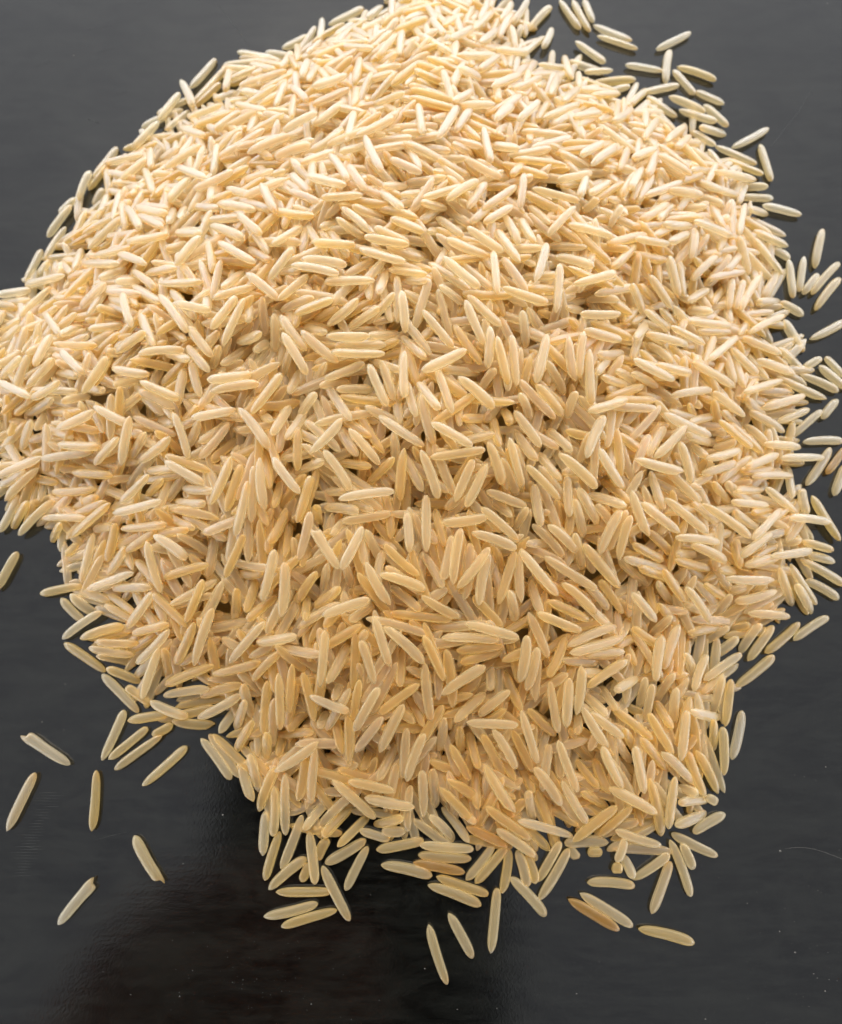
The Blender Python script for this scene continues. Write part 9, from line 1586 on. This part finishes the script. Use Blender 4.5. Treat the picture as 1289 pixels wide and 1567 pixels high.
cf = np.array(quad) + len(V)
nb = len(V)
V = np.concatenate([V, cv.astype(np.float32)])
F = np.concatenate([F, cf.astype(np.int32)])
me = bpy.data.meshes.new("rice_heap")
me.vertices.add(len(V))
me.vertices.foreach_set("co", V.ravel())
me.loops.add(F.size)
me.loops.foreach_set("vertex_index", F.ravel())
me.polygons.add(len(F))
me.polygons.foreach_set("loop_start", np.arange(len(F), dtype=np.int32) * 4)
me.polygons.foreach_set("use_smooth", np.ones(len(F), bool))
pad = len(V) - nb
me.attributes.new("grain_coord", 'FLOAT_VECTOR', 'POINT').data.foreach_set("vector", np.concatenate([np.concatenate(allg), np.zeros((pad, 3))]).astype(np.float32).ravel())
me.attributes.new("tone", 'FLOAT_COLOR', 'POINT').data.foreach_set("color", np.concatenate([np.concatenate(allc), np.tile([0.95, 0.72, 0.34, 1], (pad, 1))]).astype(np.float32).ravel())
me.attributes.new("seed", 'FLOAT', 'POINT').data.foreach_set("value", np.concatenate([np.concatenate(alls), np.zeros(pad)]).astype(np.float32))
me.update(calc_edges=True)
me.validate()
me.materials.append(MAT_MANY)
heap = link(bpy.data.objects.new("rice_heap", me))
tag(heap, "heap of dry golden long rice poured on the dark table", "rice", None, "stuff")

# ------------------------------------------------------------------ phone that takes the picture, seen as a dark mirror image in the table
def plain(name, color, rough, spec=0.5):
    N = Nodes(name)
    x = N.n("ShaderNodeTexNoise", i_Scale=60.0, i_Detail=4.0)
    N.l(N.n("ShaderNodeNewGeometry").outputs["Position"], x.inputs["Vector"])
    N.l(N.mix(x.outputs["Fac"], tuple(k * 0.8 for k in color), tuple(min(1, k * 1.2) for k in color)), N.b.inputs["Base Color"])
    N.b.inputs["Roughness"].default_value = rough
    N.b.inputs["Specular IOR Level"].default_value = spec
    return N.m

view = Matrix.Translation(cam.location) @ Matrix.Rotation(math.radians(CAM_TILT), 4, 'X')
phone = link(bpy.data.objects.new("phone", None))
phone.matrix_world = view
tag(phone, "black phone held flat above the table in front of the rice heap", "phone")
def phone_part(name, me, mat, parent=phone):
    me.materials.append(mat)
    o = link(bpy.data.objects.new(name, me))
    o.parent = parent
    return o
black = plain("phone_black", (0.012, 0.012, 0.013), 0.45)
phone_part("body", box_mesh("body", (-0.0585, -0.138, 0.0045), (0.0225, 0.020, 0.0125), 0.0035), black)
phone_part("camera_bump", box_mesh("camera_bump", (-0.016, -0.014, 0.0030), (0.013, 0.014, 0.0046), 0.0007), black)

# ------------------------------------------------------------------ the photographer, leaning over the table; only the holding hand shows, mirrored in the table
def grow(name, joints, material, parent, levels=2):
    """A continuous body from joints (point in metres, radius, index of the joint it hangs on)."""
    me = bpy.data.meshes.new(name)
    me.from_pydata([j[0] for j in joints], [(j[2], i) for i, j in enumerate(joints) if j[2] >= 0], [])
    o = link(bpy.data.objects.new(name, me))
    sk = o.modifiers.new("skin", 'SKIN')
    layer = me.skin_vertices[0].data
    for i, j in enumerate(joints):
        layer[i].radius = (j[1], j[1])
        layer[i].use_root = j[2] < 0
    sk.use_smooth_shade = True
    o.modifiers.new("smooth", 'SUBSURF').levels = levels
    bpy.context.view_layer.update()
    solid = bpy.data.meshes.new_from_object(o.evaluated_get(bpy.context.evaluated_depsgraph_get()))
    o.modifiers.clear()
    o.data = solid
    solid.materials.clear()
    solid.materials.append(material)
    for p in solid.polygons:
        p.use_smooth = True
    o.parent = parent
    return o

person = link(bpy.data.objects.new("person", None))
person.location = (0, -0.45, 0)
tag(person, "person in a dark shirt leaning over the table, left hand holding the phone", "person")
bpy.context.view_layer.update()
skin = plain("skin", (0.85, 0.44, 0.32), 0.5)
cloth = plain("dark_cotton", (0.030, 0.026, 0.026), 0.9)
hair_mat = plain("dark_hair", (0.012, 0.010, 0.009), 0.5)

def hold(x, y, z):
    """A point given in the phone's own mm, moved into the person's space."""
    return (view @ Vector((x * MM, y * MM, z * MM))) - person.location
def P(x, y, z):
    return (x, y + 0.45 - (0.09 if z > 0.2 or y < -0.38 else 0.0), z)
B = [(P(0, -0.45, -0.10), 0.13, -1), (P(0, -0.43, 0.10), 0.125, 0), (P(0, -0.39, 0.28), 0.13, 1), (P(0, -0.345, 0.385), 0.075, 2),
     (P(0, -0.315, 0.44), 0.052, 3), (P(0, -0.285, 0.50), 0.075, 4), (P(0, -0.25, 0.57), 0.085, 5),
     (P(-0.17, -0.36, 0.36), 0.058, 3), (P(-0.27, -0.33, 0.21), 0.046, 7), (P(-0.29, -0.29, 0.10), 0.040, 8), (P(-0.19, -0.235, 0.095), 0.034, 9),
     (P(0.17, -0.36, 0.36), 0.058, 3), (P(0.28, -0.35, 0.20), 0.046, 11), (P(0.31, -0.31, 0.07), 0.040, 12), (P(0.27, -0.25, 0.035), 0.031, 13),
     (P(0.25, -0.215, 0.022), 0.024, 14), (P(0.24, -0.18, 0.018), 0.020, 15)]
b = len(B)
B += [(hold(-98, -118, 4), 0.024, 10), (hold(-80, -94, 3), 0.021, b), (hold(-73, -76, 1), 0.019, b + 1)]
for y0, tip, y1 in ((-46, -30, -42), (-60, -8, -55), (-74, -6, -68), (-88, -20, -80)):          # index, middle, ring, little finger behind the phone
    i = len(B)
    B += [(hold(-69, y0 - 4, -1), 0.0098, b + 2 if y0 > -70 else b + 1), (hold((-69 + tip) / 2 - 4, y0, -6.5), 0.0085, i),
          (hold(tip - 12, (y0 + y1) / 2, -5.5), 0.0078, i + 1), (hold(tip, y1, -3.5), 0.0065, i + 2)]
i = len(B)
B += [(hold(-76, -78, 16), 0.0115, b + 1), (hold(-62, -58, 21), 0.0100, i), (hold(-44, -46, 20.5), 0.0085, i + 1)]           # thumb over the screen side
for x, y, r0 in ((0.213, -0.155, 0.0085), (0.226, -0.137, 0.009), (0.243, -0.132, 0.009), (0.259, -0.139, 0.0085)):       # right hand flat on the table
    i = len(B)
    B += [(P((x + 0.24) / 2, (y - 0.18) / 2, 0.016), r0 + 0.001, 16), (P(x, y, 0.010), r0 - 0.001, i), (P(x * 1.005, y + 0.022, 0.008), r0 - 0.0022, i + 1)]
i = len(B)
B += [(P(0.219, -0.195, 0.014), 0.011, 15), (P(0.198, -0.178, 0.010), 0.0092, i)]
body = grow("body", B, skin, person)
grow("shirt", [(j[0], j[1] + 0.012, j[2]) for j in B[:4]] + [(B[7][0], 0.072, 3), (B[8][0], 0.060, 4), (B[9][0], 0.053, 5),
     (B[11][0], 0.072, 3), (B[12][0], 0.060, 7), (B[13][0], 0.053, 8)], cloth, person)
grow("hair", [(P(0, -0.31, 0.545), 0.085, -1), (P(0, -0.275, 0.60), 0.086, 0), (P(0, -0.235, 0.625), 0.075, 1)], hair_mat, person)

# ------------------------------------------------------------------ dust, lint and rubbed scratches on the table
pale = plain("dust_grey", (0.13, 0.126, 0.118), 0.8, 0.2)
rr = random.Random(21)
DUST = [(48.8, -11.5, 17), (49.2, -23.9, 14), (51.3, -26.4, 9), (51.7, -26.9, 8), (52.5, -28.4, 13), (49.6, -20.2, 7), (43.6, -18.0, 8), (47.5, -21.4, 9), (-27.3, -6.9, 13),
        (-64.1, 124.8, 18), (76.8, 137.2, 14), (4.7, -30.5, 9), (9.8, -30.4, 8), (20.2, -28.7, 10), (0.5, -25.8, 9), (52.8, 18.0, 11), (56.6, -0.6, 9), (-50.6, 4.4, 8), (-53.8, 5.5, 9),
        (-32.2, -13.1, 8), (-23.2, -27.1, 8), (-14.2, -29.9, 10), (-31.3, -29.0, 9), (-37.7, -28.8, 8), (-51.2, 10.8, 8), (36.6, -31.6, 12)]
for k in range(520):
    m = rr.random()
    if m < 0.30:
        x, y = rr.gauss(-20, 9), rr.gauss(-27, 3)
    elif m < 0.55:
        x, y = rr.gauss(50, 7), rr.gauss(-16, 10)
    else:
        x, y = rr.uniform(-90, 90), rr.uniform(-36, 140)
    DUST.append((x, y, 1.6 + 4.0 * rr.random() ** 3))
V, F = [], []
for x, y, r in DUST:
    r *= 0.011
    a0, st, b = rr.uniform(0, 6.28), rr.uniform(0.5, 1.0), len(V)
    for j in range(5):
        a = a0 + j * 1.2566
        q = r * rr.uniform(0.7, 1.2)
        u, v = q * math.cos(a), q * st * math.sin(a)
        V.append(((x + u) * MM, (y + v) * MM, 0.000004))
    V.append((x * MM, y * MM, 0.4 * r * MM))
    F += [(b + j, b + (j + 1) % 5, b + 5) for j in range(5)]
me = bpy.data.meshes.new("dust")
me.from_pydata(V, [], F)
me.materials.append(pale)
tag(link(bpy.data.objects.new("dust", me)), "pale dust specks scattered over the dark table top", "dust", None, "stuff")

def strip(points, wide, V, F):
    b = len(V)
    for i, (x, y) in enumerate(points):
        x0, y0 = points[max(i - 1, 0)]
        x1, y1 = points[min(i + 1, len(points) - 1)]
        l = math.hypot(x1 - x0, y1 - y0)
        k = wide / 2 * (1 if 0 < i < len(points) - 1 else 0.3)
        nx, ny = -(y1 - y0) / l * k, (x1 - x0) / l * k
        V += [((x - nx) * MM, (y - ny) * MM, 0.000004), (x * MM, y * MM, (0.004 + wide * 0.35) * MM), ((x + nx) * MM, (y + ny) * MM, 0.000004)]
    for i in range(len(points) - 1):
        for j in (0, 1):
            F.append((b + 3 * i + j, b + 3 * i + j + 1, b + 3 * i + 4 + j, b + 3 * i + 3 + j))
def strips(name, rows, mat, kind, label, cat):
    V, F = [], []
    for points, wide in rows:
        strip(points, wide, V, F)
    me = bpy.data.meshes.new(name)
    me.from_pydata(V, [], F)
    me.materials.append(mat)
    return tag(link(bpy.data.objects.new(name, me)), label, cat, None, kind)
strips("lint_thread", [([(49.5, -11.25), (50.4, -11.1), (51.3, -11.05), (52.4, -11.1), (53.4, -11.25), (54.8, -11.65), (56.2, -12.15), (58.0, -12.9), (59.6, -13.7)], 0.03)],
       pale, None, "fine pale thread of lint curving off the right edge of the table", "lint")
scuff = plain("scuff_grey", (0.040, 0.043, 0.042), 0.5, 0.3)
rows = []
for k in range(30):                                                     # the rubbed patch of short level scratches
    t = k / 29
    x, y = -51.2 - 3.0 * t + rr.uniform(-0.7, 0.7), -4.0 - 10.6 * t
    l = rr.uniform(0.7, 1.9)
    rows.append(([(x - l, y + rr.uniform(-.05, .05)), (x, y), (x + l, y + rr.uniform(-.05, .05))], rr.uniform(0.025, 0.06)))
rows.append(([(61.5, 103.6), (62.3, 104.8), (65.1, 108.4), (67.9, 111.9), (69.6, 114.8), (71.4, 117.7)], 0.07))
rows.append(([(-38.2, 136.8), (-35.8, 133.0), (-32.1, 127.4)], 0.10))
rows.append(([(-59.7, 110.3), (-58.7, 109.9), (-57.7, 109.6)], 0.20))
for k in range(26):
    x, y, a, l = rr.uniform(-85, 85), rr.uniform(-34, 138), rr.gauss(0.1, 0.5), rr.uniform(1, 5)
    rows.append(([(x, y), (x + l * math.cos(a) * .5, y + l * math.sin(a) * .5 + .05), (x + l * math.cos(a), y + l * math.sin(a))], rr.uniform(0.03, 0.06)))
strips("scratches", rows, scuff, "stuff", "fine pale scratches rubbed into the dark table top", "scratches")
